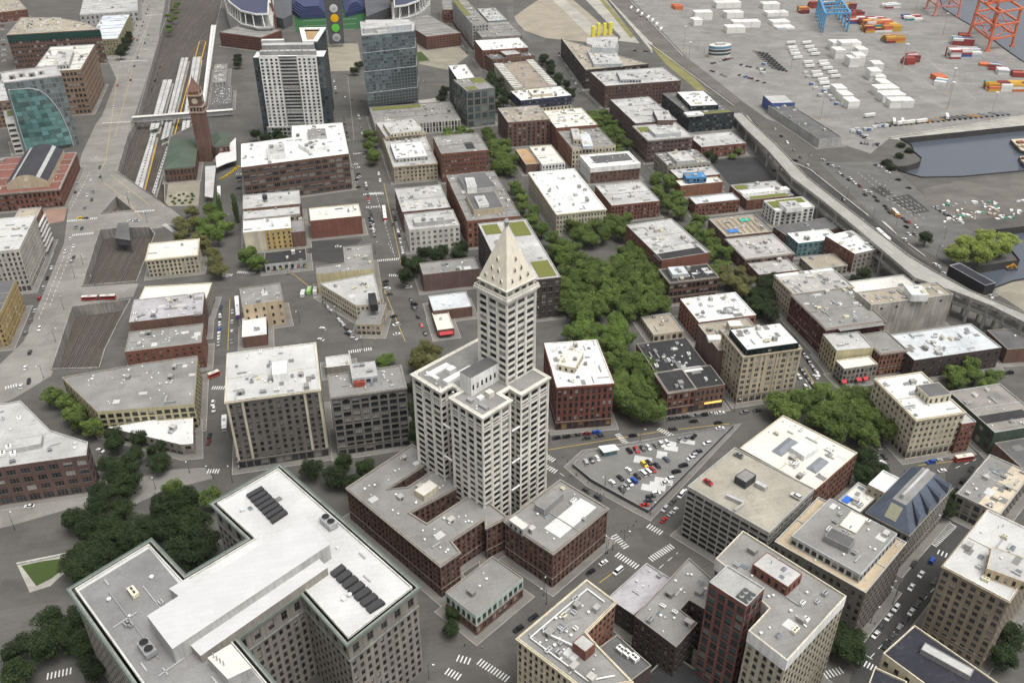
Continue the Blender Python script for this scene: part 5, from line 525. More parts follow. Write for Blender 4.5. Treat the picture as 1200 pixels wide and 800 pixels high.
PT = {"court":[[-101.6,255.9],[-76.2,274.2],[-62.3,251.9],[-38.8,266.6],[-53.6,290.2],[-27.4,307.6],[19.3,227.7],[-6.9,209.3],[-20.9,235.7],[-44.2,219.7]],"court_ph":[[[[-71.8,230.3],[-62.4,214.0],[-9.4,249.4],[-17.6,266.4]],7],[[[-57.9,217.8],[-54.1,212.1],[-11.1,241.5],[-14.6,248.1]],3.5],[[[-66.0,243.1],[-61.6,237.7],[-57.3,242.4],[-59.9,246.8]],5],[[[-51.8,210.4],[-45.1,200.4],[-37.7,203.0],[-44.6,214.3]],4]],"court_louver":[[[-10.6,241.8],[2.2,219.0],[7.9,222.0],[-6.1,245.1]],[[-40.8,291.9],[-30.3,272.3],[-24.3,276.8],[-34.7,295.8]]],"court_fans":[[-72.0,221.1],[-9.2,267.4]],"court_vents":[[-73.8,254.7],[-87.5,247.3],[-42.2,283.4],[-6.7,228.1],[-4.4,229.5]],"court_unit":[[-79.4,248.4],[-49.7,205.9]],"glass":[[66.2,889.0],[117.7,897.6],[123.6,933.2],[70.0,946.0]],"white":[[-30.0,848.0],[20.0,838.8]],"white_back":[[10.6,875.9],[23.4,874.0],[34.5,923.9],[9.8,927.9]],"sail":[[-244.3,857.9],[-207.1,868.5]],"sailroof":[[-229.9,841.3],[-184.7,830.5],[-187.1,890.7],[-241.3,889.8]],"deckkiosk":[[126.9,331.0],[135.5,331.5],[134.3,336.2],[125.8,336.5]],"viad":[[[413.1,796.5],[424.5,795.4],7],[[402.2,740.8],[415.9,745.7],10],[[390.9,675.6],[405.4,688.0],14],[[378.6,610.9],[391.5,609.6],16],[[378.3,567.7],[390.0,566.6],16.5],[[376.2,514.1],[388.5,518.5],17],[[372.1,436.7],[387.4,466.0],17],[[386.0,414.4],[390.6,439.9],17],[[395.8,395.1],[395.7,415.9],17],[[402.1,372.9],[403.6,397.4],17],[[411.8,351.2],[413.1,375.5],17]],"canopy":[[[[-103.1,1328.7],[-95.5,1326.8],[-93.2,955.4],[-98.7,956.7]],"white"],[[[-145.3,1075.7],[-135.4,1075.0],[-136.4,909.0],[-144.3,904.6]],"grey"],[[[-141.8,894.3],[-136.8,894.1],[-135.9,754.8],[-143.3,766.7]],"grey"],[[[-131.6,1165.9],[-123.4,1165.9],[-124.8,881.5],[-131.0,874.0]],"grey"],[[[-124.5,853.2],[-122.8,850.5],[-125.1,739.4],[-127.6,745.4]],"grey"],[[[-118.0,1166.6],[-108.8,1166.3],[-107.0,877.2],[-113.9,878.9]],"grey"]],"yellow":[[[-116.2,1264.1],[-109.4,1262.5]],[[-107.9,1258.8],[-113.9,943.6]],[[-116.0,1260.7],[-122.1,858.4]],[[-139.4,1093.1],[-139.0,923.3]],[[-136.3,873.4],[-135.8,764.1]]],"tracks":[[[-103.2,1551.5],[-162.9,959.0]],[[-111.3,1553.4],[-156.0,930.9]],[[-122.7,1556.2],[-162.3,1062.6],[-157.5,906.0]],[[-132.5,1558.5],[-157.5,1139.0],[-155.0,930.6]],[[-141.4,1544.7],[-165.0,1168.8],[-162.6,986.8]],[[-151.1,1547.0],[-165.7,1250.1]],[[-95.0,1549.5],[-114.8,1259.8]],[[-97.3,1518.4],[-152.4,956.5],[-155.4,791.0]],[[-105.3,1520.3],[-154.9,1166.4],[-160.8,958.5]],[[-109.7,1432.9],[-140.8,1108.1],[-145.4,903.1]],[[-94.8,1487.2],[-126.3,1104.6],[-129.5,809.0]],[[-111.5,1304.8],[-119.8,1158.0],[-118.4,806.3]],[[-162.3,907.1],[-158.8,807.8]],[[-125.3,685.1],[-136.7,595.3]],[[-129.3,686.1],[-141.0,596.3]],[[-135.0,687.4],[-148.2,598.0]],[[-142.9,688.1],[-153.8,598.4]],[[-150.7,688.0],[-157.3,598.7]],[[-155.5,689.2],[-159.4,599.2]],[[-132.2,568.4],[-143.9,492.8]],[[-137.6,568.3],[-148.7,492.8]],[[-143.0,568.7],[-152.3,492.9]],[[-149.6,568.2],[-155.9,493.3]]],"footbridge":[[-161.2,926.9],[-65.6,928.2]],"hopper":[[-144.8,676.6],[-137.7,674.9],[-132.8,643.6],[-143.8,649.9]],"stacks":[[[[588.7,792.5],[609.7,788.4],[613.3,801.1],[589.9,805.8]],3,"w"],[[[591.9,810.2],[615.4,808.0],[620.5,822.0],[596.3,826.2]],3,"w"],[[[598.5,832.4],[622.0,829.3],[626.5,844.0],[602.4,848.7]],3,"w"],[[[619.3,857.4],[629.7,856.0],[636.0,873.7],[628.4,874.4]],2,"w"],[[[622.8,884.2],[638.6,880.4],[648.0,901.4],[635.9,904.3]],4,"w"],[[[647.7,917.2],[655.2,915.4],[661.8,932.2],[657.3,933.3]],3,"w"],[[[636.0,937.3],[652.8,934.5],[663.6,960.9],[649.8,967.6]],5,"w"],[[[628.8,936.5],[642.0,934.5],[651.0,957.8],[640.9,959.0]],4,"w"],[[[650.8,993.0],[670.0,989.8],[686.2,1028.7],[663.9,1031.8]],5,"w"],[[[646.6,1004.6],[657.5,1003.4],[665.3,1030.0],[658.5,1030.2]],4,"w"],[[[631.5,972.3],[642.1,971.1],[659.3,1006.5],[649.3,1005.4]],4,"w"],[[[545.7,800.4],[561.1,799.1],[564.7,814.3],[549.1,815.6]],3,"w"],[[[550.7,821.1],[567.2,819.6],[571.5,836.3],[555.5,837.6]],3,"w"],[[[556.5,843.5],[572.7,841.2],[577.8,860.0],[563.8,861.7]],3,"w"],[[[766.0,939.2],[802.7,931.5],[815.4,953.4],[773.4,961.8]],4,"m"],[[[809.7,996.1],[826.7,987.3],[838.4,1017.9],[817.6,1024.7]],3,"m"],[[[709.9,937.1],[718.2,936.2],[726.5,954.6],[716.2,952.7]],3,"r"],[[[698.5,929.4],[704.5,929.0],[711.0,942.2],[704.1,941.2]],3,"r"],[[[693.1,862.0],[701.5,861.0],[710.1,877.7],[705.7,877.8]],2,"o"],[[[681.0,851.2],[687.1,845.3],[698.5,867.7],[692.0,866.9]],2,"m"],[[[725.3,817.4],[770.6,806.5],[783.7,833.3],[742.3,843.3]],3,"y"],[[[779.9,889.2],[788.5,882.1],[799.8,904.7],[792.4,906.4]],2,"m"],[[[777.5,870.1],[786.3,865.6],[792.4,881.2],[787.2,882.5]],2,"w"],[[[781.2,906.1],[787.6,902.0],[796.2,915.4],[787.8,914.8]],1,"o"],[[[738.1,1076.3],[785.1,1073.4],[789.4,1109.3],[751.4,1112.1]],3,"y"],[[[733.4,1022.7],[758.9,1019.9],[767.8,1042.4],[745.1,1045.6]],3,"y"],[[[759.2,1155.4],[788.2,1155.1],[802.2,1193.0],[777.7,1194.7]],3,"r"],[[[754.3,1115.2],[786.5,1112.5],[796.7,1146.4],[772.2,1149.6]],3,"r"],[[[764.2,1209.2],[804.6,1202.4],[820.5,1239.7],[782.1,1245.9]],3,"y"],[[[708.8,1194.5],[726.3,1193.1],[745.0,1235.5],[727.8,1235.3]],3,"y"],[[[844.0,1195.5],[864.5,1194.9],[882.5,1230.3],[863.8,1231.7]],2,"m"],[[[544.3,1260.4],[558.8,1259.7],[572.8,1297.1],[560.5,1300.1]],2,"o"],[[[579.1,1141.1],[613.2,1136.6],[626.5,1180.6],[599.6,1184.5]],3,"w"],[[[593.7,1192.4],[623.4,1192.0],[633.1,1237.9],[604.7,1250.4]],3,"w"],[[[605.8,1254.4],[637.7,1251.1],[648.8,1296.1],[619.6,1300.1]],3,"w"],[[[546.6,1194.3],[570.0,1191.3],[584.3,1232.8],[566.4,1234.3]],4,"w"],[[[532.6,1164.6],[543.4,1164.6],[557.4,1203.8],[549.4,1203.1]],3,"w"],[[[654.3,1190.0],[680.0,1189.2],[692.0,1227.7],[665.3,1231.3]],2,"w"],[[[636.2,1139.0],[665.2,1138.2],[674.8,1171.8],[646.5,1174.7]],2,"w"],[[[632.2,1118.4],[662.2,1116.1],[665.6,1131.1],[640.6,1134.6]],1,"w"],[[[558.2,1116.0],[578.3,1113.5],[583.1,1136.4],[562.7,1138.9]],3,"w"],[[[668.6,1232.2],[693.9,1229.0],[706.8,1267.0],[680.9,1270.2]],3,"w"],[[[673.0,1188.2],[688.8,1187.1],[699.8,1220.2],[685.1,1220.9]],2,"w"],[[[605.5,813.6],[619.0,812.3],[624.3,826.2],[612.2,827.6]],2,"w"],[[[665.7,977.7],[678.1,976.1],[685.1,993.4],[673.3,994.9]],3,"w"],[[[627.7,880.2],[639.9,878.4],[644.8,890.3],[633.0,891.4]],2,"w"],[[[837.2,1019.9],[846.9,1014.4],[859.3,1033.3],[848.2,1037.3]],2,"r"],[[[747.1,1089.2],[786.3,1085.9],[792.1,1109.5],[755.6,1113.2]],4,"y"],[[[745.0,1125.4],[769.6,1123.3],[779.9,1155.8],[759.0,1156.9]],2,"m"],[[[829.4,1124.3],[851.0,1121.7],[863.1,1149.3],[843.2,1150.0]],2,"m"],[[[787.9,858.0],[799.2,852.9],[810.1,872.0],[796.7,872.8]],2,"r"],[[[740.9,1222.0],[770.1,1219.3],[784.4,1255.9],[757.5,1257.9]],3,"r"]],"trailers":[[607.5,1045.6],[597.6,1023.4],[591.9,1009.0],[586.7,995.6],[581.4,980.6],[626.7,1041.0],[619.9,1021.5],[614.9,1005.5],[610.1,990.0],[601.6,956.7],[597.1,945.4],[592.7,931.3],[571.8,919.8],[566.5,907.2],[564.1,892.0],[558.8,879.6],[553.7,863.1],[589.9,915.5],[584.5,900.1],[583.6,959.2],[577.2,944.1],[546.9,770.5],[565.4,742.9],[573.4,743.1],[586.9,743.3],[623.8,745.0],[564.0,744.3],[572.1,742.4],[482.0,1271.8],[484.0,1250.6],[482.9,1230.7],[484.8,1210.6],[483.8,1191.6],[481.5,1169.8],[477.6,1144.3]],"trucks":[[564.7,925.8],[558.6,909.9],[549.6,884.3],[546.0,870.1],[537.1,845.3],[550.0,857.6],[546.1,840.6],[542.7,828.9],[539.5,815.1],[544.7,811.4],[524.9,738.1],[528.9,737.2],[536.3,741.6],[541.4,742.5],[546.6,743.4],[550.0,742.6],[516.9,740.0],[515.1,732.2],[510.7,737.4],[513.9,720.4],[535.1,969.0],[521.0,948.1],[516.0,934.5]],"chassis":[[558.3,1016.9],[561.5,1013.5],[564.7,1010.0],[556.7,1007.3],[559.9,1003.9],[563.0,1000.5],[555.1,997.8],[558.2,994.5],[561.4,991.1],[553.5,988.5],[556.6,985.2],[559.8,981.9],[552.0,979.3],[555.1,976.1],[558.2,972.8],[550.4,970.3],[553.5,967.1],[556.6,963.8],[548.9,961.4],[552.0,958.2],[555.1,955.0],[547.4,952.6],[550.5,949.4],[553.5,946.3],[546.0,943.9],[549.0,940.8],[552.0,937.7]],"chassis2":[[552.9,742.1],[559.0,742.3],[565.1,742.6],[570.9,742.4],[577.1,742.7],[582.9,742.6],[589.1,742.8],[595.3,743.0],[601.2,742.9],[607.4,743.2],[613.4,743.0],[619.7,743.3],[625.9,743.5],[631.9,743.4],[638.3,743.6],[644.3,743.5],[650.7,743.8],[657.0,744.0],[663.1,743.9],[669.5,744.1],[675.7,744.0],[682.1,744.3],[688.6,744.5],[694.8,744.4]],"lights":[[687.6,919.6],[666.1,738.7],[645.8,777.7],[830.2,1043.4],[552.9,934.0],[502.1,778.0],[689.1,920.2],[871.6,1164.7],[448.9,986.0],[473.7,1058.2],[679.6,821.2]],"gantry":[[682.7,1090.3],[717.2,1087.9],[759.1,1191.7],[727.2,1185.9]],"cranes":[[[858.7,1030.3],[832.7,959.7],[877.4,971.7],[903.4,1045.0]],[[900.0,1180.1],[884.5,1138.8],[912.1,1124.9],[936.1,1179.1]]],"oval":[501.8,1016.1],"barge":[[[650.0,688.0],[680.3,686.7],[646.0,645.4],[639.6,661.7]],[[627.2,648.1],[648.5,648.4],[624.1,619.0],[617.7,629.1]]],"beach":[[438.6,438.7],[456.2,444.5],[486.9,444.7],[445.1,395.2],[437.7,403.5],[435.8,431.3]],"workboat":[[471.8,467.6],[479.5,466.8]],"field":[[7.5,1252.7],[95.9,1254.9],[134.7,1514.3],[10.5,1544.2]],"sroof":[[[-82.4,1407.1],[-72.4,1291.2],[-56.7,1234.3],[-38.3,1210.6],[-24.1,1209.6],[-20.6,1392.2]],[[151.5,1350.9],[135.6,1212.9],[150.0,1217.1],[170.0,1239.6],[188.3,1283.2],[197.2,1339.9]]],"stands":[[[-23.2,1536.0],[12.5,1527.4],[5.1,1297.6],[-6.8,1275.8],[-25.9,1305.0]],[[119.8,1501.7],[165.3,1490.8],[143.6,1316.2],[102.3,1261.8]]],"tower":[[47.7,1166.7],[63.5,1167.1]],"masts":[[-20.4,1288.2],[145.2,1308.6]],"sseats":[[1.9,1487.4],[64.4,1472.4],[52.5,1328.0],[15.8,1327.1],[4.3,1377.1],[84.4,1467.6],[124.2,1458.0],[107.3,1346.0],[78.6,1324.2]],"barriers":[[[435.3,804.1],[414.0,691.7],[424.6,657.9],[422.1,608.3],[420.4,561.5]],[[424.5,550.4],[422.6,527.7]],[[421.5,511.4],[421.2,490.4]],[[475.3,1364.7],[440.2,1120.0],[430.6,1058.2]],[[507.2,1369.5],[459.0,1026.4]],[[440.3,1092.6],[436.0,835.2]],[[-145.8,323.8],[-123.2,325.3]],[[538.1,714.1],[723.2,741.8]]],"fence":[[[116.4,318.7],[127.1,302.0]],[[492.9,634.8],[490.6,604.9]],[[442.2,1097.5],[446.5,847.1]]],"busred":[[-154.5,564.9],[-133.3,561.9]],"busw":[[54.9,664.3],[53.4,640.0]],"coach":[[411.5,536.1],[409.7,517.4]],"busN":[[298.8,288.7],[308.5,288.5]],"fire":[[-70.0,452.4],[-64.2,455.4]],"bus5":[[-55.8,541.8],[-54.4,516.2]],"buscam":[[-73.2,734.9],[-72.5,714.3]],"trash":[[-14.0,534.2],[-9.7,537.5],[-5.6,536.5]],"truckw":[[-59.9,410.8],[-59.8,401.2]],"ovan":[[444.1,565.7],[442.3,555.8]],"taxi":[[-71.7,757.2],[-69.2,761.5],[-66.6,765.8],[-64.1,770.1],[-61.5,776.1],[-59.4,780.7]],"lampw":[],"people":[[111.9,272.8],[120.6,281.2],[118.7,280.5],[127.8,285.2],[125.3,263.2],[123.2,282.8],[107.3,322.6],[110.3,322.5],[114.0,315.8],[117.5,306.8],[116.3,308.3],[129.4,296.6],[110.1,323.2],[118.5,310.0],[118.8,306.0],[103.0,335.0],[37.2,235.1],[43.6,232.5],[125.5,282.9],[135.7,287.7],[201.7,206.5],[-114.4,686.6],[-111.6,687.2],[18.0,733.5],[17.9,458.8],[20.2,462.1],[108.8,333.6],[107.6,337.3],[269.1,287.1],[239.8,233.6]],"pergola":[[-204.5,712.7],[-187.9,725.5],[-185.3,690.0],[-195.3,686.5]],"yellowtow":[[379.9,1134.5],[391.9,1148.6],[399.6,1146.8],[408.0,1148.2]],"yellowblk":[[354.2,1081.8],[359.7,1068.0],[384.7,1049.8],[402.2,1102.5],[363.5,1108.5]],"bushes":[[-111.2,728.4],[-107.5,723.1],[-104.6,729.0],[-101.4,730.5],[-97.7,725.1],[-94.6,728.9],[-108.7,716.8],[-103.8,717.8],[-98.8,716.6],[-93.9,717.6],[-106.7,712.0],[-101.0,711.9],[-95.2,711.4],[-93.5,724.1]],"smallcanopy":[[[-85.2,774.8],[-76.4,774.7],[-76.2,704.3],[-82.6,708.4]],[[-77.5,796.3],[-69.0,818.7],[-61.0,842.5],[-59.4,784.0],[-67.9,778.3],[-75.7,770.0]]],"rubble":[[500.1,564.2],[522.7,563.0],[524.4,549.9],[556.1,555.0],[505.3,550.3],[519.8,536.5],[485.3,538.7],[502.0,540.8],[536.6,540.7],[526.6,557.8]]}
def ring(mb, poly, d0, d1, za, zb, mi=0):
    A = offset(poly, d0); B = offset(poly, d1); n = len(poly)
    for i in range(n):
        j = (i+1) % n
        mb.quad((*B[i], za), (*B[j], za), (*B[j], zb), (*B[i], zb), mi)
        mb.quad((*B[i], zb), (*B[j], zb), (*A[j], zb), (*A[i], zb), mi)
        mb.quad((*A[i], za), (*A[j], za), (*B[j], za), (*B[i], za), mi)
        mb.quad((*A[j], za), (*A[i], za), (*A[i], zb), (*A[j], zb), mi)
# ------------------------------------------------------------------ ground, water, rail cutting, roads
def ground_mat(name, c, amp=.14, patch=.3, scale=.05, rough=.9, crack=True):
    if name in MATS: return MATS[name]
    m = bpy.data.materials.new(name); t, b = nodes(m); p = pos(t)
    f = maprange(t, noise(t, p, scale, 5, .6), .3, .7, 1-amp, 1+amp); f2 = maprange(t, noise(t, p, 1.1, 4, .7), .3, .7, .88, 1.12)
    f3 = maprange(t, noise(t, pos(t, (.15, 1, 1), .0), .6, 4), .4, .75, 1.03, 1-patch*.25)
    v = t.nodes.new('ShaderNodeTexVoronoi'); v.inputs['Scale'].default_value = .035; v.distance = 'CHEBYCHEV'; t.links.new(p, v.inputs['Vector'])      # repaved patches
    s = t.nodes.new('ShaderNodeSeparateColor'); t.links.new(v.outputs['Color'], s.inputs[0])
    f4 = maprange(t, s.outputs[0], 0, 1, 1-patch*.28, 1+patch*.28)
    col = vscale(t, c, mul(t, mul(t, f, f2), mul(t, f3, f4)))
    if patch > .2:                                                       # slab joints, sealed cracks and trench repairs
        for bw, rh, ms, k, rot in ((13, 4.2, .05, .84, 0), (31, 9, .0, .86, .56)):
            br = t.nodes.new('ShaderNodeTexBrick'); br.inputs['Scale'].default_value = 1; br.inputs['Brick Width'].default_value = bw; br.inputs['Row Height'].default_value = rh; br.inputs['Mortar Size'].default_value = ms
            br.inputs['Color1'].default_value = (1.06,)*3+(1,); br.inputs['Color2'].default_value = (.93,)*3+(1,); br.inputs['Mortar'].default_value = (k,)*3+(1,); t.links.new(pos(t, (1, 1, 1), rot), br.inputs['Vector']); col = mixc(t, 1.0, col, br.outputs[0], 'MULTIPLY')
        st = maprange(t, noise(t, pos(t), .45, 5, .75), .62, .72, 0, .35); col = mixc(t, st, col, tuple(x*.45 for x in c))    # oil stains
        st = maprange(t, noise(t, pos(t, (1, .12, 1), .3), .8, 4, .7), .62, .7, 0, .3); col = mixc(t, st, col, tuple(x*.5 for x in c))
    t.links.new(col, b.inputs['Base Color']); b.inputs['Roughness'].default_value = rough
    b.inputs['Specular IOR Level'].default_value = .2
    MATS[name] = m; return m
GM = dict(asphalt=(.098, .094, .086), concrete_road=(.215, .207, .188), tan_paving=(.25, .228, .18), redpave=(.28, .18, .14), grass=(.05, .075, .02), sand=(.285, .252, .197),
  pale_concrete=(.34, .328, .29), drygrass=(.19, .18, .075), black_asphalt=(.04, .04, .041), dark_asphalt=(.058, .057, .055), dark_gravel=(.13, .12, .108), grey_asphalt=(.125, .122, .115), palelane=(.45, .44, .4),
  yard=(.215, .207, .193), ballast=(.08, .069, .058), pavement=(.175, .168, .152))
def gmat(n): return ground_mat('ground_'+n, GM[n], patch=.15 if n in ('grass', 'sand') else .3)
verts = [Vector(p) for p in ((-3000, -800), (3000, -800), (3000, 4000), (-3000, 4000))]; faces = [[0, 1, 2, 3]]
for k in HOLES:
    for h in HOLES[k]:
        h = ccw(h); n = len(verts); verts += [Vector(p) for p in h]; faces.append(list(range(n, n+len(h))))
V_, E_, F_, _, _, fo = delaunay_2d_cdt(verts, [], faces, 0, 1e-4)
m = MB(); m.v = [(v.x, v.y, 0) for v in V_]
for f, og in zip(F_, fo):
    if og and all(g == 0 for g in og): m.f.append(tuple(f)); m.m.append(0)
struct('ground', m, [gmat('asphalt')])
m = MB(); m.quad((-600, 380, -7), (60, 380, -7), (60, 2600, -7), (-600, 2600, -7)); struct('railway_bed', m, [gmat('ballast')])
wm = bpy.data.materials.new('harbour_water'); t, b = nodes(wm); b.inputs['Base Color'].default_value = (.075, .088, .11, 1); b.inputs['Roughness'].default_value = .2
bp = t.nodes.new('ShaderNodeBump'); bp.inputs['Strength'].default_value = .12; bp.inputs['Distance'].default_value = .3; t.links.new(noise(t, pos(t), .35, 3), bp.inputs['Height']); t.links.new(bp.outputs[0], b.inputs['Normal'])
m = MB(); m.quad((330, 150, -4.5), (3000, 150, -4.5), (3000, 4000, -4.5), (330, 4000, -4.5)); struct('water', m, [wm])
for k in HOLES:
    for h in HOLES[k]:
        h = ccw(h); m = MB(); n = len(h); zb = -7.2 if k == 'rail' else -6
        for i in range(n):
            a, b_ = h[i], h[(i+1) % n]; m.quad((*b_, zb), (*a, zb), (*a, .0), (*b_, .0))
        r2 = offset(h, .6)
        for i in range(n):
            j = (i+1) % n
            m.quad((*h[j], 0), (*h[i], 0), (*h[i], .95), (*h[j], .95)); m.quad((*r2[i], 0), (*r2[j], 0), (*r2[j], .95), (*r2[i], .95)); m.quad((*h[i], .95), (*h[j], .95), (*r2[j], .95), (*r2[i], .95)) if k == 'rail' else None
        struct('retaining_wall' if k == 'rail' else 'quay_wall', m, [wall_mat('retaining', (.27, .255, .23), streak=.5) if k == 'rail' else wall_mat('quay_stone', (.05, .048, .045), streak=.5)])
for name, lay, mat, poly in SHEETS:
    m = MB(); hs_ = [ccw(h) for k in HOLES for h in HOLES[k]]; vv = []; ff = []
    for h in [ccw(poly)]+hs_: n = len(vv); vv += [Vector(p) for p in h]; ff.append(list(range(n, n+len(h))))
    V_, E_, F_, _, _, fo = delaunay_2d_cdt(vv, [], ff, 0, 1e-4); m.v = [(v.x, v.y, .006*lay) for v in V_]
    for f, og in zip(F_, fo):
        if list(og) == [0]: m.f.append(tuple(f)); m.m.append(0)
    struct(name, m, [gmat(mat)])
# pavements round every building, kerbs 0.13 m high
KERB2 = wall_mat('barrier_concrete', (.42, .41, .375))
KERB = wall_mat('kerb_stone', (.30, .29, .265))
pads = []
for row in BUILDINGS:
    poly = offset(ccw(row[3]), 3.6); bb = (min(p[0] for p in poly), max(p[0] for p in poly), min(p[1] for p in poly), max(p[1] for p in poly))
    used = {l for q, l in pads if not (q[0] > bb[1] or q[1] < bb[0] or q[2] > bb[3] or q[3] < bb[2])}
    l = 0
    while l in used: l += 1
    pads.append((bb, l)); m = MB(); m.prism(offset(poly, -.35), .0, .13+.004*l); ring(m, poly, -.35, 0, 0, .132+.004*l, 1); struct('pavement', m, [gmat('pavement'), KERB])
PAINT_W = plain('road_paint_white', (.62, .62, .6), .8); PAINT_Y = plain('road_paint_yellow', (.55, .38, .06), .8)
for a, b_ in CROSSINGS:
    d = Vector((b_[0]-a[0], b_[1]-a[1])); L = d.length; d.normalize(); nn = Vector((-d.y, d.x)); m = MB(); k = max(3, int(L/1.25))
    for i in range(k):
        s = (i+.25)*L/k; s2 = s+.55; q = [(a[0]+d.x*x+nn.x*y, a[1]+d.y*x+nn.y*y) for x, y in ((s, -1.6), (s2, -1.6), (s2, 1.6), (s, 1.6))]
        m.cap(ccw(q), .034)
    struct('crosswalk', m, [PAINT_W])
for i, pl in enumerate(PT['barriers']):
    m = MB()
    for a, b_ in zip(pl, pl[1:]): m.beam((*a, .45), (*b_, .45), .9, .9)
    struct('road_barrier', m, [KERB2])
for col, pl in LINES:
    m = MB()
    for a, b_ in zip(pl, pl[1:]):
        d = Vector((b_[0]-a[0], b_[1]-a[1])); L = d.length; d.normalize(); nn = Vector((-d.y, d.x))*.14; s = 0
        while s < L:
            s2 = min(L, s+(3.2 if col == 'white' else L)); m.cap(ccw([(a[0]+d.x*x+nn.x*y, a[1]+d.y*x+nn.y*y) for x, y in ((s, -1), (s2, -1), (s2, 1), (s, 1))]), .03); s = s2+(3 if col == 'white' else 1)
    struct('road_marking', m, [PAINT_W if col == 'white' else PAINT_Y])

# ------------------------------------------------------------------ windows and roof pieces shared by all buildings
def pane(kind, fr, gl=None):
    key = 'win_%s_%s_%s' % (kind, fr.name, gl.name if gl else '')
    if key in bpy.data.meshes: return bpy.data.meshes[key]
    m = MB(); m.quad((-.5, 0, 0), (.5, 0, 0), (.5, 0, 1), (-.5, 0, 1), 0)
    def bar(x0, x1, z0, z1, y=-.05): m.quad((x0, y, z0), (x1, y, z0), (x1, y, z1), (x0, y, z1), 1)
    b = .05
    bar(-.5, -.5+b, 0, 1); bar(.5-b, .5, 0, 1); bar(-.5+b, .5-b, 0, b); bar(-.5+b, .5-b, 1-b, 1)
    if kind == 'sash': bar(-.5+b, .5-b, .47, .53)
    if kind == 'wide': bar(-.19, -.15, b, 1-b); bar(.15, .19, b, 1-b); bar(-.5+b, -.2, .5, .55); bar(.2, .5-b, .5, .55)
    if kind == 'pair': bar(-.03, .03, b, 1-b); bar(-.5+b, -.03, .5, .55); bar(.03, .5-b, .5, .55)
    if kind == 'shop': bar(-.2, -.17, b, 1-b); bar(.17, .2, b, 1-b); bar(-.5+b, .5-b, .72, .76, -.06)
    if kind == 'strip':
        for x in (-.25, 0, .25): bar(x-.012, x+.012, b, 1-b)
    if kind not in ('shop', 'strip'):
        m.quad((-.54, 0, .0), (-.54, -.42, .0), (.54, -.42, .0), (.54, 0, .0), 1)
        m.quad((-.54, -.42, -.07), (.54, -.42, -.07), (.54, -.42, 0), (-.54, -.42, 0), 1)
    return m.mesh(key, [gl or (GLASS2 if kind == 'shop' else GLASS), fr])
def facade(mb, p, q, z0, z1, floors, bay, wins, mi=0, milow=None, ww=.5, wh=.55, gf=0, arch=0, kind=None, depth=.3, top=None, gfh=None, skip=None, archall=False):
    ex, ey = q[0]-p[0], q[1]-p[1]; L = hypot(ex, ey)
    if L < .5: return
    ex /= L; ey /= L; nx, ny = ey, -ex; n = max(1, round(L/bay)); cw = L/n; rot = atan2(ey, ex)
    tb = min(1.6, .1*(z1-z0)) if top is None else top
    def P(s, z, d=0): return (p[0]+ex*s-nx*d, p[1]+ey*s-ny*d, z)
    fh = (z1-z0-tb)/floors; zs = [z0+fh*k for k in range(floors+1)]
    if gfh: fh = (z1-z0-tb-gfh)/(floors-1); zs = [z0]+[z0+gfh+fh*k for k in range(floors)]
    for fl in range(floors):
        zA, zB = zs[fl], zs[fl+1]; f = zB-zA; mm = mi if (milow is None or fl) else milow
        if gf and fl == 0: w = .84*cw; zb = zA+.3; zt = zA+.8*f; k = 'shop'
        else:
            w = ww*cw; zb = zA+(1-wh)*.55*f; zt = zb+wh*f
            k = kind or ('wide' if w > 2.7 else 'pair' if w > 1.9 else 'sash')
        mb.quad(P(0, zA), P(L, zA), P(L, zb), P(0, zb), mm); mb.quad(P(0, zt), P(L, zt), P(L, zB), P(0, zB), mm)
        xs = 0
        for i in range(n):
            x0 = (i+.5)*cw-w/2; x1 = x0+w
            if skip and skip(i, fl, n, floors): continue
            mb.quad(P(xs, zb), P(x0, zb), P(x0, zt), P(xs, zt), mm); xs = x1
            mb.quad(P(x0, zb), P(x0, zb, depth), P(x0, zt, depth), P(x0, zt), mm); mb.quad(P(x1, zb, depth), P(x1, zb), P(x1, zt), P(x1, zt, depth), mm)
            mb.quad(P(x0, zt, depth), P(x1, zt, depth), P(x1, zt), P(x0, zt), mm); mb.quad(P(x0, zb), P(x1, zb), P(x1, zb, depth), P(x0, zb, depth), mm)
            if arch and (fl == floors-1 or archall) and not (gf and fl == 0):
                r = w/2; rise = min(r, (zt-zb)*.5); xc = (x0+x1)/2
                pts = [(xc-r*cos(a), zt-rise+rise*sin(a)) for a in [pi/2*j/4 for j in range(5)]]
                for j in range(4):
                    a, b = pts[j], pts[j+1]
                    mb.face([P(x0, zt), P(a[0], a[1]), P(b[0], b[1])], mm); mb.face([P(x1, zt), P(2*xc-b[0], b[1]), P(2*xc-a[0], a[1])], mm)
            c = P((x0+x1)/2, zb, depth-.02); wins.append((c, rot, w, zt-zb, k))
        mb.quad(P(xs, zb), P(L, zb), P(L, zt), P(xs, zt), mm)
    if tb > .01: mb.quad(P(0, z1-tb), P(L, z1-tb), P(L, z1), P(0, z1), mi)
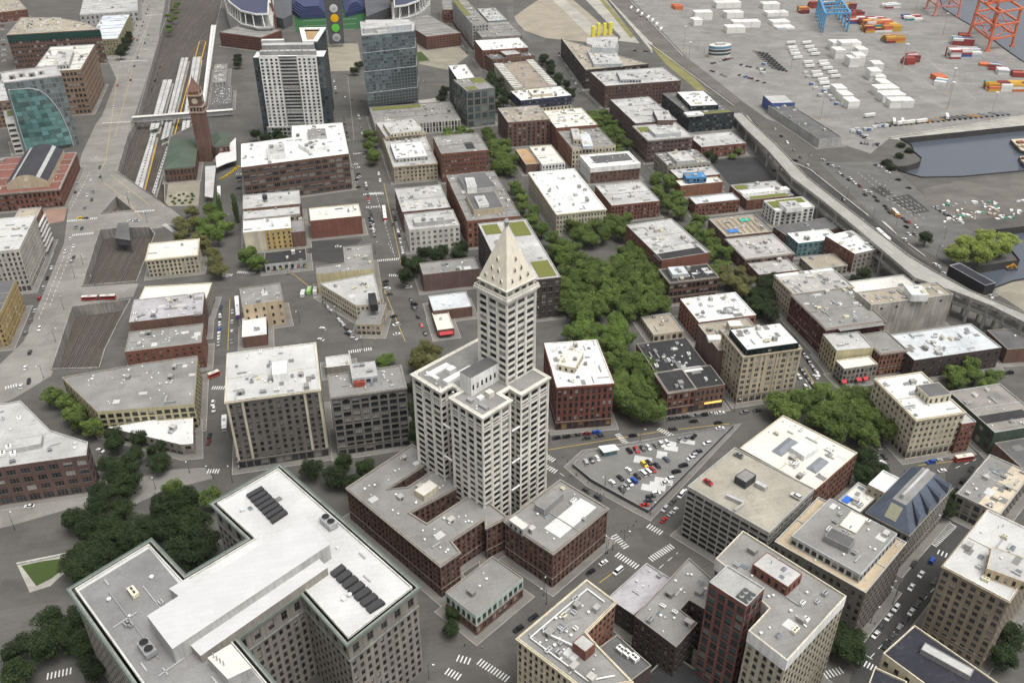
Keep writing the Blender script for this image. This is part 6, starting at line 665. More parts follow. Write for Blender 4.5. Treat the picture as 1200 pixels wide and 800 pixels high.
def place_windows(E, c, wins, fr, alt=None, limit=300, name='window', glass=None):
    cx, cy = c
    wins = sorted(wins, key=lambda w: (w[0][0]+cx)**2+(w[0][1]+cy)**2+(w[0][2]-295)**2 - 900*w[2]*w[3])
    for w in wins[:limit]:
        me = pane(w[4], fr if not alt or RND.random() > .35 else RND.choice(alt), glass); o = bpy.data.objects.new(name, me); COL.objects.link(o)
        o.parent = E; o.location = w[0]; o.rotation_euler = (0, 0, w[1]); o.scale = (w[2], 1, w[3])
    rest = wins[limit:]
    if rest:
        mb = MB()
        for w in rest:
            src = pane(w[4], fr, glass); n = len(mb.v); ca, sa = cos(w[1]), sin(w[1])
            for v in src.vertices:
                x, y, z = v.co; x *= w[2]; z *= w[3]
                mb.v.append((w[0][0]+x*ca-y*sa, w[0][1]+x*sa+y*ca, w[0][2]+z))
            for f in src.polygons: mb.f.append(tuple(n+i for i in f.vertices)); mb.m.append(f.material_index)
        tag(link(name, mb.mesh(name+'_rows', [glass or GLASS, fr]), E), kind='stuff')
PROTO = {}
def proto(name, mb, mats): PROTO[name] = mb.mesh(name, mats); return PROTO[name]
M_GALV = plain('galvanised', (.42, .43, .43), .45, .3, .25); M_WHITE = plain('white_metal', (.72, .72, .70), .5, 0, .15); M_DK = plain('dark_metal', (.05, .052, .055), .5, 0, .3)
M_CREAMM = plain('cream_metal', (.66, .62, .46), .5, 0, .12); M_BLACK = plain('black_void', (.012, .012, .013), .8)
def make_protos():
    m = MB(); m.cyl(0, 0, 0, .55, .3, 8); m.cyl(0, 0, .55, .75, .5, 8, .5); m.cyl(0, 0, .75, .95, .5, 8, .1); proto('roof_vent', m, [M_WHITE])
    m = MB(); m.cyl(0, 0, 0, .9, .16, 6); proto('pipe_vent', m, [M_GALV])
    m = MB(); m.box(-.5, .5, -.5, .5, .12, 1, 0, True); m.box(-.42, -.34, -.5, .5, 0, .12, 1); m.box(.34, .42, -.5, .5, 0, .12, 1)
    for x in (-.22, .22):
        m.cyl(x, 0, 1, 1.1, .2, 10, .2, 0, 1)
    for k in range(4): m.quad((-.45, -.505, .25+.16*k), (.45, -.505, .25+.16*k), (.45, -.505, .33+.16*k), (-.45, -.505, .33+.16*k), 1)
    proto('air_conditioner', m, [M_GALV, M_DK]); proto('air_conditioner_white', m, [M_WHITE, M_DK]); proto('air_conditioner_cream', m, [M_CREAMM, M_DK])
    m = MB(); m.box(-.5, .5, -.5, .5, 0, .5, 0); m.face([(-.5, -.5, .5), (.5, -.5, .5), (.5, 0, 1), (-.5, 0, 1)], 1); m.face([(.5, .5, .5), (-.5, .5, .5), (-.5, 0, 1), (.5, 0, 1)], 1)
    m.face([(.5, -.5, .5), (.5, .5, .5), (.5, 0, 1)], 0); m.face([(-.5, .5, .5), (-.5, -.5, .5), (-.5, 0, 1)], 0); proto('skylight', m, [M_GALV, plain('skylight_glass', (.16, .18, .2), .2)])
    m = MB(); m.box(-.5, .5, -.5, .5, 0, 1, 0); m.quad((-.3, -.51, 0), (.1, -.51, 0), (.1, -.51, .8), (-.3, -.51, .8), 1); proto('access_hatch', m, [plain('hatch_wall', (.33, .32, .3), .8, 0, .4), M_DK])
    m = MB(); m.box(-.5, .5, -.5, .5, 0, 1, 0)
    proto('duct', m, [M_GALV])
    m = MB(); m.quad((-.5, -.5, 0), (.5, -.5, 0), (.5, .5, 0), (-.5, .5, 0)); proto('roof_patch', m, [roof_mat('felt_patch', (.2, .195, .185), .2, .4, .0)]); proto('roof_patch_pale', m, [roof_mat('felt_patch_pale', (.5, .5, .48), .15, .3, .0)])
make_protos()
def put(E, name, key, x, y, z, s, rz=0):
    o = bpy.data.objects.new(name, PROTO[key]); COL.objects.link(o); o.parent = E; o.location = (x, y, z); o.scale = s; o.rotation_euler = (0, 0, rz); return o
SEDUM = None
def sedum():
    m = bpy.data.materials.get('sedum')
    if m: return m
    m = bpy.data.materials.new('sedum'); t, b = nodes(m)
    col = mixc(t, noise(t, pos(t), .7, 5, .7), (.10, .13, .02), (.17, .16, .045)); t.links.new(vscale(t, col, maprange(t, noise(t, pos(t), 3, 3), .3, .7, .7, 1.3)), b.inputs['Base Color']); b.inputs['Roughness'].default_value = .95
    return m
def clutter(E, poly, z, dens, ang, holes, rr, vents=False, pale=False):
    A = abs(area(poly)); n = int(min(46, A/34*dens)); inner = offset(poly, -2.2)
    if n <= 0: return
    xs = [p[0] for p in poly]; ys = [p[1] for p in poly]
    for k in range(n):
        for _ in range(12):
            x = rr.uniform(min(xs), max(xs)); y = rr.uniform(min(ys), max(ys))
            if inside((x, y), inner) and not any(inside((x, y), offset(hh, .8)) for hh in holes): break
        else: continue
        r = rr.random(); a = ang + (pi/2 if rr.random() < .5 else 0)
        if r < (.7 if vents else .32): put(E, 'roof_vent', 'roof_vent', x, y, z, (rr.uniform(.7, 1.3),)*3)
        elif r < .42: put(E, 'pipe_vent', 'pipe_vent', x, y, z, (1, 1, rr.uniform(.7, 1.8)))
        elif r < .62: put(E, 'air_conditioner', rr.choice(['air_conditioner', 'air_conditioner', 'air_conditioner_white', 'air_conditioner_cream']), x, y, z, (rr.uniform(1.6, 3.4), rr.uniform(1.2, 2), rr.uniform(1, 1.7)), a)
        elif r < .70: put(E, 'skylight', 'skylight', x, y, z, (rr.uniform(1.5, 3), rr.uniform(1.2, 2), rr.uniform(.6, 1)), a)
        elif r < .76: put(E, 'access_hatch', 'access_hatch', x, y, z, (rr.uniform(2, 3.4), rr.uniform(2, 3), rr.uniform(1.8, 2.6)), a)
        elif r < .86: put(E, 'duct', 'duct', x, y, z+.15, (rr.uniform(3, 6.5), rr.uniform(.4, .8), rr.uniform(.35, .7)), a)
        else: put(E, 'roof_patch', 'roof_patch' if rr.random() < .6 else 'roof_patch_pale', x, y, z+.01+.004*k, (rr.uniform(2, 6), rr.uniform(2, 4.5), 1), a)
LIGHT_FR = ('cream', 'cream2', 'offwhite', 'white', 'tan', 'stonepale', 'terracotta')
def building(row):
    name, cat, label, poly, h, wm, rm, floors, bay, o, bid = row
    poly = ccw(poly); c = cen(poly); E = thing(name, label, cat, (c[0], c[1], 0)); rr = random.Random(bid)
    lp = [(p[0]-c[0], p[1]-c[1]) for p in poly]; n = len(lp)
    mats = [wall(wm), wall(o.get('front', wm)), wall(o.get('side', wm)), wall(o.get('low', wm)), wall(o.get('sidew', wm))]
    mb = MB(); wins = []; band = MB()
    lens = [hypot(lp[(i+1) % n][0]-lp[i][0], lp[(i+1) % n][1]-lp[i][1]) for i in range(n)]; li = max(range(n), key=lambda i: lens[i])
    ang = atan2(lp[(li+1) % n][1]-lp[li][1], lp[(li+1) % n][0]-lp[li][0])
    for i in range(n):
        p, q = lp[i], lp[(i+1) % n]; nx, ny = q[1]-p[1], -(q[0]-p[0]); mx, my = (p[0]+q[0])/2+c[0], (p[1]+q[1])/2+c[1]
        mi = 0
        if n == 4: mi = 1 if i == 0 and 'front' in o else 2 if i == 3 and 'side' in o else 4 if i in (1, 3) and 'sidew' in o else 0
        elif 'side' in o and i not in (0,): mi = 2
        face = nx*(0-mx)+ny*(0-my) > 0
        if face and i not in o.get('nowin', []):
            nw = len(wins)
            if o.get('toponly'):
                sk = lambda a, f, nn, ff: f < ff-1 or a % 2 == 0
            elif bid == 'b75': sk = None
            else: sk = None
            facade(mb, p, q, 0, h, floors, bay, wins, mi, 3 if 'low' in o else None, o.get('ww', .5), o.get('wh', .55), o.get('gf', 0), o.get('arch', 0), skip=sk, gfh=5.2 if o.get('gf') and h > 14 else None)
        else: mb.quad((*p, 0), (*q, 0), (*q, h), (*p, h), mi)
        if face and o.get('pier') or face and o.get('cor') == 2:
            L = lens[i]; k = max(2, round(L/bay/2)) if o.get('pier') else 1
            for s in ([j/k for j in range(k+1)] if o.get('pier') else [.015, .17, .83, .985]):
                x, y = p[0]+(q[0]-p[0])*s, p[1]+(q[1]-p[1])*s; e = Vector((q[0]-p[0], q[1]-p[1])).normalized(); nn = Vector((e.y, -e.x))
                P4 = [(x-e.x*.55, y-e.y*.55), (x-e.x*.55+nn.x*.25, y-e.y*.55+nn.y*.25), (x+e.x*.55+nn.x*.25, y+e.y*.55+nn.y*.25), (x+e.x*.55, y+e.y*.55)]
                pm = MB(); pm.prism(ccw(P4), 5.5, h-1.3); link('pilaster', pm.mesh('pilaster', [wall('cream') if o.get('cor') == 2 else mats[0]]), E)
    link('wall', mb.mesh('wall', mats), E)
    zr = h-.75
    inner = offset(lp, -.38)
    m = MB(); m.cap(inner, zr); link('roof', m.mesh('roof', [roof(rm)]), E)
    cop = {'white': 'white', 'cream': 'cream', 'whitedirty': 'offwhite'}.get(rm, 'stone' if rm in ('black', 'dgrey', 'grey') else 'lgrey')
    if bid == 'deck': cop = 'grey'
    if o.get('wrap') or o.get('whitetop') or wm in ('cream2',): cop = 'white' if o.get('wrap') else 'cream'
    m = MB()
    for i in range(n):
        j = (i+1) % n
        m.quad((*lp[i], h), (*lp[j], h), (*inner[j], h), (*inner[i], h)); m.quad((*inner[j], zr), (*inner[i], zr), (*inner[i], h), (*inner[j], h))
    link('parapet', m.mesh('parapet', [wall(cop)]), E)
    if o.get('cor'):
        m = MB(); ring(m, lp, .02, .55, h-1.0, h-.35); ring(m, lp, .02, .3, h-1.5, h-1.0); link('cornice', m.mesh('cornice', [wall('stone' if wm in ('brick', 'bterra', 'bbrown', 'bpurple', 'maroon', 'brickor') else 'cream' if o['cor'] == 2 else wm)]), E)
        if h > 15:
            m = MB(); ring(m, lp, .02, .16, 5.0, 5.4); link('string_course', m.mesh('string_course', [wall('stone')]), E)
    if o.get('wrap'):
        m = MB(); ring(m, lp, .02, .35, h-4.2, h+.1); link('parapet_wrap', m.mesh('parapet_wrap', [wall('white')]), E)
    if o.get('whitetop'):
        m = MB(); ring(m, lp, .02, .14, h-5.5, h-.1); link('white_frieze', m.mesh('white_frieze', [wall('white')]), E)
    if o.get('topglass'):
        m = MB(); ring(m, lp, .02, .15, h-8, h-1); link('glass_storey', m.mesh('glass_storey', [plain('green_glass', (.02, .06, .05), .15)]), E)
    holes = []
    for pp, ph, pw, pr_ in o.get('ph', []):
        q = ccw([(a-c[0], b-c[1]) for a, b in pp]); m = MB()
        if ph <= .7:
            m.prism(q, zr+.02, zr+.12, 0, 0); link('roof_panel', m.mesh('roof_panel', [roof(pr_)]), E); holes.append(q) if pr_ in ('white', 'black') else None; continue
        ww_ = []; PW = MB(); nq = len(q)
        for i in range(nq):
            a, b = q[i], q[(i+1) % nq]; L = hypot(b[0]-a[0], b[1]-a[1]); nx, ny = b[1]-a[1], -(b[0]-a[0])
            if ph >= 3 and L > 6 and pw in ('brick', 'tan', 'cream', 'peach', 'glass', 'blue', 'teal', 'lgrey', 'silver') and nx*(-c[0])+ny*(-c[1]) > 0 and bid not in ('b26', 'h11'):
                facade(PW, a, b, zr, h+ph, 1, 3, ww_, 0, None, .7 if pw in ('glass', 'silver', 'blue') else .4, .5, top=.5)
            else: PW.quad((*a, zr), (*b, zr), (*b, h+ph), (*a, h+ph), 0)
        PW.cap(offset(q, -.25), h+ph-.2, 1)
        oi = offset(q, -.25)
        for i in range(nq):
            j = (i+1) % nq; PW.quad((*q[i], h+ph), (*q[j], h+ph), (*oi[j], h+ph), (*oi[i], h+ph), 0); PW.quad((*oi[j], h+ph-.2), (*oi[i], h+ph-.2), (*oi[i], h+ph), (*oi[j], h+ph), 0)
        po = link('penthouse', PW.mesh('penthouse', [wall(pw), roof(pr_)]), E); holes.append(q)
        if abs(area(q)) > 110 and pr_ not in ('dgrey',): clutter(po, q, h+ph-.2, .8, ang, [], rr)
        for w in ww_[:60]:
            wo = bpy.data.objects.new('window', pane(w[4], FR_DARK)); COL.objects.link(wo); wo.parent = po; wo.location = w[0]; wo.rotation_euler = (0, 0, w[1]); wo.scale = (w[2], 1, w[3])
    if n == 4 and o.get('green'):
        a, b, cc, d = lp
        def uv(s, t): return (a[0]+(b[0]-a[0])*s+(d[0]-a[0])*t, a[1]+(b[1]-a[1])*s+(d[1]-a[1])*t)
        G = {1: [(.62, .95, .04, .28), (.6, .93, .72, .97), (.06, .38, .8, .97)], 2: [(.55, .95, .55, .95), (.1, .45, .1, .35)], 3: [(.03, .62, .82, .97), (.3, .5, .02, .1)], 4: [(.05, .4, .35, .98)], 5: [(.05, .3, .55, .9)],
             6: [(.1, .95, .02, .1)], 7: [(.1, .9, .05, .22), (.05, .3, .7, .95)], 8: [(.3, .95, .55, .95), (.05, .3, .3, .9)], 9: [(.3, .8, .02, .07)], 10: [(.2, .95, .5, .95)]}[int(o['green'])]
        for s0, s1, t0, t1 in G:
            q = [uv(s0, t0), uv(s1, t0), uv(s1, t1), uv(s0, t1)]; m = MB(); m.prism(q, zr, zr+.35); link('planted_bed', m.mesh('planted_bed', [sedum()]), E); holes.append(q)
    for s in o.get('sky', []):
        q = ccw([(x-c[0], y-c[1]) for x, y in s]); m = MB(); m.prism(q, zr, zr+.6, 0, 0); cc_ = cen(q); l1 = hypot(q[1][0]-q[0][0], q[1][1]-q[0][1]); l2 = hypot(q[2][0]-q[1][0], q[2][1]-q[1][1])
        if l1 < l2: q = q[1:]+q[:1]
        r1 = tuple((q[0][k]+q[3][k])/2*.8+cc_[k]*.2 for k in (0, 1)); r2 = tuple((q[1][k]+q[2][k])/2*.8+cc_[k]*.2 for k in (0, 1))
        m.face([(*q[0], zr+.6), (*q[1], zr+.6), (*r2, zr+1.8), (*r1, zr+1.8)], 1); m.face([(*q[2], zr+.6), (*q[3], zr+.6), (*r1, zr+1.8), (*r2, zr+1.8)], 1)
        m.face([(*q[1], zr+.6), (*q[2], zr+.6), (*r2, zr+1.8)], 1); m.face([(*q[3], zr+.6), (*q[0], zr+.6), (*r1, zr+1.8)], 1)
        link('skylight', m.mesh('skylight', [M_GALV, plain('grey_glazing', (.20, .22, .24), .25)]), E); holes.append(q)
    for a in o.get('acs', []): put(E, 'air_conditioner', 'air_conditioner_white', a[0]-c[0], a[1]-c[1], zr, (3, 2.6, 1.8), ang); holes.append([(a[0]-c[0]-2, a[1]-c[1]-2), (a[0]-c[0]+2, a[1]-c[1]-2), (a[0]-c[0]+2, a[1]-c[1]+2), (a[0]-c[0]-2, a[1]-c[1]+2)])
    if 'tank' in o:
        x, y = o['tank'][0]-c[0], o['tank'][1]-c[1]; m = MB()
        for dx, dy in ((-1, -1), (1, -1), (1, 1), (-1, 1)): m.beam((x+dx, y+dy, zr), (x+dx, y+dy, zr+2), .2)
        m.cyl(x, y, zr+2, zr+5, 1.9, 14); m.cyl(x, y, zr+5, zr+6.4, 2.1, 14, .05); link('water_tank', m.mesh('water_tank', [plain('tank_wood', (.045, .045, .05), .8)]), E)
    if 'fans' in o:
        x, y = o['fans'][0]-c[0], o['fans'][1]-c[1]; m = MB(); q = [(x+4*cos(ang+pi/4+k*pi/2), y+4*sin(ang+pi/4+k*pi/2)) for k in range(4)]
        m.prism(q, zr, zr+.3, 1, 1)
        for sx in (-1.5, 1.5):
            for sy in (-1.2, 1.2): m.cyl(x+sx*cos(ang)-sy*sin(ang), y+sx*sin(ang)+sy*cos(ang), zr+.3, zr+1.3, .95, 12, .95, 0, 1)
        link('cooling_fans', m.mesh('cooling_fans', [M_WHITE, M_DK]), E); holes.append(offset(q, 1))
    if o.get('bays'):
        a, b, cc, d = lp
        for k in range(4):
            s0, s1 = k/4+.02, k/4+.23
            q = [(a[0]+(b[0]-a[0])*s+(d[0]-a[0])*t, a[1]+(b[1]-a[1])*s+(d[1]-a[1])*t) for s, t in ((s0, .05), (s1, .05), (s1, .95), (s0, .95))]
            m = MB(); e0 = tuple((q[0][i]+q[1][i])/2 for i in (0, 1)); e1 = tuple((q[2][i]+q[3][i])/2 for i in (0, 1))
            m.face([(*q[0], zr), (*e0, zr+1.3), (*e1, zr+1.3), (*q[3], zr)]); m.face([(*q[1], zr), (*q[2], zr), (*e1, zr+1.3), (*e0, zr+1.3)]); m.face([(*q[0], zr), (*q[1], zr), (*e0, zr+1.3)])
            link('roof_bay', m.mesh('roof_bay', [roof('dgrey')]), E)
    if o.get('tarps'):
        for (fx, fy, s, col) in ((.7, .75, 5, (.02, .36, .27)), (.25, .25, 5, (.03, .18, .5))):
            a, b, cc, d = lp; x = a[0]+(b[0]-a[0])*fx+(d[0]-a[0])*fy; y = a[1]+(b[1]-a[1])*fx+(d[1]-a[1])*fy; m = MB()
            N = 6
            g = [[(x+(i/N-.5)*s*1.6, y+(j/N-.5)*s, zr+.5+rr.uniform(0, .5)) for j in range(N+1)] for i in range(N+1)]
            for i in range(N):
                for j in range(N): m.quad(g[i][j], g[i+1][j], g[i+1][j+1], g[i][j+1])
            link('tarpaulin', m.mesh('tarpaulin', [plain('tarp%d' % int(fx*10), col, .5)]), E)
        for k in range(7):
            x0 = lp[0][0]+(lp[1][0]-lp[0][0])*(.1+.12*k); m = MB(); m.beam((x0, lp[0][1]+3, zr+.6), (x0+1, lp[3][1]-3, zr+.8), .35); link('timber_joist', m.mesh('timber_joist', [plain('timber', (.36, .26, .15), .8)]), E)
    if o.get('awn') or o.get('redawn'):
        p, q = lp[0], lp[1]; L = lens[0]; e = ((q[0]-p[0])/L, (q[1]-p[1])/L); nn = (e[1], -e[0])
        for s0, s1 in (((.1, .9),) if o.get('awn') else ((-.02, .12), (.42, .56), (.62, .76))):
            a0 = (p[0]+e[0]*L*s0, p[1]+e[1]*L*s0); a1 = (p[0]+e[0]*L*s1, p[1]+e[1]*L*s1); m = MB()
            m.face([(a0[0]+nn[0]*.05, a0[1]+nn[1]*.05, 4), (a0[0]+nn[0]*2.2, a0[1]+nn[1]*2.2, 3), (a1[0]+nn[0]*2.2, a1[1]+nn[1]*2.2, 3), (a1[0]+nn[0]*.05, a1[1]+nn[1]*.05, 4)])
            m.quad((a0[0]+nn[0]*2.2, a0[1]+nn[1]*2.2, 2.6), (a1[0]+nn[0]*2.2, a1[1]+nn[1]*2.2, 2.6), (a1[0]+nn[0]*2.2, a1[1]+nn[1]*2.2, 3), (a0[0]+nn[0]*2.2, a0[1]+nn[1]*2.2, 3))
            link('awning', m.mesh('awning', [plain('awning_red', (.42, .03, .04), .7)]), E)
    if o.get('balc'):
        p, q = lp[1], lp[2]; L = lens[1]; e = ((q[0]-p[0])/L, (q[1]-p[1])/L); nn = (e[1], -e[0])
        for fl in range(1, floors):
            z = fl*(h-1.5)/floors; m = MB(); P4 = [(p[0]+e[0]*L*s+nn[0]*d, p[1]+e[1]*L*s+nn[1]*d) for s, d in ((.05, .02), (.05, 1.8), (.95, 1.8), (.95, .02))]
            m.prism(ccw(P4), z-.2, z, bottom=True); P5 = [(p[0]+e[0]*L*s+nn[0]*d, p[1]+e[1]*L*s+nn[1]*d) for s, d in ((.05, 1.7), (.05, 1.82), (.95, 1.82), (.95, 1.7))]; m.prism(ccw(P5), z, z+1.1); link('balcony', m.mesh('balcony', [wall('white')]), E)
    if o.get('pipes'):
        N = [(lp[i], lp[(i+1) % n]) for i in range(n)]; inn = offset(lp, -3.2)
        for i in (0, 1, 5, 6):
            a, b = inn[i], inn[(i+1) % n]; m = MB(); m.beam((*a, zr+.8), (*b, zr+.8), .45); link('roof_pipe', m.mesh('roof_pipe', [M_WHITE]), E)
        m = MB(); m.beam((inn[0][0]+5, inn[0][1]+1, zr+1.4), (inn[3][0]-3, inn[3][1], zr+1.4), .6); link('roof_pipe', m.mesh('roof_pipe', [M_WHITE]), E)
    if o.get('graf'):
        p, q = lp[0], lp[1]; L = lens[0]
        cols = [(.5, .5, .48), (.3, .1, .08), (.12, .22, .3), (.45, .38, .2), (.2, .3, .15), (.55, .55, .5), (.15, .12, .2)]
        for k in range(11):
            s = .04+.088*k; x = p[0]+(q[0]-p[0])*s; y = p[1]+(q[1]-p[1])*s; e = Vector((q[0]-p[0], q[1]-p[1])).normalized()
            w = L*.07; z0 = rr.uniform(.5, 1.2); z1 = z0+rr.uniform(1.5, 2.6); m = MB()
            m.quad((x+e.y*.03, y-e.x*.03, z0), (x+e.x*w+e.y*.03, y+e.y*w-e.x*.03, z0), (x+e.x*w*.95+e.y*.03, y+e.y*w*.95-e.x*.03, z1), (x+e.x*.2+e.y*.03, y+e.y*.2-e.x*.03, z1-.3))
            link('mural_panel', m.mesh('mural_panel', [plain('mural%d' % (k % 7), cols[k % 7], .8)]), E)
    if o.get('sign'):
        p, q = lp[0], lp[1]; e = Vector((q[0]-p[0], q[1]-p[1])).normalized(); nn = Vector((e.y, -e.x)); L = lens[0]; m = MB()
        P4 = [(p[0]+e.x*L*s+nn.x*d, p[1]+e.y*L*s+nn.y*d) for s, d in ((.35, .03), (.35, .4), (.95, .4), (.95, .03))]; m.prism(ccw(P4), 4.3, 5.3, bottom=True)
        sg = bpy.data.materials.new('lit_sign'); t, b = nodes(sg); b.inputs['Base Color'].default_value = (.8, .5, .12, 1); b.inputs['Emission Color'].default_value = (1, .6, .15, 1); b.inputs['Emission Strength'].default_value = .8
        link('sign', m.mesh('sign', [sg]), E)
    if n == 4 and lens[1] > 34 and bid not in ('garage', 'saw', 'green12', 'slate'):          # fire walls that divide the long roofs
        a, b, cc, d = inner; k = int(lens[1]//15)
        for j in range(1, k):
            s_ = j/k+rr.uniform(-.06, .06); p0 = (a[0]+(d[0]-a[0])*s_, a[1]+(d[1]-a[1])*s_); p1 = (b[0]+(cc[0]-b[0])*s_, b[1]+(cc[1]-b[1])*s_); m = MB(); m.beam((*p0, zr+.2), (*p1, zr+.2), .4, .5); link('fire_wall', m.mesh('fire_wall', [wall(cop)]), E)
    if o.get('cl'): clutter(E, lp, zr, o['cl'], ang, holes, rr, o.get('vents', 0))
    fr = FR_LIGHT if wm in LIGHT_FR and rr.random() < .5 else FR_MID if rr.random() < .5 else FR_DARK
    alt = None
    if o.get('panel'): alt = [plain('panel_blue', (.03, .05, .14), .5), plain('panel_white', (.6, .6, .56), .5)]
    gl = rr.choice([None, None, glass_mat('window_glass_b', (.02, .023, .026), (.25, .24, .22), .6), glass_mat('window_glass_c', (.03, .034, .038), (.4, .39, .36), .85)])
    if wm in ('charcoal', 'glassbrick', 'greyframe'): gl = glass_mat('office_glass', (.025, .045, .045), (.2, .24, .22), .7)
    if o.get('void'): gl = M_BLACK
    place_windows(E, c, wins, fr, alt, 300, 'opening' if o.get('void') else 'window', gl)
    if o.get('hip'): hip_roof(E, offset(lp, .9), h-.1, 5.5 if h > 14 else 4, 'green_roof', (.075, .10, .075))
    if o.get('slate'): slate_roof(E, lp, h)
    if o.get('ribs'):
        a, b, cc, d = lp
        for k in range(16):
            s_ = (k+.5)/16
            for u0, u1 in ((-.02, .2), (.84, 1.02)):
                q = [(a[0]+(b[0]-a[0])*u+(d[0]-a[0])*v, a[1]+(b[1]-a[1])*u+(d[1]-a[1])*v) for u, v in ((u0, s_-.012), (u1, s_-.012), (u1, s_+.012), (u0, s_+.012))]
                m = MB(); m.prism(q, zr, h+1.0); link('skylight_rib', m.mesh('skylight_rib', [wall('offwhite')]), E)
    for k in range(int(o.get('patches', 0))):
        for _ in range(20):
            x, y = rr.uniform(-40, 40), rr.uniform(-40, 40)
            if inside((x, y), offset(lp, -5)): put(E, 'pale_slab', 'roof_patch_pale', x, y, zr+.012+.004*k, (rr.uniform(5, 9), rr.uniform(3, 6), 1), -.5); break
    if o.get('tarp2'):
        m = MB(); m.box(-2.6, 2.2, -1.5, 1.6, zr, zr+.5); ob = link('tarpaulin', m.mesh('tarpaulin', [plain('tarp_blue', (.02, .13, .55), .5)]), E); ob.location = (lp[0][0]*.55, lp[0][1]*.55, 0); ob.rotation_euler = (0, 0, ang)
    return E
def hip_roof(E, q, z, rise, mname, col, inset=None):
    n = 4; m = MB(); l1 = hypot(q[1][0]-q[0][0], q[1][1]-q[0][1]); l2 = hypot(q[2][0]-q[1][0], q[2][1]-q[1][1])
    if l1 < l2: q = q[1:]+q[:1]; l1, l2 = l2, l1
    mid = lambda a, b, s=.5: (a[0]+(b[0]-a[0])*s, a[1]+(b[1]-a[1])*s)
    A = mid(q[0], q[3]); B = mid(q[1], q[2]); k = min(.45, l2*.5/l1); r1 = mid(A, B, k); r2 = mid(A, B, 1-k); zt = z+rise
    m.face([(*q[0], z), (*q[1], z), (*r2, zt), (*r1, zt)]); m.face([(*q[2], z), (*q[3], z), (*r1, zt), (*r2, zt)]); m.face([(*q[1], z), (*q[2], z), (*r2, zt)]); m.face([(*q[3], z), (*q[0], z), (*r1, zt)])
    m.cap(q[::-1], z-.01)
    return link('hipped_roof', m.mesh('hipped_roof', [roof_mat(mname, col, .15, .3, .15)]), E)
def slate_roof(E, lp, h):
    SL = roof_mat('slate', (.095, .115, .15), .15, .3, .2); q = offset(lp, .3); u = offset(lp, -6.5); m = MB(); zt = h+8
    for i in range(4):
        j = (i+1) % 4; m.quad((*q[i], h), (*q[j], h), (*u[j], zt), (*u[i], zt))
    m.cap(u, zt, 1); link('mansard_roof', m.mesh('mansard_roof', [SL, roof('grey')]), E)
    mid = lambda a, b, s: (a[0]+(b[0]-a[0])*s, a[1]+(b[1]-a[1])*s)
    for s in (.18, .42, .66, .88):                                   # long dormers on the street side, gabled
        a = mid(q[1], q[2], s); b = mid(u[1], u[2], s); e = Vector((q[2][0]-q[1][0], q[2][1]-q[1][1])).normalized(); w = e*1.3; m = MB()
        lo = [(a[0]-w.x, a[1]-w.y, h+.6), (a[0]+w.x, a[1]+w.y, h+.6)]; tp = (a[0], a[1], h+5.2); bk = (b[0], b[1], zt+.2); hi = [(a[0]-w.x, a[1]-w.y, h+3.4), (a[0]+w.x, a[1]+w.y, h+3.4)]
        m.face([lo[0], lo[1], hi[1], tp, hi[0]], 1); m.face([hi[0], tp, bk]); m.face([tp, hi[1], bk]); m.face([lo[0], hi[0], bk]); m.face([hi[1], lo[1], bk])
        link('dormer', m.mesh('dormer', [SL, wall('stone')]), E)
    a = mid(q[0], q[1], .5); b = mid(u[0], u[1], .5); e = Vector((q[1][0]-q[0][0], q[1][1]-q[0][1])).normalized()*2.6; m = MB(); n_ = Vector((e.y, -e.x)).normalized()*.2
    P = lambda t, s: (a[0]+(b[0]-a[0])*t+e.x*s+n_.x, a[1]+(b[1]-a[1])*t+e.y*s+n_.y, h+8*t+.15)
    m.quad(P(.2, -1), P(.2, 1), P(.85, 1), P(.85, -1)); link('skylight', m.mesh('skylight', [plain('old_glazing', (.30, .29, .2), .4)]), E)
    m = MB(); c0 = cen(u); 
    for k in range(4): pass
    m.prism(offset(u, -2.5), zt, zt+2.5, 0, 1); link('roof_box', m.mesh('roof_box', [wall('silver'), roof('lgrey')]), E)
for row in BUILDINGS: building(row)

# ------------------------------------------------------------------ landmark buildings and large structures
def lerp(a, b, s): return (a[0]+(b[0]-a[0])*s, a[1]+(b[1]-a[1])*s)
def rel(poly, c): return [(p[0]-c[0], p[1]-c[1]) for p in poly]
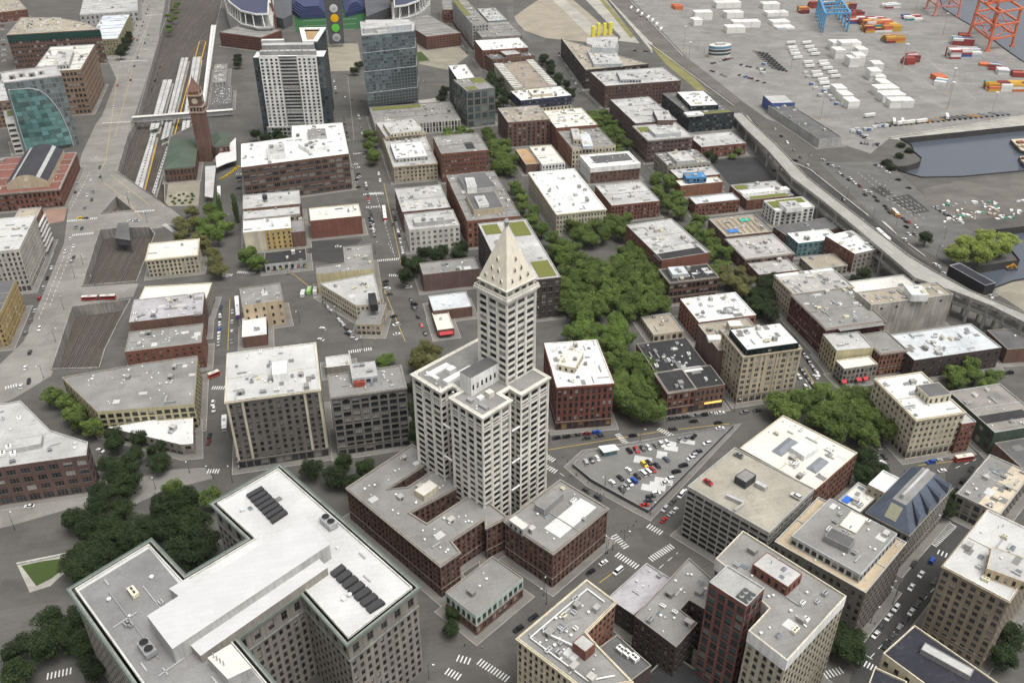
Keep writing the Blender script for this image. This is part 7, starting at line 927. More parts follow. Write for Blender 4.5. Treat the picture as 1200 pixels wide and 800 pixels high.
# ---- the white stepped office tower with the pyramid top
def smith():
    F = (57.1, 290.3); a_ = radians(58); u = (cos(a_), -sin(a_)); v = (sin(a_), cos(a_))
    E = thing('skyscraper', 'white terracotta skyscraper with a stepped base and a cream pyramid roof', 'skyscraper', (F[0], F[1], 0))
    P = lambda a, b: (-u[0]*a+v[0]*b, -u[1]*a+v[1]*b)
    h = 69.4; S = wall('smithstone')
    poly = [P(0, 0), P(0, 18), P(7, 18), P(7, 23), P(0, 23), P(0, 42), P(46, 42), P(46, 0), P(26, 0), P(26, 7), P(21, 7), P(21, 0)]
    poly = offset(ccw(poly), -.9); mb = MB(); wins = []; n = len(poly)
    for i in range(n):
        p, q = poly[i], poly[(i+1) % n]; nx, ny = q[1]-p[1], p[0]-q[0]; mx, my = (p[0]+q[0])/2+F[0], (p[1]+q[1])/2+F[1]; L = hypot(nx, ny)
        if nx*-mx+ny*-my > 0: facade(mb, p, q, 0, h, 20, 5.4 if L > 10 else 4.4, wins, 0, None, .72, .58, top=2.2, kind='wide', depth=.5)
        else: mb.quad((*p, 0), (*q, 0), (*q, h), (*p, h))
    link('wall', mb.mesh('wall', [S]), E)
    for i in range(n):                                              # ribs that run the full height at the bay lines
        p, q = poly[i], poly[(i+1) % n]; L = hypot(q[0]-p[0], q[1]-p[1]); nx, ny = (q[1]-p[1])/L, (p[0]-q[0])/L; mx, my = (p[0]+q[0])/2+F[0], (p[1]+q[1])/2+F[1]
        if nx*-mx+ny*-my <= 0 or L < 10: continue
        k = round(L/5.4)
        for j in range(k+1):
            c = lerp(p, q, j/k); e = ((q[0]-p[0])/L*.5, (q[1]-p[1])/L*.5); m = MB()
            m.prism(ccw([(c[0]-e[0], c[1]-e[1]), (c[0]+e[0], c[1]+e[1]), (c[0]+e[0]+nx*.3, c[1]+e[1]+ny*.3), (c[0]-e[0]+nx*.3, c[1]-e[1]+ny*.3)]), 3, h-1.6); link('pier', m.mesh('pier', [S]), E)
    m = MB(); ring(m, poly, -.8, 1.0, h-1.2, h-.3); ring(m, poly, .0, .5, h-2.2, h-1.2); link('cornice', m.mesh('cornice', [wall('terracotta')]), E)
    m = MB(); ring(m, poly, .02, .25, 62, 62.5); link('string_course', m.mesh('string_course', [S]), E)
    m = MB(); m.cap(offset(poly, -.9), h-.8); link('roof', m.mesh('roof', [roof('grey')]), E)
    for z in (18, 34, 52):                                          # white fire-escape bridges across the light slots
        for (p, q) in ((P(0.6, 18), P(.6, 23)), (P(26, .6), P(21, .6))):
            m = MB(); m.beam((*p, z), (*q, z), .7, .6); link('slot_bridge', m.mesh('slot_bridge', [wall('white')]), E)
    q = ccw([P(15, 8), P(22, 8), P(22, 26), P(15, 26)]); m = MB(); ww_ = []
    for i in range(4):
        a, b = q[i], q[(i+1) % 4]; L = hypot(b[0]-a[0], b[1]-a[1])
        if i in (0, 1, 2, 3): facade(m, a, b, h-.8, h+8.5, 1, 2.6 if L > 10 else 8, ww_, 0, None, .42 if L > 10 else .01, .28, top=1.5)
    m.cap(q, h+8.5, 1); PH = link('penthouse', m.mesh('penthouse', [wall('white'), roof('dgrey')]), E)
    for w in ww_:
        if w[2] > .5: wo = bpy.data.objects.new('window', pane('sash', FR_DARK)); COL.objects.link(wo); wo.parent = PH; wo.location = w[0]; wo.rotation_euler = (0, 0, w[1]); wo.scale = (w[2], 1, w[3])
    for (a0, a1, b0, b1, hh, mt) in ((28, 31, 6, 22, 1.8, M_WHITE), (38, 41, 5, 17, .9, M_WHITE), (34, 38, 5, 7, .9, M_WHITE), (33, 36, 12, 16, 2.4, M_WHITE), (8, 11, 12, 15, 2.6, wall('terracotta')), (3, 8, 5, 7, 1.2, M_GALV), (11, 14, 4, 6, 1.5, M_GALV), (10, 12, 8, 11, 1.1, M_WHITE), (28, 31, 26, 36, 1.5, M_GALV)):
        m = MB(); m.prism(ccw([P(a0, b0), P(a1, b0), P(a1, b1), P(a0, b1)]), h-.8, h-.8+hh); link('roof_unit', m.mesh('roof_unit', [mt]), E)
    for k in range(14): put(E, 'roof_vent', 'roof_vent', *P(RND.uniform(3, 44), RND.uniform(2, 8)), h-.8, (.9,)*3)
    # upper shaft
    ca, cb, s = 18.5, 33.1, 8.5; q = ccw([P(ca-s, cb-s), P(ca+s, cb-s), P(ca+s, cb+s), P(ca-s, cb+s)]); m = MB(); tw = []; H2 = 111
    for i in range(4):
        a, b = q[i], q[(i+1) % 4]; mx, my = (a[0]+b[0])/2+F[0], (a[1]+b[1])/2+F[1]
        if (b[1]-a[1])*-mx+(a[0]-b[0])*-my > 0: facade(m, a, b, h-1, H2, 12, 5.6, tw, 0, None, .74, .56, top=2.2, kind='wide', depth=.5)
        else: m.quad((*a, h-1), (*b, h-1), (*b, H2), (*a, H2))
    SH = link('shaft', m.mesh('shaft', [S]), E)
    for i in range(4):
        a, b = q[i], q[(i+1) % 4]; L = 2*s; nx, ny = (b[1]-a[1])/L, (a[0]-b[0])/L
        for j in range(4):
            c = lerp(a, b, j/3); e = ((b[0]-a[0])/L*.55, (b[1]-a[1])/L*.55); m = MB(); m.prism(ccw([(c[0]-e[0], c[1]-e[1]), (c[0]+e[0], c[1]+e[1]), (c[0]+e[0]+nx*.3, c[1]+e[1]+ny*.3), (c[0]-e[0]+nx*.3, c[1]-e[1]+ny*.3)]), h-.8, H2-1.5); link('pier', m.mesh('pier', [S]), E)
    m = MB(); ring(m, q, .0, 1.5, H2-.6, H2+.5); ring(m, q, .0, .8, H2-1.6, H2-.6); m.cap(offset(q, 1.2), H2+.3); link('observation_deck', m.mesh('observation_deck', [wall('terracotta')]), E)
    q2 = offset(q, -.3); m = MB(); rw = []
    for i in range(4): facade(m, q2[i], q2[(i+1) % 4], H2+.3, H2+4.0, 1, 4.2, rw, 0, None, .7, .55, top=.8, kind='strip')
    ring(m, q2, .0, .7, H2+3.6, H2+4.1); OB = link('lantern_storey', m.mesh('lantern_storey', [wall('terracotta')]), E)
    for w in rw: wo = bpy.data.objects.new('window', pane('strip', FR_LIGHT)); COL.objects.link(wo); wo.parent = OB; wo.location = w[0]; wo.rotation_euler = (0, 0, w[1]); wo.scale = (w[2], 1, w[3])
    m = MB(); ring(m, offset(q, 1.1), -.18, .1, H2+.5, H2+1.6); link('railing', m.mesh('railing', [wall('terracotta')]), E)
    c = P(ca, cb); zb, zt = H2+4, 139; m = MB(); pts = offset(q2, .2)
    PY = wall_mat('pyramid_tiles', (.64, .59, .485), amp=.06, streak=.12)
    for i in range(4): m.face([(*pts[i], zb), (*pts[(i+1) % 4], zb), (*lerp(pts[(i+1) % 4], c, .97), zt), (*lerp(pts[i], c, .97), zt)])
    PR = link('pyramid_roof', m.mesh('pyramid_roof', [PY]), E)
    for i in range(4):                                              # small dark dormer openings on the slopes
        a, b = pts[i], pts[(i+1) % 4]
        for row, t_ in ((5, .16), (3, .36), (2, .56)):
            pass
        for (s_, t_) in ((.2, .10), (.5, .10), (.8, .10), (.35, .25), (.65, .25), (.5, .42)):
            e0 = lerp(a, c, t_*.97); e1 = lerp(b, c, t_*.97); x, y = lerp(e0, e1, s_); z = zb+(zt-zb)*t_; L = 2*s; ex, ey = (b[0]-a[0])/L, (b[1]-a[1])/L; nx, ny = ey, -ex; m = MB()
            f = [(x-ex*.6+nx*.5, y-ey*.6+ny*.5, z), (x+ex*.6+nx*.5, y+ey*.6+ny*.5, z), (x+nx*.5, y+ny*.5, z+1.9)]; bk = (x-nx*.6, y-ny*.6, z+1.6)
            m.face(f, 1); m.face([f[1], (x+ex*.45-nx*.3, y+ey*.45-ny*.3, z), bk, f[2]]); m.face([f[0], f[2], bk, (x-ex*.45-nx*.3, y-ey*.45-ny*.3, z)]); link('dormer', m.mesh('dormer', [PY, M_BLACK]), PR)
    m = MB(); m.cyl(c[0], c[1], zt-.3, zt+1, .7, 10); m.cyl(c[0], c[1], zt+1, zt+1.8, 1.0, 10, 1.25); m.cyl(c[0], c[1], zt+1.8, zt+2.8, 1.25, 10, .6); m.cyl(c[0], c[1], zt+2.8, zt+9, .14, 6, .04); link('finial', m.mesh('finial', [plain('finial_grey', (.30, .32, .33), .4)]), E)
    place_windows(E, F, wins+tw, FR_DARK, None, 300, 'window', None)
smith()
# ---- the H shaped courthouse in the foreground
def courthouse():
    C = PT['court']; d = (C[6][0]-C[5][0], C[6][1]-C[5][1]); A, B = C[0], C[1]
    A2 = (A[0]+d[0], A[1]+d[1]); B2 = (B[0]+d[0], B[1]+d[1])
    poly = [A, A2, B2, C[9], C[8], C[7], C[6], C[5], C[4], C[3], C[2], B]; poly = ccw(poly); c = cen(poly); h = 46.1
    E = thing('courthouse', 'large H shaped grey stone courthouse with white roofs and a green edged cornice', 'courthouse', (c[0], c[1], 0)); lp = rel(poly, c); n = len(lp); mb = MB(); wins = []; big = []
    for i in range(n):
        p, q = lp[i], lp[(i+1) % n]; nx, ny = q[1]-p[1], p[0]-q[0]; mx, my = (p[0]+q[0])/2+c[0], (p[1]+q[1])/2+c[1]
        if nx*-mx+ny*-my > 0 or hypot(mx, my-262) < 62:
            w1 = []; w2 = []
            facade(mb, p, q, 0, h-9.5, 9, 3.3, w1, 0, None, .5, .55, top=.6, depth=.4, kind='sash')
            facade(mb, p, q, h-9.5, h, 1, 6.2, w2, 0, None, .42, .52, top=1.8, depth=.5, kind='pair')
            wins += w1; big += w2
        else: mb.quad((*p, 0), (*q, 0), (*q, h), (*p, h))
    link('wall', mb.mesh('wall', [wall_mat('court_stone', (.26, .243, .213), amp=.12, streak=.3, course=1)]), E)
    m = MB(); ring(m, lp, .0, 1.3, h-.7, h); ring(m, lp, .0, .7, h-1.6, h-.7); ring(m, lp, .0, .35, h-10.2, h-9.5); link('cornice', m.mesh('cornice', [wall_mat('court_cornice', (.22, .235, .21), streak=.3)]), E)
    m = MB(); ring(m, lp, .75, 1.32, h+.01, h+.22); link('copper_gutter', m.mesh('copper_gutter', [plain('verdigris', (.105, .14, .118), .7)]), E)
    m = MB(); ring(m, lp, -1.5, -1.1, h-.5, h+.5); link('parapet', m.mesh('parapet', [wall('offwhite')]), E)
    i0 = offset(lp, -1.0)
    m = MB(); m.cap(i0, h-.3); link('roof', m.mesh('roof', [roof_mat('court_roof', (.53, .53, .52), .12, .6, .1, (.3, .29, .27), .6)]), E)
    w2 = ccw(rel([lerp(A, B, .04), (lerp(A, A2, .99)), (lerp(B, B2, .99)), lerp(B, A, .04)], c)); 
    m = MB(); q = ccw(rel([lerp(lerp(A, B, .06), lerp(A2, B2, .06), .03), lerp(lerp(A, B, .06), lerp(A2, B2, .06), .97), lerp(lerp(A, B, .94), lerp(A2, B2, .94), .97), lerp(lerp(A, B, .94), lerp(A2, B2, .94), .03)], c)); m.cap(q, h-.22); link('felt_roof', m.mesh('felt_roof', [roof_mat('court_felt', (.225, .222, .218), .2, .6, .1, (.13, .125, .12), .54)]), E)
    for pp, z in PT['court_ph']:
        q = ccw(rel(pp, c)); m = MB(); m.prism(q, h-.3, h+z, 0, 1)
        link('penthouse', m.mesh('penthouse', [wall('lgrey' if z > 3.6 else 'stone'), roof('cream') if z == 4 else roof_mat('pent_white', (.52, .52, .518), .06, .4, .1, (.36, .35, .34), .6)]), E)
    for L4 in PT['court_louver']:
        q = rel(L4, c); m = 6
        for k in range(7):
            s0, s1 = k/7+.01, (k+.8)/7; qq = [lerp(q[0], q[1], s0), lerp(q[0], q[1], s1), lerp(q[3], q[2], s1), lerp(q[3], q[2], s0)]; m = MB()
            qq = ccw(qq); m.prism(qq, h-.3, h+1.0, 0, 1); m.prism(offset(qq, -.35), h+1.0, h+1.05, 1, 1); link('roof_monitor', m.mesh('roof_monitor', [plain('monitor_black', (.03, .03, .032), .6), plain('monitor_top', (.045, .045, .047), .35)]), E)
    ang = atan2(d[1], d[0])
    for x, y in PT['court_fans']:
        m = MB(); m.box(-1.9, 1.9, -3.6, 3.6, .8, 2.8, 0, True)
        for yy in (-1.8, 1.8): m.cyl(0, yy, 2.8, 3.5, 1.5, 18, 1.5, 0, 1)
        for xx in (-1.7, 1.7):
            for yy in (-3.4, 3.4): m.beam((xx, yy, 0), (xx, yy, .8), .2)
        o = link('cooling_tower', m.mesh('cooling_tower', [M_GALV, M_BLACK]), E, (x-c[0], y-c[1], h-.3)); o.rotation_euler = (0, 0, ang-pi/2)
    for x, y in PT['court_vents']: put(E, 'roof_vent', 'roof_vent', x-c[0], y-c[1], h-.25, (1.7,)*3)
    x, y = PT['court_unit'][0]; put(E, 'air_conditioner', 'air_conditioner_cream', x-c[0], y-c[1], h-.2, (5, 2.4, 2), ang)
    x, y = PT['court_unit'][1]
    for k in range(4): put(E, 'flue_pipe', 'pipe_vent', x-c[0]+1.1*k, y-c[1]-1.3*k+4, h+3.6, (1.4, 1.4, 3))
    for k in range(10): put(E, 'roof_patch', 'roof_patch', *lerp(lp[0], lp[1], .05+.06*k), h-.2+.004*k, (RND.uniform(1.5, 4), RND.uniform(1, 3), 1), ang) if inside(lerp(lp[0], lp[1], .05+.06*k), offset(lp, -3)) else None
    kit = random.Random(4)
    for (s0, t0, s1, t1) in ((.12, .30, .40, .30), (.30, .12, .30, .55), (.62, .2, .62, .5), (.2, .62, .5, .62)):
        qa = lerp(lerp(A, B, s0), lerp(A2, B2, s0), t0); qb = lerp(lerp(A, B, s1), lerp(A2, B2, s1), t1); m = MB(); m.beam((qa[0]-c[0], qa[1]-c[1], h+.15), (qb[0]-c[0], qb[1]-c[1], h+.15), .35, .3); link('conduit', m.mesh('conduit', [M_GALV]), E)
    w1 = [C[4], C[7], C[6], C[5]]
    for k in range(26):
        src = (A, A2, B2, B) if k % 2 else w1; s_, t_ = kit.uniform(.12, .88), kit.uniform(.05, .95); x, y = lerp(lerp(src[0], src[3], s_), lerp(src[1], src[2], s_), t_); x -= c[0]; y -= c[1]
        if any(inside((x+c[0], y+c[1]), offset(ccw(pp), 1.5)) for pp, _ in PT['court_ph']) or any(inside((x+c[0], y+c[1]), offset(ccw(pp), 1)) for pp in PT['court_louver']) or not inside((x, y), offset(lp, -3)): continue
        nm = kit.choice(['pipe_vent', 'roof_vent', 'duct', 'skylight', 'roof_patch', 'roof_patch', 'air_conditioner']); put(E, nm, nm, x, y, h-.2 if 'patch' not in nm else h-.17+.004*k, {'pipe_vent': (1.2, 1.2, 1), 'roof_vent': (1, 1, 1), 'duct': (4, .6, .5), 'skylight': (2, 1.5, .7), 'roof_patch': (kit.uniform(2, 5), kit.uniform(1.5, 4), 1), 'air_conditioner': (2.2, 1.5, 1.3)}[nm], ang)
    place_windows(E, c, big, FR_MID, None, 120, 'tall_window'); place_windows(E, c, wins, FR_MID, None, 300, 'window')
courthouse()
# ---- blue glass tower and white slab tower
def curtain(name, label, poly, h, floors, bay, glass, wallm, z0=0, rm='lgrey', ww=.9, wh=.84, fr=None, extra=None):
    poly = ccw(poly); c = cen(poly); E = thing(name, label, 'tower', (c[0], c[1], 0)); lp = rel(poly, c); mb = MB(); wins = []
    for i in range(4):
        p, q = lp[i], lp[(i+1) % 4]; mx, my = (p[0]+q[0])/2+c[0], (p[1]+q[1])/2+c[1]
        if (q[1]-p[1])*-mx+(p[0]-q[0])*-my > 0: facade(mb, p, q, z0, h, floors, bay, wins, 0, None, ww, wh, top=1.2, kind='strip', depth=.12)
        else: mb.quad((*p, z0), (*q, z0), (*q, h), (*p, h))
    link('wall', mb.mesh('wall', [wallm]), E); m = MB(); m.cap(offset(lp, -.4), h-.6); link('roof', m.mesh('roof', [roof(rm)]), E)
    m = MB(); ring(m, lp, -.4, .05, h-.6, h+.4); link('parapet', m.mesh('parapet', [wall('silver')]), E)
    place_windows(E, c, wins, fr or FR_MID, None, 300, 'glass_panel', glass)
    return E, lp, c
BLUEG = glass_mat('blue_tower_glass', (.06, .085, .092), (.08, .11, .12), .9, .06, .9)
G4 = PT['glass']; E, lp, c = curtain('glass_tower', 'slim blue green glass tower with mechanical boxes on its roof', G4, 79.5, 22, 3.2, BLUEG, wall_mat('spandrel', (.11, .14, .155), .4), 10.6)
for (s0, s1, t0, t1, hh, k) in ((.05, .45, .15, .5, 4, 'lgrey'), (.5, .95, .1, .45, 5, 'silver'), (.1, .9, .55, .9, 3, 'white'), (.3, .5, .05, .3, 2, 'offwhite')):
    q = [lerp(lerp(lp[0], lp[1], s), lerp(lp[3], lp[2], s), t) for s, t in ((s0, t0), (s1, t0), (s1, t1), (s0, t1))]; m = MB(); m.prism(ccw(q), 78.8, 79.5+hh, 0, 1); link('mechanical_box', m.mesh('mechanical_box', [wall(k), roof('lgrey')]), E)
for z in (24, 45, 63): m = MB(); ring(m, lp, .02, .3, z, z+.5); link('floor_band', m.mesh('floor_band', [wall('silver')]), E)
def white_tower():
    a, b = PT['white']; ang = atan2(b[1]-a[1], b[0]-a[0]); L = hypot(b[0]-a[0], b[1]-a[1]); h = 77
    e = (cos(ang), sin(ang)); n = (-e[1], e[0]); c = a; Q = lambda s, t: (e[0]*s+n[0]*t, e[1]*s+n[1]*t)
    E = thing('tower_block', 'tall white slab tower with square windows and a grey mechanical crown', 'tower', (a[0], a[1], 0)); m = MB(); wins = []; mid = []; s1, s2 = L*.34, L*.66
    facade(m, Q(0, 0), Q(s1, 0), 12, h, 20, s1/4, wins, 0, None, .5, .52, top=2, kind='sash'); facade(m, Q(s2, 0), Q(L, 0), 12, h, 20, s1/4, wins, 0, None, .5, .52, top=2, kind='sash')
    facade(m, Q(s1, .6), Q(s2, .6), 12, h-2, 20, s1*.95, mid, 1, None, .92, .55, top=1, kind='strip')
    m.quad((*Q(s1, 0), 12), (*Q(s1, .6), 12), (*Q(s1, .6), h), (*Q(s1, 0), h)); m.quad((*Q(s2, .6), 12), (*Q(s2, 0), 12), (*Q(s2, 0), h), (*Q(s2, .6), h))
    low = []; facade(m, Q(-2, -1), Q(L+2, -1), 0, 12, 3, 3.6, low, 1, None, .8, .6, top=.6)
    m.quad((*Q(-2, -1), 12), (*Q(L+2, -1), 12), (*Q(L+2, .1), 12), (*Q(-2, .1), 12), 1)
    m.quad((*Q(L, 0), 12), (*Q(L, 3), 12), (*Q(L, 3), h), (*Q(L, 0), h)); m.quad((*Q(0, 3), 12), (*Q(0, 0), 12), (*Q(0, 0), h), (*Q(0, 3), h)); m.cap([Q(0, 0), Q(L, 0), Q(L, 3), Q(0, 3)], h-.5)
    link('wall', m.mesh('wall', [wall('white'), wall('lgrey')]), E)
    DG = glass_mat('dark_tower_glass', (.03, .045, .05), (.06, .10, .12), .85, .06, .9); gw = []; m = MB()
    P4 = [Q(-6, 3), Q(L+6.5, 3), Q(L+6.5, 24), Q(-6, 24)]
    for i in range(4):
        p, q = P4[i], P4[(i+1) % 4]
        if i in (0, 1): facade(m, p, q, 0, h-2, 21, 3.4, gw, 0, None, .9, .86, top=.8, kind='strip', depth=.1, skip=(lambda k, f, nn, ff: 1 < k < nn-2) if i == 0 else None)
        else: m.quad((*p, 0), (*q, 0), (*q, h-2), (*p, h-2))
    m.cap(P4, h-2.2, 1); link('glass_wing', m.mesh('glass_wing', [wall('charcoal'), roof('white')]), E)
    for (s0, s1_, t0, t1, z0, z1, k, r_) in ((.5, L-.5, 3.5, 9, h-2, h+3, 'grey', 'lgrey'), (2, L-3, 9.5, 18, h-2, h+7, 'grey', 'lgrey'), (0, L*.4, 18.6, 23.5, h-2, h+9, 'lgrey', 'white')):
        m = MB(); m.prism([Q(s0, t0), Q(s1_, t0), Q(s1_, t1), Q(s0, t1)], z0, z1, 0, 1); link('mechanical_crown', m.mesh('mechanical_crown', [wall(k), roof(r_)]), E)
    for k in range(9): put(E, 'roof_unit', 'air_conditioner_white', *Q(3+k*L/10, 4.6), h+3, (1.6, 1, 1), ang)
    place_windows(E, c, wins+mid+low, FR_DARK); place_windows(E, c, gw, FR_DARK, None, 200, 'glass_panel', DG)
    o2 = cen(PT['white_back']); E2 = thing('tower_block', 'dark glass tower with an angled white roof rim behind the white slab', 'tower', (o2[0], o2[1], 0)); m = MB(); P5 = ccw(rel(PT['white_back'], o2)); w5 = []; hh = 80
    for i in range(4):
        p, q = P5[i], P5[(i+1) % 4]
        if i in (0, 1): facade(m, p, q, 0, hh, 22, 3.4, w5, 0, None, .9, .86, top=.8, kind='strip', depth=.1)
        else: m.quad((*p, 0), (*q, 0), (*q, hh), (*p, hh))
    link('wall', m.mesh('wall', [wall('charcoal')]), E2); m = MB(); ring(m, P5, -4, .3, hh-.2, hh+1); link('roof_rim', m.mesh('roof_rim', [wall('white')]), E2); m = MB(); m.cap(offset(P5, -3.8), hh-1.5); link('roof_court', m.mesh('roof_court', [roof('orange')]), E2)
    place_windows(E2, o2, w5, FR_DARK, None, 200, 'glass_panel', DG)
white_tower()
# ---- brick clock tower of the station
def clock_tower():
    x, y = -85.9, 807.4; E = thing('clock_tower', 'tall red brown brick clock tower with a pointed roof beside the station', 'clock tower', (x, y, 0)); E.rotation_euler = (0, 0, radians(-8)); BR = wall('bbrown'); TR_ = wall_mat('tower_terracotta', (.36, .27, .21)); s = 5.6
    def sq(r): return [(-r, -r), (r, -r), (r, r), (-r, r)]
    m = MB(); m.prism(sq(s), 0, 44); link('shaft', m.mesh('shaft', [BR]), E)
    m = MB(); ring(m, sq(s), -.2, .7, 44, 45); m.prism(sq(s+.1), 45, 49); ring(m, sq(s), -.2, .9, 49, 50); link('arcade_belt', m.mesh('arcade_belt', [TR_]), E)
    for k in range(4):
        a = k*pi/2
        for j in range(4):
            m = MB(); m.quad((-s+1.1+j*2.6, -s-.15, 45.6), (-s+2.4+j*2.6, -s-.15, 45.6), (-s+2.4+j*2.6, -s-.15, 48.4), (-s+1.1+j*2.6, -s-.15, 48.4)); o = link('belfry_opening', m.mesh('belfry_opening', [M_BLACK]), E); o.rotation_euler = (0, 0, a)
    m = MB(); m.prism(sq(s-.3), 50, 58.5); link('clock_stage', m.mesh('clock_stage', [BR]), E)
    for k in range(4):
        m = MB(); N = 20; r = 2.6; z = 54.2; yy = -s+.12
        m.face([(r*cos(2*pi*i/N), yy, z+r*sin(2*pi*i/N)) for i in range(N)], 0); m.face([(r*.82*cos(2*pi*i/N), yy-.06, z+r*.82*sin(2*pi*i/N)) for i in range(N)], 1)
        m.beam((0, yy-.12, z), (.9, yy-.12, z+1.1), .18, .05, 2); m.beam((0, yy-.12, z), (-.6, yy-.12, z+1.7), .15, .05, 2)
        for i in range(12): a = 2*pi*i/12; m.beam((r*.62*sin(a), yy-.1, z+r*.62*cos(a)), (r*.78*sin(a), yy-.1, z+r*.78*cos(a)), .14, .05, 2)
        o = link('clock_face', m.mesh('clock_face', [wall('tan'), wall('cream'), M_DK]), E); o.rotation_euler = (0, 0, k*pi/2)
    m = MB(); ring(m, sq(s), -.6, .6, 58.5, 59.6); link('cornice', m.mesh('cornice', [TR_]), E)
    m = MB(); m.prism(sq(s-1.2), 59.6, 62); link('upper_stage', m.mesh('upper_stage', [BR]), E)
    m = MB(); q = sq(s-.8)
    for i in range(4): m.face([(*q[i], 62), (*q[(i+1) % 4], 62), (0, 0, 74)])
    link('pyramid_roof', m.mesh('pyramid_roof', [wall_mat('spire_tile', (.17, .09, .07))]), E)
    m = MB(); m.cyl(0, 0, 73.8, 76, .15, 6); link('finial', m.mesh('finial', [M_DK]), E)
    for k in range(4):
        for sx in (-1, 1):
            m = MB(); m.cyl(sx*(s-.9), -(s-.9), 59.6, 62.2, .6, 8, .5); m.cyl(sx*(s-.9), -(s-.9), 62.2, 64.5, .6, 8, .02); o = link('corner_pinnacle', m.mesh('corner_pinnacle', [TR_]), E); o.rotation_euler = (0, 0, k*pi) if k < 2 else (0, 0, 0)
            if k > 1: bpy.data.objects.remove(o)
clock_tower()
for k, q in enumerate(PT['smallcanopy']):
    q = ccw(q); c = cen(q); E = thing('station_canopy', ['long pale canopy beside the station plaza', 'curved white canopy right of the clock tower'][k], 'canopy', (c[0], c[1], 0)); lp = rel(q, c); m = MB(); m.prism(lp, 5.4, 6, bottom=True); link('roof', m.mesh('roof', [roof('lgrey' if k == 0 else 'white')]), E)
    for p in offset(lp, -1): m = MB(); m.beam((*p, 0), (*p, 5.4), .3); link('post', m.mesh('post', [M_DK]), E)
# vault of the brick station
U = next(r for r in BUILDINGS if r[10] == 'union'); EU = next(o for o in COL.objects if o.get('label') == U[2]); q = rel(ccw(U[3]), cen(ccw(U[3]))); h = U[4]
vl = [lerp(lerp(q[0], q[1], s), lerp(q[3], q[2], s), t) for s, t in ((.36, .1), (.86, .1), (.86, .96), (.36, .96))]; m = MB(); m.prism(vl, h-.8, h+4); N = 12
pr_ = [(k/N, 6.5*sin(pi*k/N)) for k in range(N+1)]
for k in range(N):
    a0 = lerp(vl[0], vl[1], pr_[k][0]); a1 = lerp(vl[0], vl[1], pr_[k+1][0]); b0 = lerp(vl[3], vl[2], pr_[k][0]); b1 = lerp(vl[3], vl[2], pr_[k+1][0]); z0, z1 = h+4+pr_[k][1], h+4+pr_[k+1][1]
    m.quad((*a0, z0), (*a1, z1), (*b1, z1), (*b0, z0), 1 if k not in (2, 9) else 2); m.face([(*a0, h+4), (*a1, h+4), (*a1, z1), (*a0, z0)], 0)
link('vaulted_roof', m.mesh('vaulted_roof', [wall('tan'), roof_mat('vault_dark', (.05, .05, .058), .15, .4, .2), wall('lgrey')]), EU)
m = MB(); cc = lerp(vl[0], vl[1], .5); m.cyl(0, 0, 0, .2, 1.6, 16); o = link('round_clock', m.mesh('round_clock', [wall('cream')]), EU, (cc[0], cc[1]-.1, h+6.2)); o.rotation_euler = (pi/2, 0, 0)
# ---- curved glass sail building
a, b = PT['sail']; Lx = hypot(b[0]-a[0], b[1]-a[1]); ang = atan2(b[1]-a[1], b[0]-a[0]); E = thing('glass_office', 'teal glass office with a curved sail shaped front', 'building', (a[0], a[1], 0), None, ang); TG = glass_mat('teal_glass', (.10, .20, .19), (.16, .30, .29), 2, .05, .9)
m = MB(); wins = []; hb = 64
P4 = [(-2, 4), (Lx+6, 4), (Lx+6, 40), (-2, 40)]
for i in range(4):
    p, q = P4[i], P4[(i+1) % 4]
    if i < 2: facade(m, p, q, 0, hb, 14, 3.2, wins, 0, None, .92, .88, top=1, kind='strip', depth=.1)
    else: m.quad((*p, 0), (*q, 0), (*q, hb), (*p, hb))
link('wall', m.mesh('wall', [wall_mat('sail_spandrel', (.2, .25, .25), .3)]), E); m = MB(); m.cap(P4, hb-.5); link('roof', m.mesh('roof', [roof('lgrey')]), E); m = MB(); ring(m, P4, -.5, .1, hb-.5, hb+.5); link('parapet', m.mesh('parapet', [wall('lgrey')]), E)
for k in range(4): put(E, 'roof_unit', 'access_hatch', 6+8*k, 16+4*(k % 2), hb-.5, (5, 4, 3))
place_windows(E, a, wins, FR_MID, None, 200, 'glass_panel', glass_mat('pale_glass', (.14, .18, .19), (.2, .26, .27), 2, .05, .9))
nf = 14; sw = []
def arc(z): t_ = min(1, z/58); return Lx*(.42+.58*math.sqrt(max(0, 1-t_**2.2)))
m = MB()
for f in range(nf):
    z0, z1 = 3+f*55/nf, 3+(f+1)*55/nf; n_ = 7
    for k in range(n_):
        x0, x1 = arc(z1)*k/n_, arc(z1)*(k+1)/n_
        bow = lambda x: 2.5-3.2*sin(pi*min(1, x/Lx)*.9)
        g = MB(); g.quad((x0+.08, bow(x0), z0+.1), (x1-.08, bow(x1), z0+.1), (x1-.08, bow(x1), z1-.1), (x0+.08, bow(x0), z1-.1)); link('sail_panel', g.mesh('sail_panel', [TG]), E)
m = MB()
pts = [(arc(z)+.3, 2.2-3.2*sin(pi*.9*min(1, arc(z)/Lx)), z) for z in [58*k/24 for k in range(25)]]
for p, q in zip(pts, pts[1:]): m.beam(p, q, .9, .7)
m.beam((0, 2.4, 0), (0, 2.4, 58), .5); m.beam((0, 2.4, 58), pts[-1], .6); link('sail_edge', m.mesh('sail_edge', [wall('silver')]), E)
# ---- kiosk on the parking deck
q = ccw(PT['deckkiosk']); c = cen(q); E = thing('ticket_kiosk', 'white roofed ticket kiosk on the parking deck', 'kiosk', (c[0], c[1], 0)); lp = rel(q, c); m = MB(); m.prism(offset(lp, -.8), 1.4, 4.6); link('wall', m.mesh('wall', [wall('teal')]), E); m = MB(); m.prism(lp, 4.6, 5, bottom=True); link('roof', m.mesh('roof', [wall('white')]), E)
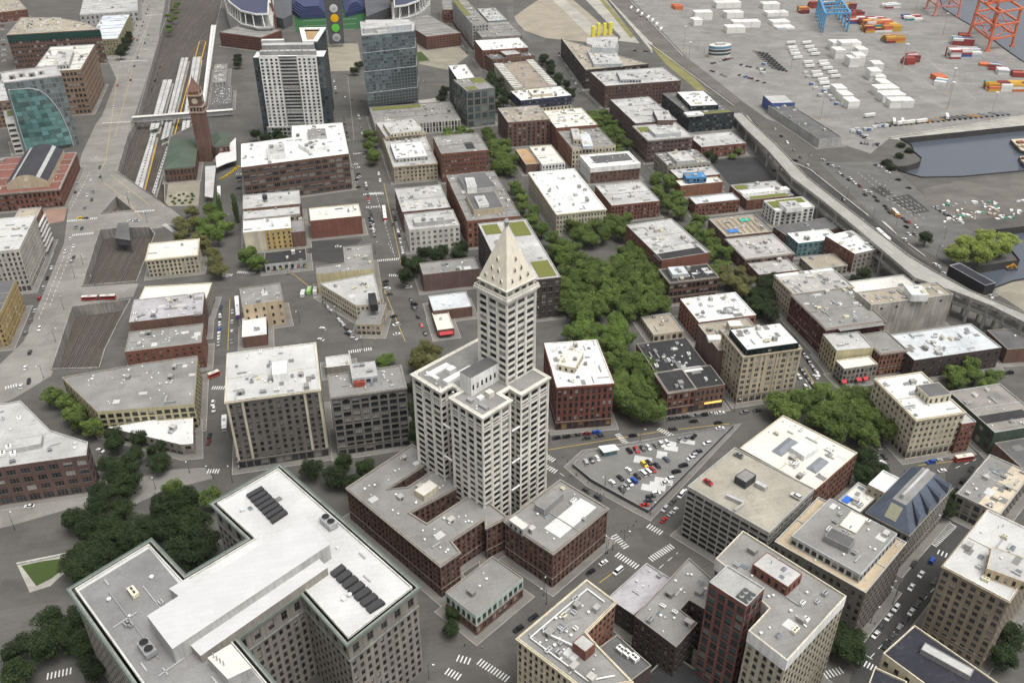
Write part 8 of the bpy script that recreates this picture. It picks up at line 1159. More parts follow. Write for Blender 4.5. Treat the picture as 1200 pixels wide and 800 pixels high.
# ---- elevated double deck road
def viaduct():
    V = PT['viad']; E = thing('viaduct', 'grey double deck elevated road curving past the brick blocks', 'viaduct', (V[0][0][0], V[0][0][1], 0)); ox, oy = V[0][0]; CN = wall_mat('viaduct_concrete', (.33, .32, .285), amp=.15, streak=.5); RD = ground_mat('viaduct_road', (.30, .293, .265), .1, .15)
    def sub(V):
        out = []
        for (l0, r0, z0), (l1, r1, z1) in zip(V, V[1:]):
            for k in range(4): s = k/4; out.append((lerp(l0, l1, s), lerp(r0, r1, s), z0+(z1-z0)*s))
        return out+[V[-1]]
    for dz, nm, lo in ((0, 'upper_deck', 0), (-6.8, 'lower_deck', 10)):
        S = sub(V)[lo:]; m = MB()
        for (l0, r0, z0), (l1, r1, z1) in zip(S, S[1:]):
            L0 = (l0[0]-ox, l0[1]-oy, z0+dz); L1 = (l1[0]-ox, l1[1]-oy, z1+dz); R0 = (r0[0]-ox, r0[1]-oy, z0+dz); R1 = (r1[0]-ox, r1[1]-oy, z1+dz); dn = lambda p, k=1.3: (p[0], p[1], p[2]-k); up = lambda p: (p[0], p[1], p[2]+.9)
            m.quad(L0, R0, R1, L1, 1); m.quad(dn(L1), dn(R1), dn(R0), dn(L0)); m.quad(up(L1), dn(L1), dn(L0), up(L0)); m.quad(up(R0), dn(R0), dn(R1), up(R1))
            for A_, B_, C_, D_ in ((L0, L1, R0, R1), (R0, R1, L0, L1)):
                ia = tuple(A_[k]+(C_[k]-A_[k])*.035 for k in range(3)); ib = tuple(B_[k]+(D_[k]-B_[k])*.035 for k in range(3)); m.quad(up(A_), up(B_), up(ib), up(ia)); m.quad(up(ia), up(ib), ib, ia)
        link(nm, m.mesh(nm, [CN, RD]), E)
        if dz == 0:
            m = MB()
            for k, ((l0, r0, z0), (l1, r1, z1)) in enumerate(zip(S, S[1:])):
                if k % 2 == 0:
                    for f in (.36, .66):
                        a = lerp(l0, r0, f); b = lerp(l1, r1, f); d = Vector((b[0]-a[0], b[1]-a[1])).normalized(); n_ = (-d.y*.12, d.x*.12); b = lerp(a, b, .6)
                        m.quad((a[0]-ox-n_[0], a[1]-oy-n_[1], z0+.02), (a[0]-ox+n_[0], a[1]-oy+n_[1], z0+.02), (b[0]-ox+n_[0], b[1]-oy+n_[1], z0+(z1-z0)*.6+.02), (b[0]-ox-n_[0], b[1]-oy-n_[1], z0+(z1-z0)*.6+.02))
            link('lane_marking', m.mesh('lane_marking', [PAINT_W]), E)
    for k, (l, r, z) in enumerate(sub(V)):
        if k % 2: continue
        for p in (lerp(l, r, .06), lerp(l, r, .94)): m = MB(); m.box(p[0]-ox-.7, p[0]-ox+.7, p[1]-oy-.7, p[1]-oy+.7, 0, z-1.3); link('column', m.mesh('column', [CN]), E)
        m = MB(); m.beam((l[0]-ox, l[1]-oy, z-1.9), (r[0]-ox, r[1]-oy, z-1.9), 1.2, 1.2); link('cross_beam', m.mesh('cross_beam', [CN]), E)
viaduct()
# ---- railway: tracks, platforms, footbridge
RAIL = plain('rail_steel', (.22, .20, .18), .4, .3); SLP = plain('sleeper', (.042, .036, .031), .9)
for k, pl in enumerate(PT['tracks']):
    m = MB()
    for a, b in zip(pl, pl[1:]):
        d = Vector((b[0]-a[0], b[1]-a[1])); L = d.length; d.normalize(); nn = (-d.y, d.x)
        for s in (-.75, .75): m.beam((a[0]+nn[0]*s, a[1]+nn[1]*s, -6.75), (b[0]+nn[0]*s, b[1]+nn[1]*s, -6.75), .26, .18, 0)
        q = [(a[0]+nn[0]*1.35, a[1]+nn[1]*1.35), (a[0]-nn[0]*1.35, a[1]-nn[1]*1.35), (b[0]-nn[0]*1.35, b[1]-nn[1]*1.35), (b[0]+nn[0]*1.35, b[1]+nn[1]*1.35)]; m.cap(ccw(q), -6.95+.004*(k % 5), 1)
    tag(link('railway_track', m.mesh('railway_track', [RAIL, SLP])), kind='structure')
for k, (q, col) in enumerate(PT['canopy']):
    q = ccw(q); c = cen(q); E = thing('platform', ['long bright white roofed platform at the right of the rail yard', 'grey roofed platform nearest the wide avenue, far part', 'grey roofed platform nearest the wide avenue, near part', 'grey roofed platform second from the avenue', 'short grey roofed platform beside the station hall', 'grey roofed platform third from the avenue'][k], 'platform', (c[0], c[1], -7)); lp = rel(q, c)
    m = MB(); m.prism(offset(lp, .8), 0, 1.0); link('platform_slab', m.mesh('platform_slab', [gmat('pale_concrete')]), E)
    m = MB(); m.prism(lp, 5.4, 5.8, bottom=True); link('canopy', m.mesh('canopy', [roof('white' if col == 'white' else 'lgrey')]), E)
    ends = sorted(lp, key=lambda p: p[1]); a = lerp(ends[0], ends[1], .5); b = lerp(ends[2], ends[3], .5); L = hypot(b[0]-a[0], b[1]-a[1])
    for j in range(int(L/14)): p = lerp(a, b, (j+.5)/int(L/14)); m = MB(); m.beam((*p, 1), (*p, 5.4), .35); link('post', m.mesh('post', [M_DK]), E)
    for j in range(int(L/7)): p = lerp(a, b, (j+.5)/int(L/7)); m = MB(); m.box(p[0]-.5, p[0]+.5, p[1]-1, p[1]+1, 5.8, 6.2); link('roof_hatch', m.mesh('roof_hatch', [M_DK if col != 'white' else M_GALV]), E)
for q in PT['yellow']:
    m = MB(); m.beam((*q[0], -5.9), (*q[-1], -5.9), .9, .1); tag(link('platform_line', m.mesh('platform_line', [plain('safety_yellow', (.62, .36, .03), .7)])), kind='structure')
a, b = PT['footbridge']; E = thing('footbridge', 'grey covered footbridge spanning the rail yard to the clock tower', 'footbridge', (a[0], a[1], 0)); d = (b[0]-a[0], b[1]-a[1], 0); m = MB(); m.beam((0, 0, 1.5), (d[0], d[1], 1.5), 5, .8); link('deck', m.mesh('deck', [wall('lgrey')]), E); m = MB(); m.beam((0, 0, 5.6), (d[0], d[1], 5.6), 5.4, .5); link('roof', m.mesh('roof', [roof('offwhite')]), E)
for s in (-1, 1):
    nn = Vector((-d[1], d[0])).normalized()*2.4*s; m = MB(); m.beam((nn.x, nn.y, 3.2), (d[0]+nn.x, d[1]+nn.y, 3.2), .15, 2.4); link('side_panel', m.mesh('side_panel', [wall('grey')]), E)
for s in (.02, .3, .62, .98): m = MB(); m.beam((d[0]*s, d[1]*s, -7), (d[0]*s, d[1]*s, 1.2), 1.4); link('pier', m.mesh('pier', [wall('grey')]), E)
q = ccw(PT['hopper']); c = cen(q); E = thing('signal_cabin', 'dark steel cabin hanging over the rail cutting', 'cabin', (c[0], c[1], -7)); lp = rel(q, c); m = MB(); m.prism(lp, 6, 10.5); link('cabin', m.mesh('cabin', [wall('dgrey')]), E); m = MB(); m.prism(offset(lp, .4), 10.5, 10.9); link('roof', m.mesh('roof', [roof('dgrey')]), E)
for p in offset(lp, -.5): m = MB(); m.beam((*p, 0), (*p, 6), .5); link('leg', m.mesh('leg', [M_DK]), E)
# ---- stadium
def stadium():
    f = PT['field']; c = cen(f); E = thing('stadium', 'football stadium with a green pitch navy seats and a dark tower of four discs', 'stadium', (c[0], c[1], 0)); lp = ccw(rel(f, c)); R_ = lambda q: rel(q, c)
    m = MB(); m.cap(lp, .1); link('pitch', m.mesh('pitch', [ground_mat('turf', (.025, .085, .03), .1, .1)]), E)
    for k in range(9):
        a = lerp(lp[0], lp[3], k/9); b = lerp(lp[1], lp[2], k/9); m = MB(); m.beam((*lerp(a, b, .12), .15), (*lerp(a, b, .88), .15), .5, .05); link('yard_line', m.mesh('yard_line', [PAINT_W]), E)
    NV = plain('seat_navy', (.03, .04, .11), .6); CO = wall('lgrey')
    m = MB()
    SE = PT['sseats']; A_ = [SE[:5], SE[5:]]
    for q in A_: 
        q = ccw(R_(q)); m = MB(); zc = cen(q)
        for k in range(5): m.prism(offset(q, -k*2.2), 4+k*2.2 if k else .2, 4+k*2.2+2, 0)
        link('seating_tier', m.mesh('seating_tier', [NV]), E)
    for q in PT['stands']:
        q = ccw(R_(q)); m = MB(); fc = cen(lp)
        for k in range(6):
            qq = [lerp(p, fc, .0) if hypot(p[0]-fc[0], p[1]-fc[1]) > 62 else lerp(p, fc, -.06*k) for p in q]; m.prism(ccw(qq), .2+2.2*k, 2.4+2.2*k)
        link('seating_bowl', m.mesh('seating_bowl', [wall('dgrey')]), E)
    for q in PT['sroof']:
        q = ccw(R_(q)); m = MB(); m.prism(q, 34.2, 35.6, 0, 0, True); link('stand_roof', m.mesh('stand_roof', [plain('roof_navy', (.035, .04, .085), .45)]), E)
        m = MB(); ring(m, q, -.2, .8, 33.8, 36); link('roof_rim', m.mesh('roof_rim', [wall('white')]), E)
        m = MB(); m.prism(offset(q, 4), .3, 19.4); link('outer_facade', m.mesh('outer_facade', [wall('lgrey')]), E)
        n = len(q)
        for i in range(n):
            a, b = q[i], q[(i+1) % n]; L = hypot(b[0]-a[0], b[1]-a[1]); k = int(L/11)
            if max(a[1], b[1])+c[1] > 1420: continue
            for j in range(k):
                p = lerp(a, b, (j+.5)/k); w = lerp(p, cen(q), -.12); m = MB(); m.beam((*p, 34), (*w, 20), .9); m.beam((*w, 20), (*lerp(p, cen(q), .2), 30), .7); link('roof_strut', m.mesh('roof_strut', [wall('offwhite')]), E)
            m = MB(); aa, bb = lerp(a, cen(q), -.1), lerp(b, cen(q), -.1); m.beam((*aa, 20), (*bb, 20), 4, 1.6); link('ring_beam', m.mesh('ring_beam', [CO]), E)
    for k, p in enumerate(PT['masts']):
        p = R_([p])[0]; m = MB(); m.prism([(p[0]-5, p[1]-5), (p[0]+5, p[1]-5), (p[0]+5, p[1]+5), (p[0]-5, p[1]+5)], 0, 18); m.beam((p[0], p[1], 18), (p[0]-1.5, p[1]+8, 62), 5, 7); link('mast', m.mesh('mast', [wall('brick')]), E); m = MB(); m.beam((p[0]-.3, p[1]-2.6, 32), (p[0]-1.6, p[1]+5, 74), 2.2); link('mast_fin', m.mesh('mast_fin', [wall('white')]), E)
    a, b = R_(PT['tower']); e = Vector((b[0]-a[0], b[1]-a[1])).normalized(); mid = lerp(a, b, .5); n_ = Vector((e.y, -e.x)); Q = lambda s, t: (mid[0]+e.x*s-n_.x*t, mid[1]+e.y*s-n_.y*t)
    m = MB(); m.face([(*Q(-9, 0), 4), (*Q(9, 0), 4), (*Q(11.5, 0), 75), (*Q(-11.5, 0), 75)]); m.face([(*Q(9, 0), 4), (*Q(9, 5), 4), (*Q(11.5, 5), 75), (*Q(11.5, 0), 75)]); m.face([(*Q(-9, 5), 4), (*Q(-9, 0), 4), (*Q(-11.5, 0), 75), (*Q(-11.5, 5), 75)]); m.face([(*Q(9, 5), 4), (*Q(-9, 5), 4), (*Q(-11.5, 5), 75), (*Q(11.5, 5), 75)]); link('disc_tower', m.mesh('disc_tower', [wall('dgrey')]), E)
    for s in (-7, 7): m = MB(); m.beam((*Q(s, 2.5), 0), (*Q(s, 2.5), 4.5), 1.2); link('tower_leg', m.mesh('tower_leg', [wall('silver')]), E)
    for z, col, ring_ in ((11.8, (.42, .42, .42), 0), (23.5, (.12, .5, .05), 0), (35, (.75, .42, .0), 0), (46.5, (.6, .6, .6), 0)):
        N = 24; r = 4.9; m = MB(); P = lambda a, rr, t: (Q(rr*cos(a), t)[0], Q(rr*cos(a), t)[1], z+rr*sin(a)); cn = wall('grey')
        for i in range(N):
            a0, a1 = 2*pi*i/N, 2*pi*(i+1)/N; m.quad(P(a0, r, -.15), P(a1, r, -.15), P(a1, r, -.7), P(a0, r, -.7)); m.face([P(a0, r, -.7), P(a1, r, -.7), (Q(0, -.9)[0], Q(0, -.9)[1], z)])
        link('disc', m.mesh('disc', [plain('disc_%d' % z, col, .5)]), E)
        for i in range(6): a = pi*i/6; m = MB(); m.beam(P(a, r*.7, -1), P(a+pi, r*.7, -1), .3, .1); link('disc_spoke', m.mesh('disc_spoke', [plain('disc_line_%d' % z, tuple(x*.75 for x in col), .5)]), E) if z in (11.8, 46.5) else None
stadium()
# ---- yellow stacks and white enclosure by the construction road
q = PT['yellowblk']; q = ccw(q); c = cen(q); E = thing('ventilation_building', 'white ventilation building with four yellow stacks by the construction site', 'building', (c[0], c[1], 0)); lp = rel(q, c); m = MB(); m.prism(lp, 0, 8, 0, 1); link('wall', m.mesh('wall', [wall('white'), roof('lgrey')]), E)
for p in PT['yellowtow']: x, y = p[0]-c[0], p[1]-c[1]; m = MB(); m.prism([(x-2, y-2), (x+2, y-2), (x+2, y+2), (x-2, y+2)], 0, 15); link('yellow_stack', m.mesh('yellow_stack', [plain('stack_yellow', (.75, .68, .06), .6)]), E)
# ---- oval dock office
x, y = PT['oval']; E = thing('dock_office', 'small oval dock office with blue glass bands', 'building', (x, y, 0)); N = 24
for nm, z0, z1, r, mt in (('wall', 0, 14, 1, wall('offwhite')), ('window_band', 3, 5.5, 1.015, BLUEG), ('window_band', 7, 9.5, 1.015, BLUEG), ('window_band', 10.8, 13, 1.015, plain('band_blue', (.08, .25, .4), .3)), ('roof_drum', 14, 16, .5, wall('lgrey'))):
    m = MB(); q = [(14*r*cos(2*pi*k/N), 8*r*sin(2*pi*k/N)) for k in range(N)]; m.prism(q, z0, z1, 0, 0); link(nm, m.mesh(nm, [mt]), E)

ORD = ['', 'second', 'third', 'fourth', 'fifth', 'sixth', 'seventh', 'eighth', 'ninth', 'tenth', 'eleventh', 'twelfth', 'thirteenth', 'fourteenth', 'fifteenth', 'sixteenth']
def trim(s):
    w = s.split()
    while w[-1] in ('and', 'a', 'the', 'with', 'of', 'its', 'under', 'in', 'on', 'by', 'beside', 'behind', 'between', 'before', 'two', 'bright', 'broad', 'its', 'round', 'near'): w.pop()
    return ' '.join(w)
# ------------------------------------------------------------------ trees
def leaf_mat(name, c, c2):
    m = bpy.data.materials.new(name); t, b = nodes(m); g = t.nodes.new('ShaderNodeNewGeometry')
    col = mixc(t, g.outputs['Random Per Island'], c, c2); f = maprange(t, noise(t, pos(t), .33, 2), .3, .7, .7, 1.3); f2 = maprange(t, objrand(t), 0, 1, .78, 1.25)
    t.links.new(vscale(t, col, mul(t, f, f2)), b.inputs['Base Color']); b.inputs['Roughness'].default_value = .7; b.inputs['Specular IOR Level'].default_value = .25
    return m
LEAF = [leaf_mat('leaf_mid', (.058, .092, .019), (.108, .150, .033)), leaf_mat('leaf_dark', (.011, .021, .006), (.028, .045, .011)), leaf_mat('leaf_fresh', (.07, .12, .02), (.12, .175, .036)),
        leaf_mat('leaf_olive', (.085, .09, .03), (.13, .128, .046)), leaf_mat('leaf_poplar', (.04, .08, .016), (.065, .11, .024)), leaf_mat('leaf_willow', (.17, .22, .042), (.24, .29, .06))]
BARK = plain('bark', (.075, .06, .045), .9)
def crown_mesh(seed, slim=False, n=5600):
    r = random.Random(seed); m = MB(); lobes = []
    for k in range(26 if not slim else 9):
        if slim: z = .12+.86*k/8; c = (r.uniform(-.12, .12), r.uniform(-.12, .12), z); R = (.62+.3*sin(pi*min(1, z*.9)))*.95; lobes.append((c, R*.75, .14))
        else:
            a = r.uniform(0, 2*pi); zz = r.uniform(.38, .82); rad = .62*math.sqrt(max(0, 1-((zz-.55)/.42)**2))*r.uniform(.6, 1.05); lobes.append(((rad*cos(a), rad*sin(a), zz), r.uniform(.2, .36), r.uniform(.09, .15)))
    if not slim: lobes.append(((0, 0, .56), .55, .24))
    tot = sum(l[1]**2 for l in lobes)
    for c, R, Rz in lobes:
        for _ in range(int(n*R*R/tot)):
            d = Vector((r.gauss(0, 1), r.gauss(0, 1), r.gauss(0, 1)+.25)).normalized(); rr = r.uniform(.62, 1.12)
            p = Vector((c[0]+d.x*R*rr, c[1]+d.y*R*rr, c[2]+d.z*Rz*rr))
            nrm = (Vector((d.x/R, d.y/R, d.z/Rz)).normalized()*.8+Vector((r.uniform(-1, 1), r.uniform(-1, 1), r.uniform(-.4, 1)))*.75).normalized()
            t1 = nrm.cross(Vector((r.uniform(-1, 1), r.uniform(-1, 1), r.uniform(-1, 1)))).normalized(); t2 = nrm.cross(t1); s = r.uniform(.024, .058); k = .42
            q = [p+t1*s, p+t2*s*.75, p-t1*s, p-t2*s*.75]; m.face([(v.x, v.y, p.z+(v.z-p.z)*k) for v in q])
    me = m.mesh('crown', [LEAF[0]]); return me
CROWNS = [crown_mesh(s) for s in range(5)]; POP = crown_mesh(11, True)
m = MB(); m.cyl(0, 0, 0, .3, .055, 7, .04); m.cyl(0, 0, .3, .55, .04, 7, .022)
for k in range(6): a = k*1.05; m.beam((0, 0, .24+.04*k), (.42*cos(a), .42*sin(a), .52+.04*k), .035, .03)
TRUNK = m.mesh('trunk', [BARK])
def tree(label, group, kind, x, y, h, r, z=0):
    E = thing('poplar_tree' if kind == 4 else 'bush' if h < 6.6 else 'tree', label, 'bush' if h < 6.6 else 'tree', (x, y, z), group)
    E.rotation_euler = (0, 0, RND.uniform(0, 6.28))
    o = link('crown', POP if kind == 4 else RND.choice(CROWNS), E); o.scale = (r*RND.uniform(.92, 1.08), r*RND.uniform(.92, 1.08), h); o.material_slots[0].link = 'OBJECT'; o.material_slots[0].material = LEAF[kind]
    if h < 6.6: o.location = (0, 0, -h*.25)
    o = link('trunk', TRUNK, E); o.scale = (r, r, h)
def fit(base, suf):
    w = base.split(); k = 16-len(suf.split())
    if len(w) > k: w = trim(' '.join(w[:k])).split()
    return ' '.join(w)+', '+suf if suf else ' '.join(w)
def ordinals(L):                       # place words, ordered as seen from the camera
    L = sorted(L, key=lambda p: hypot(p[0], p[1])); n = max(1, math.ceil(len(L)/14)); rows = [L[len(L)*i//n:len(L)*(i+1)//n] for i in range(n)]; names = {1: [''], 2: ['nearer half', 'farther half'], 3: ['nearest third', 'middle third', 'farthest third'], 4: ['nearest quarter', 'second quarter', 'third quarter', 'farthest quarter']}.get(n) or ['nearest strip']+[ORD[k]+' strip' for k in range(1, n)]
    for nm, R_ in zip(names, rows):
        R_ = sorted(R_, key=lambda p: atan2(p[0], p[1]))
        for k, p in enumerate(R_):
            o = '' if len(L) == 1 else 'leftmost' if k == 0 else 'rightmost' if k == len(R_)-1 else ORD[k]+' from left'
            yield p, (nm+' '+o).strip()
for lab, grp, kind, L in TREES:
    for (x, y, h, r), suf in ordinals(L): tree(fit(lab, suf), grp if len(L) > 1 else None, kind, x, y, h, r)
for lab, kind, x, y, h, r in TREES_SINGLE: tree(lab, None, kind, x, y, h, r)
# ------------------------------------------------------------------ cars
CC = dict(white=(.72, .72, .71), silver=(.42, .43, .44), grey=(.2, .205, .21), dark=(.06, .062, .066), black=(.014, .014, .016), red=(.42, .02, .02), maroon=(.14, .015, .02), blue=(.02, .08, .38), navy=(.02, .03, .09), bluegrey=(.09, .12, .17), yellow=(.72, .5, .02))
CM = {k: plain('car_paint_'+k, v, .28, .1, .1) for k, v in CC.items()}; CGL = plain('car_glass', (.012, .014, .016), .08); TYRE = plain('tyre', (.015, .015, .015), .9); LAMP = plain('car_lamp', (.6, .58, .5), .3); TAIL = plain('tail_lamp', (.35, .01, .01), .4)
def car_mesh(name, L, W_, prof, cab, roofz):
    m = MB(); h = W_/2
    for s in (-1, 1):
        f = [(x, s*h, z) for x, z in prof]; m.face(f if s < 0 else f[::-1], 0)
    n = len(prof)
    for i in range(n): a, b = prof[i], prof[(i+1) % n]; m.quad((b[0], -h, b[1]), (a[0], -h, a[1]), (a[0], h, a[1]), (b[0], h, b[1]), 0)
    (x0, z0), (x1, z1), (x2, z2), (x3, z3) = cab; hb, ht = h*.95, h*.74
    A = [(x0, -hb, z0), (x3, -hb, z3), (x3, hb, z3), (x0, hb, z0)]; B = [(x1, -ht, z1), (x2, -ht, z2), (x2, ht, z2), (x1, ht, z1)]
    for i in range(4): m.quad(A[i], A[(i+1) % 4], B[(i+1) % 4], B[i], 1)
    m.face(B, 0)
    for xx in (x1*.4+x2*.6, ): m.quad((xx-.08, -hb*.93-.02, z0+.05), (xx+.08, -hb*.93-.02, z0+.05), (xx+.08, -ht-.02, z1-.05), (xx-.08, -ht-.02, z1-.05), 0); m.quad((xx+.08, hb*.93+.02, z0+.05), (xx-.08, hb*.93+.02, z0+.05), (xx-.08, ht+.02, z1-.05), (xx+.08, ht+.02, z1-.05), 0)
    for s in (-1, 1): m.box(L/2-.06, L/2+.03, s*h*.78-.18, s*h*.78+.18, .55, .72, 2); m.box(-L/2-.03, -L/2+.06, s*h*.78-.18, s*h*.78+.18, .6, .82, 3)
    return m.mesh(name, [CM['white'], CGL, LAMP, TAIL])
SED = car_mesh('sedan', 4.6, 1.82, [(-2.3, .25), (2.3, .25), (2.3, .68), (2.2, .78), (1.0, .92), (-1.55, .95), (-2.25, .92), (-2.3, .8)], [(-1.75, .94), (-1.0, 1.42), (.25, 1.45), (1.15, .91)], 1.45)
SUV = car_mesh('suv', 4.7, 1.92, [(-2.35, .3), (2.35, .3), (2.35, .85), (2.25, .95), (1.15, 1.08), (-2.3, 1.08), (-2.35, .9)], [(-2.28, 1.07), (-2.0, 1.7), (.35, 1.72), (1.2, 1.07)], 1.72)
VAN = car_mesh('van', 5.4, 2.0, [(-2.7, .3), (2.7, .3), (2.7, .95), (2.3, 1.15), (1.9, 1.2), (-2.7, 1.2)], [(-2.68, 1.19), (-2.6, 2.1), (1.2, 2.15), (2.0, 1.18)], 2.1)
m = MB()
for s, yy in ((1, 0),):
    N = 12
    A = [(.34*cos(2*pi*k/N), -.11, .34*sin(2*pi*k/N)) for k in range(N)]; B = [(p[0], .11, p[2]) for p in A]
    for k in range(N): m.quad(A[k], A[(k+1) % N], B[(k+1) % N], B[k], 0)
    m.face(A, 0); m.face(B[::-1], 0); m.face([(p[0]*.6, -.12, p[2]*.6) for p in A], 1); m.face([(p[0]*.6, .12, p[2]*.6) for p in B][::-1], 1)
WHEEL = m.mesh('wheel', [TYRE, M_GALV])
CN_ = dict(dark='dark grey', bluegrey='blue grey')
for txt, z, ang, L in CARS:
    cols = {}
    for e in L: cols.setdefault(e[3], []).append(e)
    for col, es in cols.items():
        es.sort()
        for k, (px, x, y, _) in enumerate(es):
            nm = CN_.get(col, col); rv = RND.random(); me = VAN if (rv < .08 and col == 'white') else SUV if rv < .4 else SED; kd = {VAN: 'van', SUV: 'sport utility car', SED: 'saloon car'}[me]
            if len(es) == 1: lab = f'{nm} car {txt}'
            elif k == 0: lab = f'leftmost {nm} car {txt}'
            elif k == len(es)-1: lab = f'rightmost {nm} car {txt}'
            else: lab = f'{ORD[k]} {nm} car from the left {txt}'
            o = tag(link('parked_car' if 'park' in txt or 'deck' in txt else 'car', me, None, (x, y, z+(.03 if z == 0 else .0))), lab, 'van' if me is VAN else 'car', 'cars '+txt)
            o.rotation_euler = (0, 0, ang+RND.uniform(-.05, .05)+(pi if RND.random() < .5 else 0)); o.material_slots[0].link = 'OBJECT'; o.material_slots[0].material = CM[col]
            if hypot(x, y) < 520:
                for wx in (-1.4, 1.45):
                    for s in (-1, 1): w = link('wheel', WHEEL, o, (wx, s*.84, .34)); w.rotation_euler = (0, 0, 0 if s > 0 else pi)
def bus(label, a, b, col, roofc, cat='bus', W_=2.6, H=3.1, joint=False, name='bus', z=.03, cab=None):
    L = hypot(b[0]-a[0], b[1]-a[1]); ang = atan2(b[1]-a[1], b[0]-a[0]); c = lerp(a, b, .5); E = thing(name, label, cat, (c[0], c[1], z), None, ang); mc = plain('bus_%s' % name+label[:6], col, .35); secs = [(-L/2, L/2)] if not joint else [(-L/2, -.04*L), (.04*L, L/2)]
    for x0, x1 in secs:
        m = MB(); m.box(x0, x1, -W_/2, W_/2, .35, H-.15, 0, True); link('body', m.mesh('body', [mc]), E); m = MB(); m.box(x0+.05, x1-.05, -W_/2+.05, W_/2-.05, H-.15, H, 0); link('roof', m.mesh('roof', [plain('busroof%d' % int(roofc[0]*100+roofc[1]*10), roofc, .5)]), E)
        if cab is None:
            m = MB(); m.box(x0+.4, x1-.4, -W_/2-.02, W_/2+.02, 1.5, 2.5, 0); link('window_band', m.mesh('window_band', [CGL]), E)
        for wx in (x0+1.6, x1-1.6):
            for s in (-1, 1): w = link('wheel', WHEEL, E, (wx, s*(W_/2-.12), .45)); w.scale = (1.35, 1.2, 1.35)
        m = MB(); m.box((x0+x1)/2-1, (x0+x1)/2+1, -.6, .6, H, H+.25); link('roof_unit', m.mesh('roof_unit', [M_GALV]), E)
    if joint: m = MB(); m.box(-.05*L, .05*L, -W_/2+.1, W_/2-.1, .5, H-.2); link('bellows', m.mesh('bellows', [M_DK]), E)
    if cab: m = MB(); m.box(L/2, L/2+1.9, -W_/2+.1, W_/2-.1, .5, H*.78); link('cab', m.mesh('cab', [plain('cab_'+label[:8], cab, .35)]), E); m = MB(); m.box(L/2+1.2, L/2+1.93, -W_/2+.15, W_/2-.15, H*.45, H*.74); link('windscreen', m.mesh('windscreen', [CGL]), E)
    return E
bus('articulated red and cream bus crossing the bridge over the rail cutting', *PT['busred'], (.35, .03, .03), (.6, .55, .5), joint=True)
bus('red and white bus on the street by the tan stone building', *PT['busw'], (.4, .04, .04), (.75, .74, .7)); bus('white coach on the road beside the viaduct', *PT['coach'], (.72, .72, .7), (.78, .78, .76))
bus('red bus with a cream roof by the cream corner block', *PT['busN'], (.45, .06, .04), (.72, .66, .55)); bus('purple and white bus beside the peach building', *PT['bus5'], (.16, .09, .30), (.7, .7, .7)); bus('white bus parked beside the station canopy', *PT['buscam'], (.7, .7, .68), (.76, .76, .74))
bus('red fire engine with a ladder left of the hotel', *PT['fire'], (.48, .05, .03), (.65, .6, .5), 'fire engine', name='fire_engine'); bus('white box truck beside the hotel', *PT['truckw'], (.75, .74, .7), (.78, .77, .72), 'truck', name='box_truck', cab=(.7, .7, .68)); bus('orange and white van truck in the ferry lanes', *PT['ovan'], (.65, .35, .05), (.75, .72, .6), 'truck', name='box_truck', cab=(.6, .3, .05), H=2.9)
for k, (p, cl, nm) in enumerate(zip(PT['trash'], ((.6, .62, .6), (.25, .5, .12), (.65, .66, .64)), ('white', 'green', 'pale grey'))): bus(f'{nm} refuse truck in the cluster by the cream wedge building', p, (p[0]+1, p[1]+6), cl, cl, 'truck', name='refuse_truck', cab=(.6, .6, .58), H=2.9)
for k, p in enumerate(PT['taxi']):
    o = tag(link('taxi', SED, None, (*p, .03)), f'{"nearest" if k == 0 else "farthest" if k == 5 else ORD[k]} yellow taxi in the row beside the station drive' , 'taxi', 'yellow taxis by the station'); o.rotation_euler = (0, 0, .9); o.material_slots[0].link = 'OBJECT'; o.material_slots[0].material = CM['yellow']
# ------------------------------------------------------------------ street lamps and people
m = MB(); m.cyl(0, 0, 0, 8.6, .13, 8, .08); m.beam((0, 0, 8.5), (0, 2.0, 8.9), .1); m.cyl(0, 0, 0, .7, .28, 8, .2); LP = m.mesh('post', [M_DK]); m = MB(); m.box(-.2, .2, 1.7, 2.6, 8.85, 9.05, 0, True); LH = m.mesh('lamp_head', [M_WHITE])
def nearest(x, y):
    r = min(BUILDINGS, key=lambda r: min(hypot(p[0]-x, p[1]-y) for p in r[3]+[list(cen(r[3]))])); w = r[2].split(); return ' '.join(w)
def spread(pts, text):                  # labels by the nearest building, then by order from the left
    G_ = {}
    for k, p in enumerate(pts): G_.setdefault(text(k, p), []).append(tuple(p))
    for base, L in G_.items():
        for p, suf in ordinals(L): yield p, fit(trim(' '.join(base.split()[:16])), suf)
for (x, y), lab in spread(POLES, lambda k, p: 'slim street lamp nearest the '+nearest(*p)):
    E = thing('street_lamp', lab, 'street lamp', (x, y, 0), 'street lamps'); E.rotation_euler = (0, 0, RND.uniform(0, 6.28)); link('post', LP, E); link('lamp_head', LH, E)
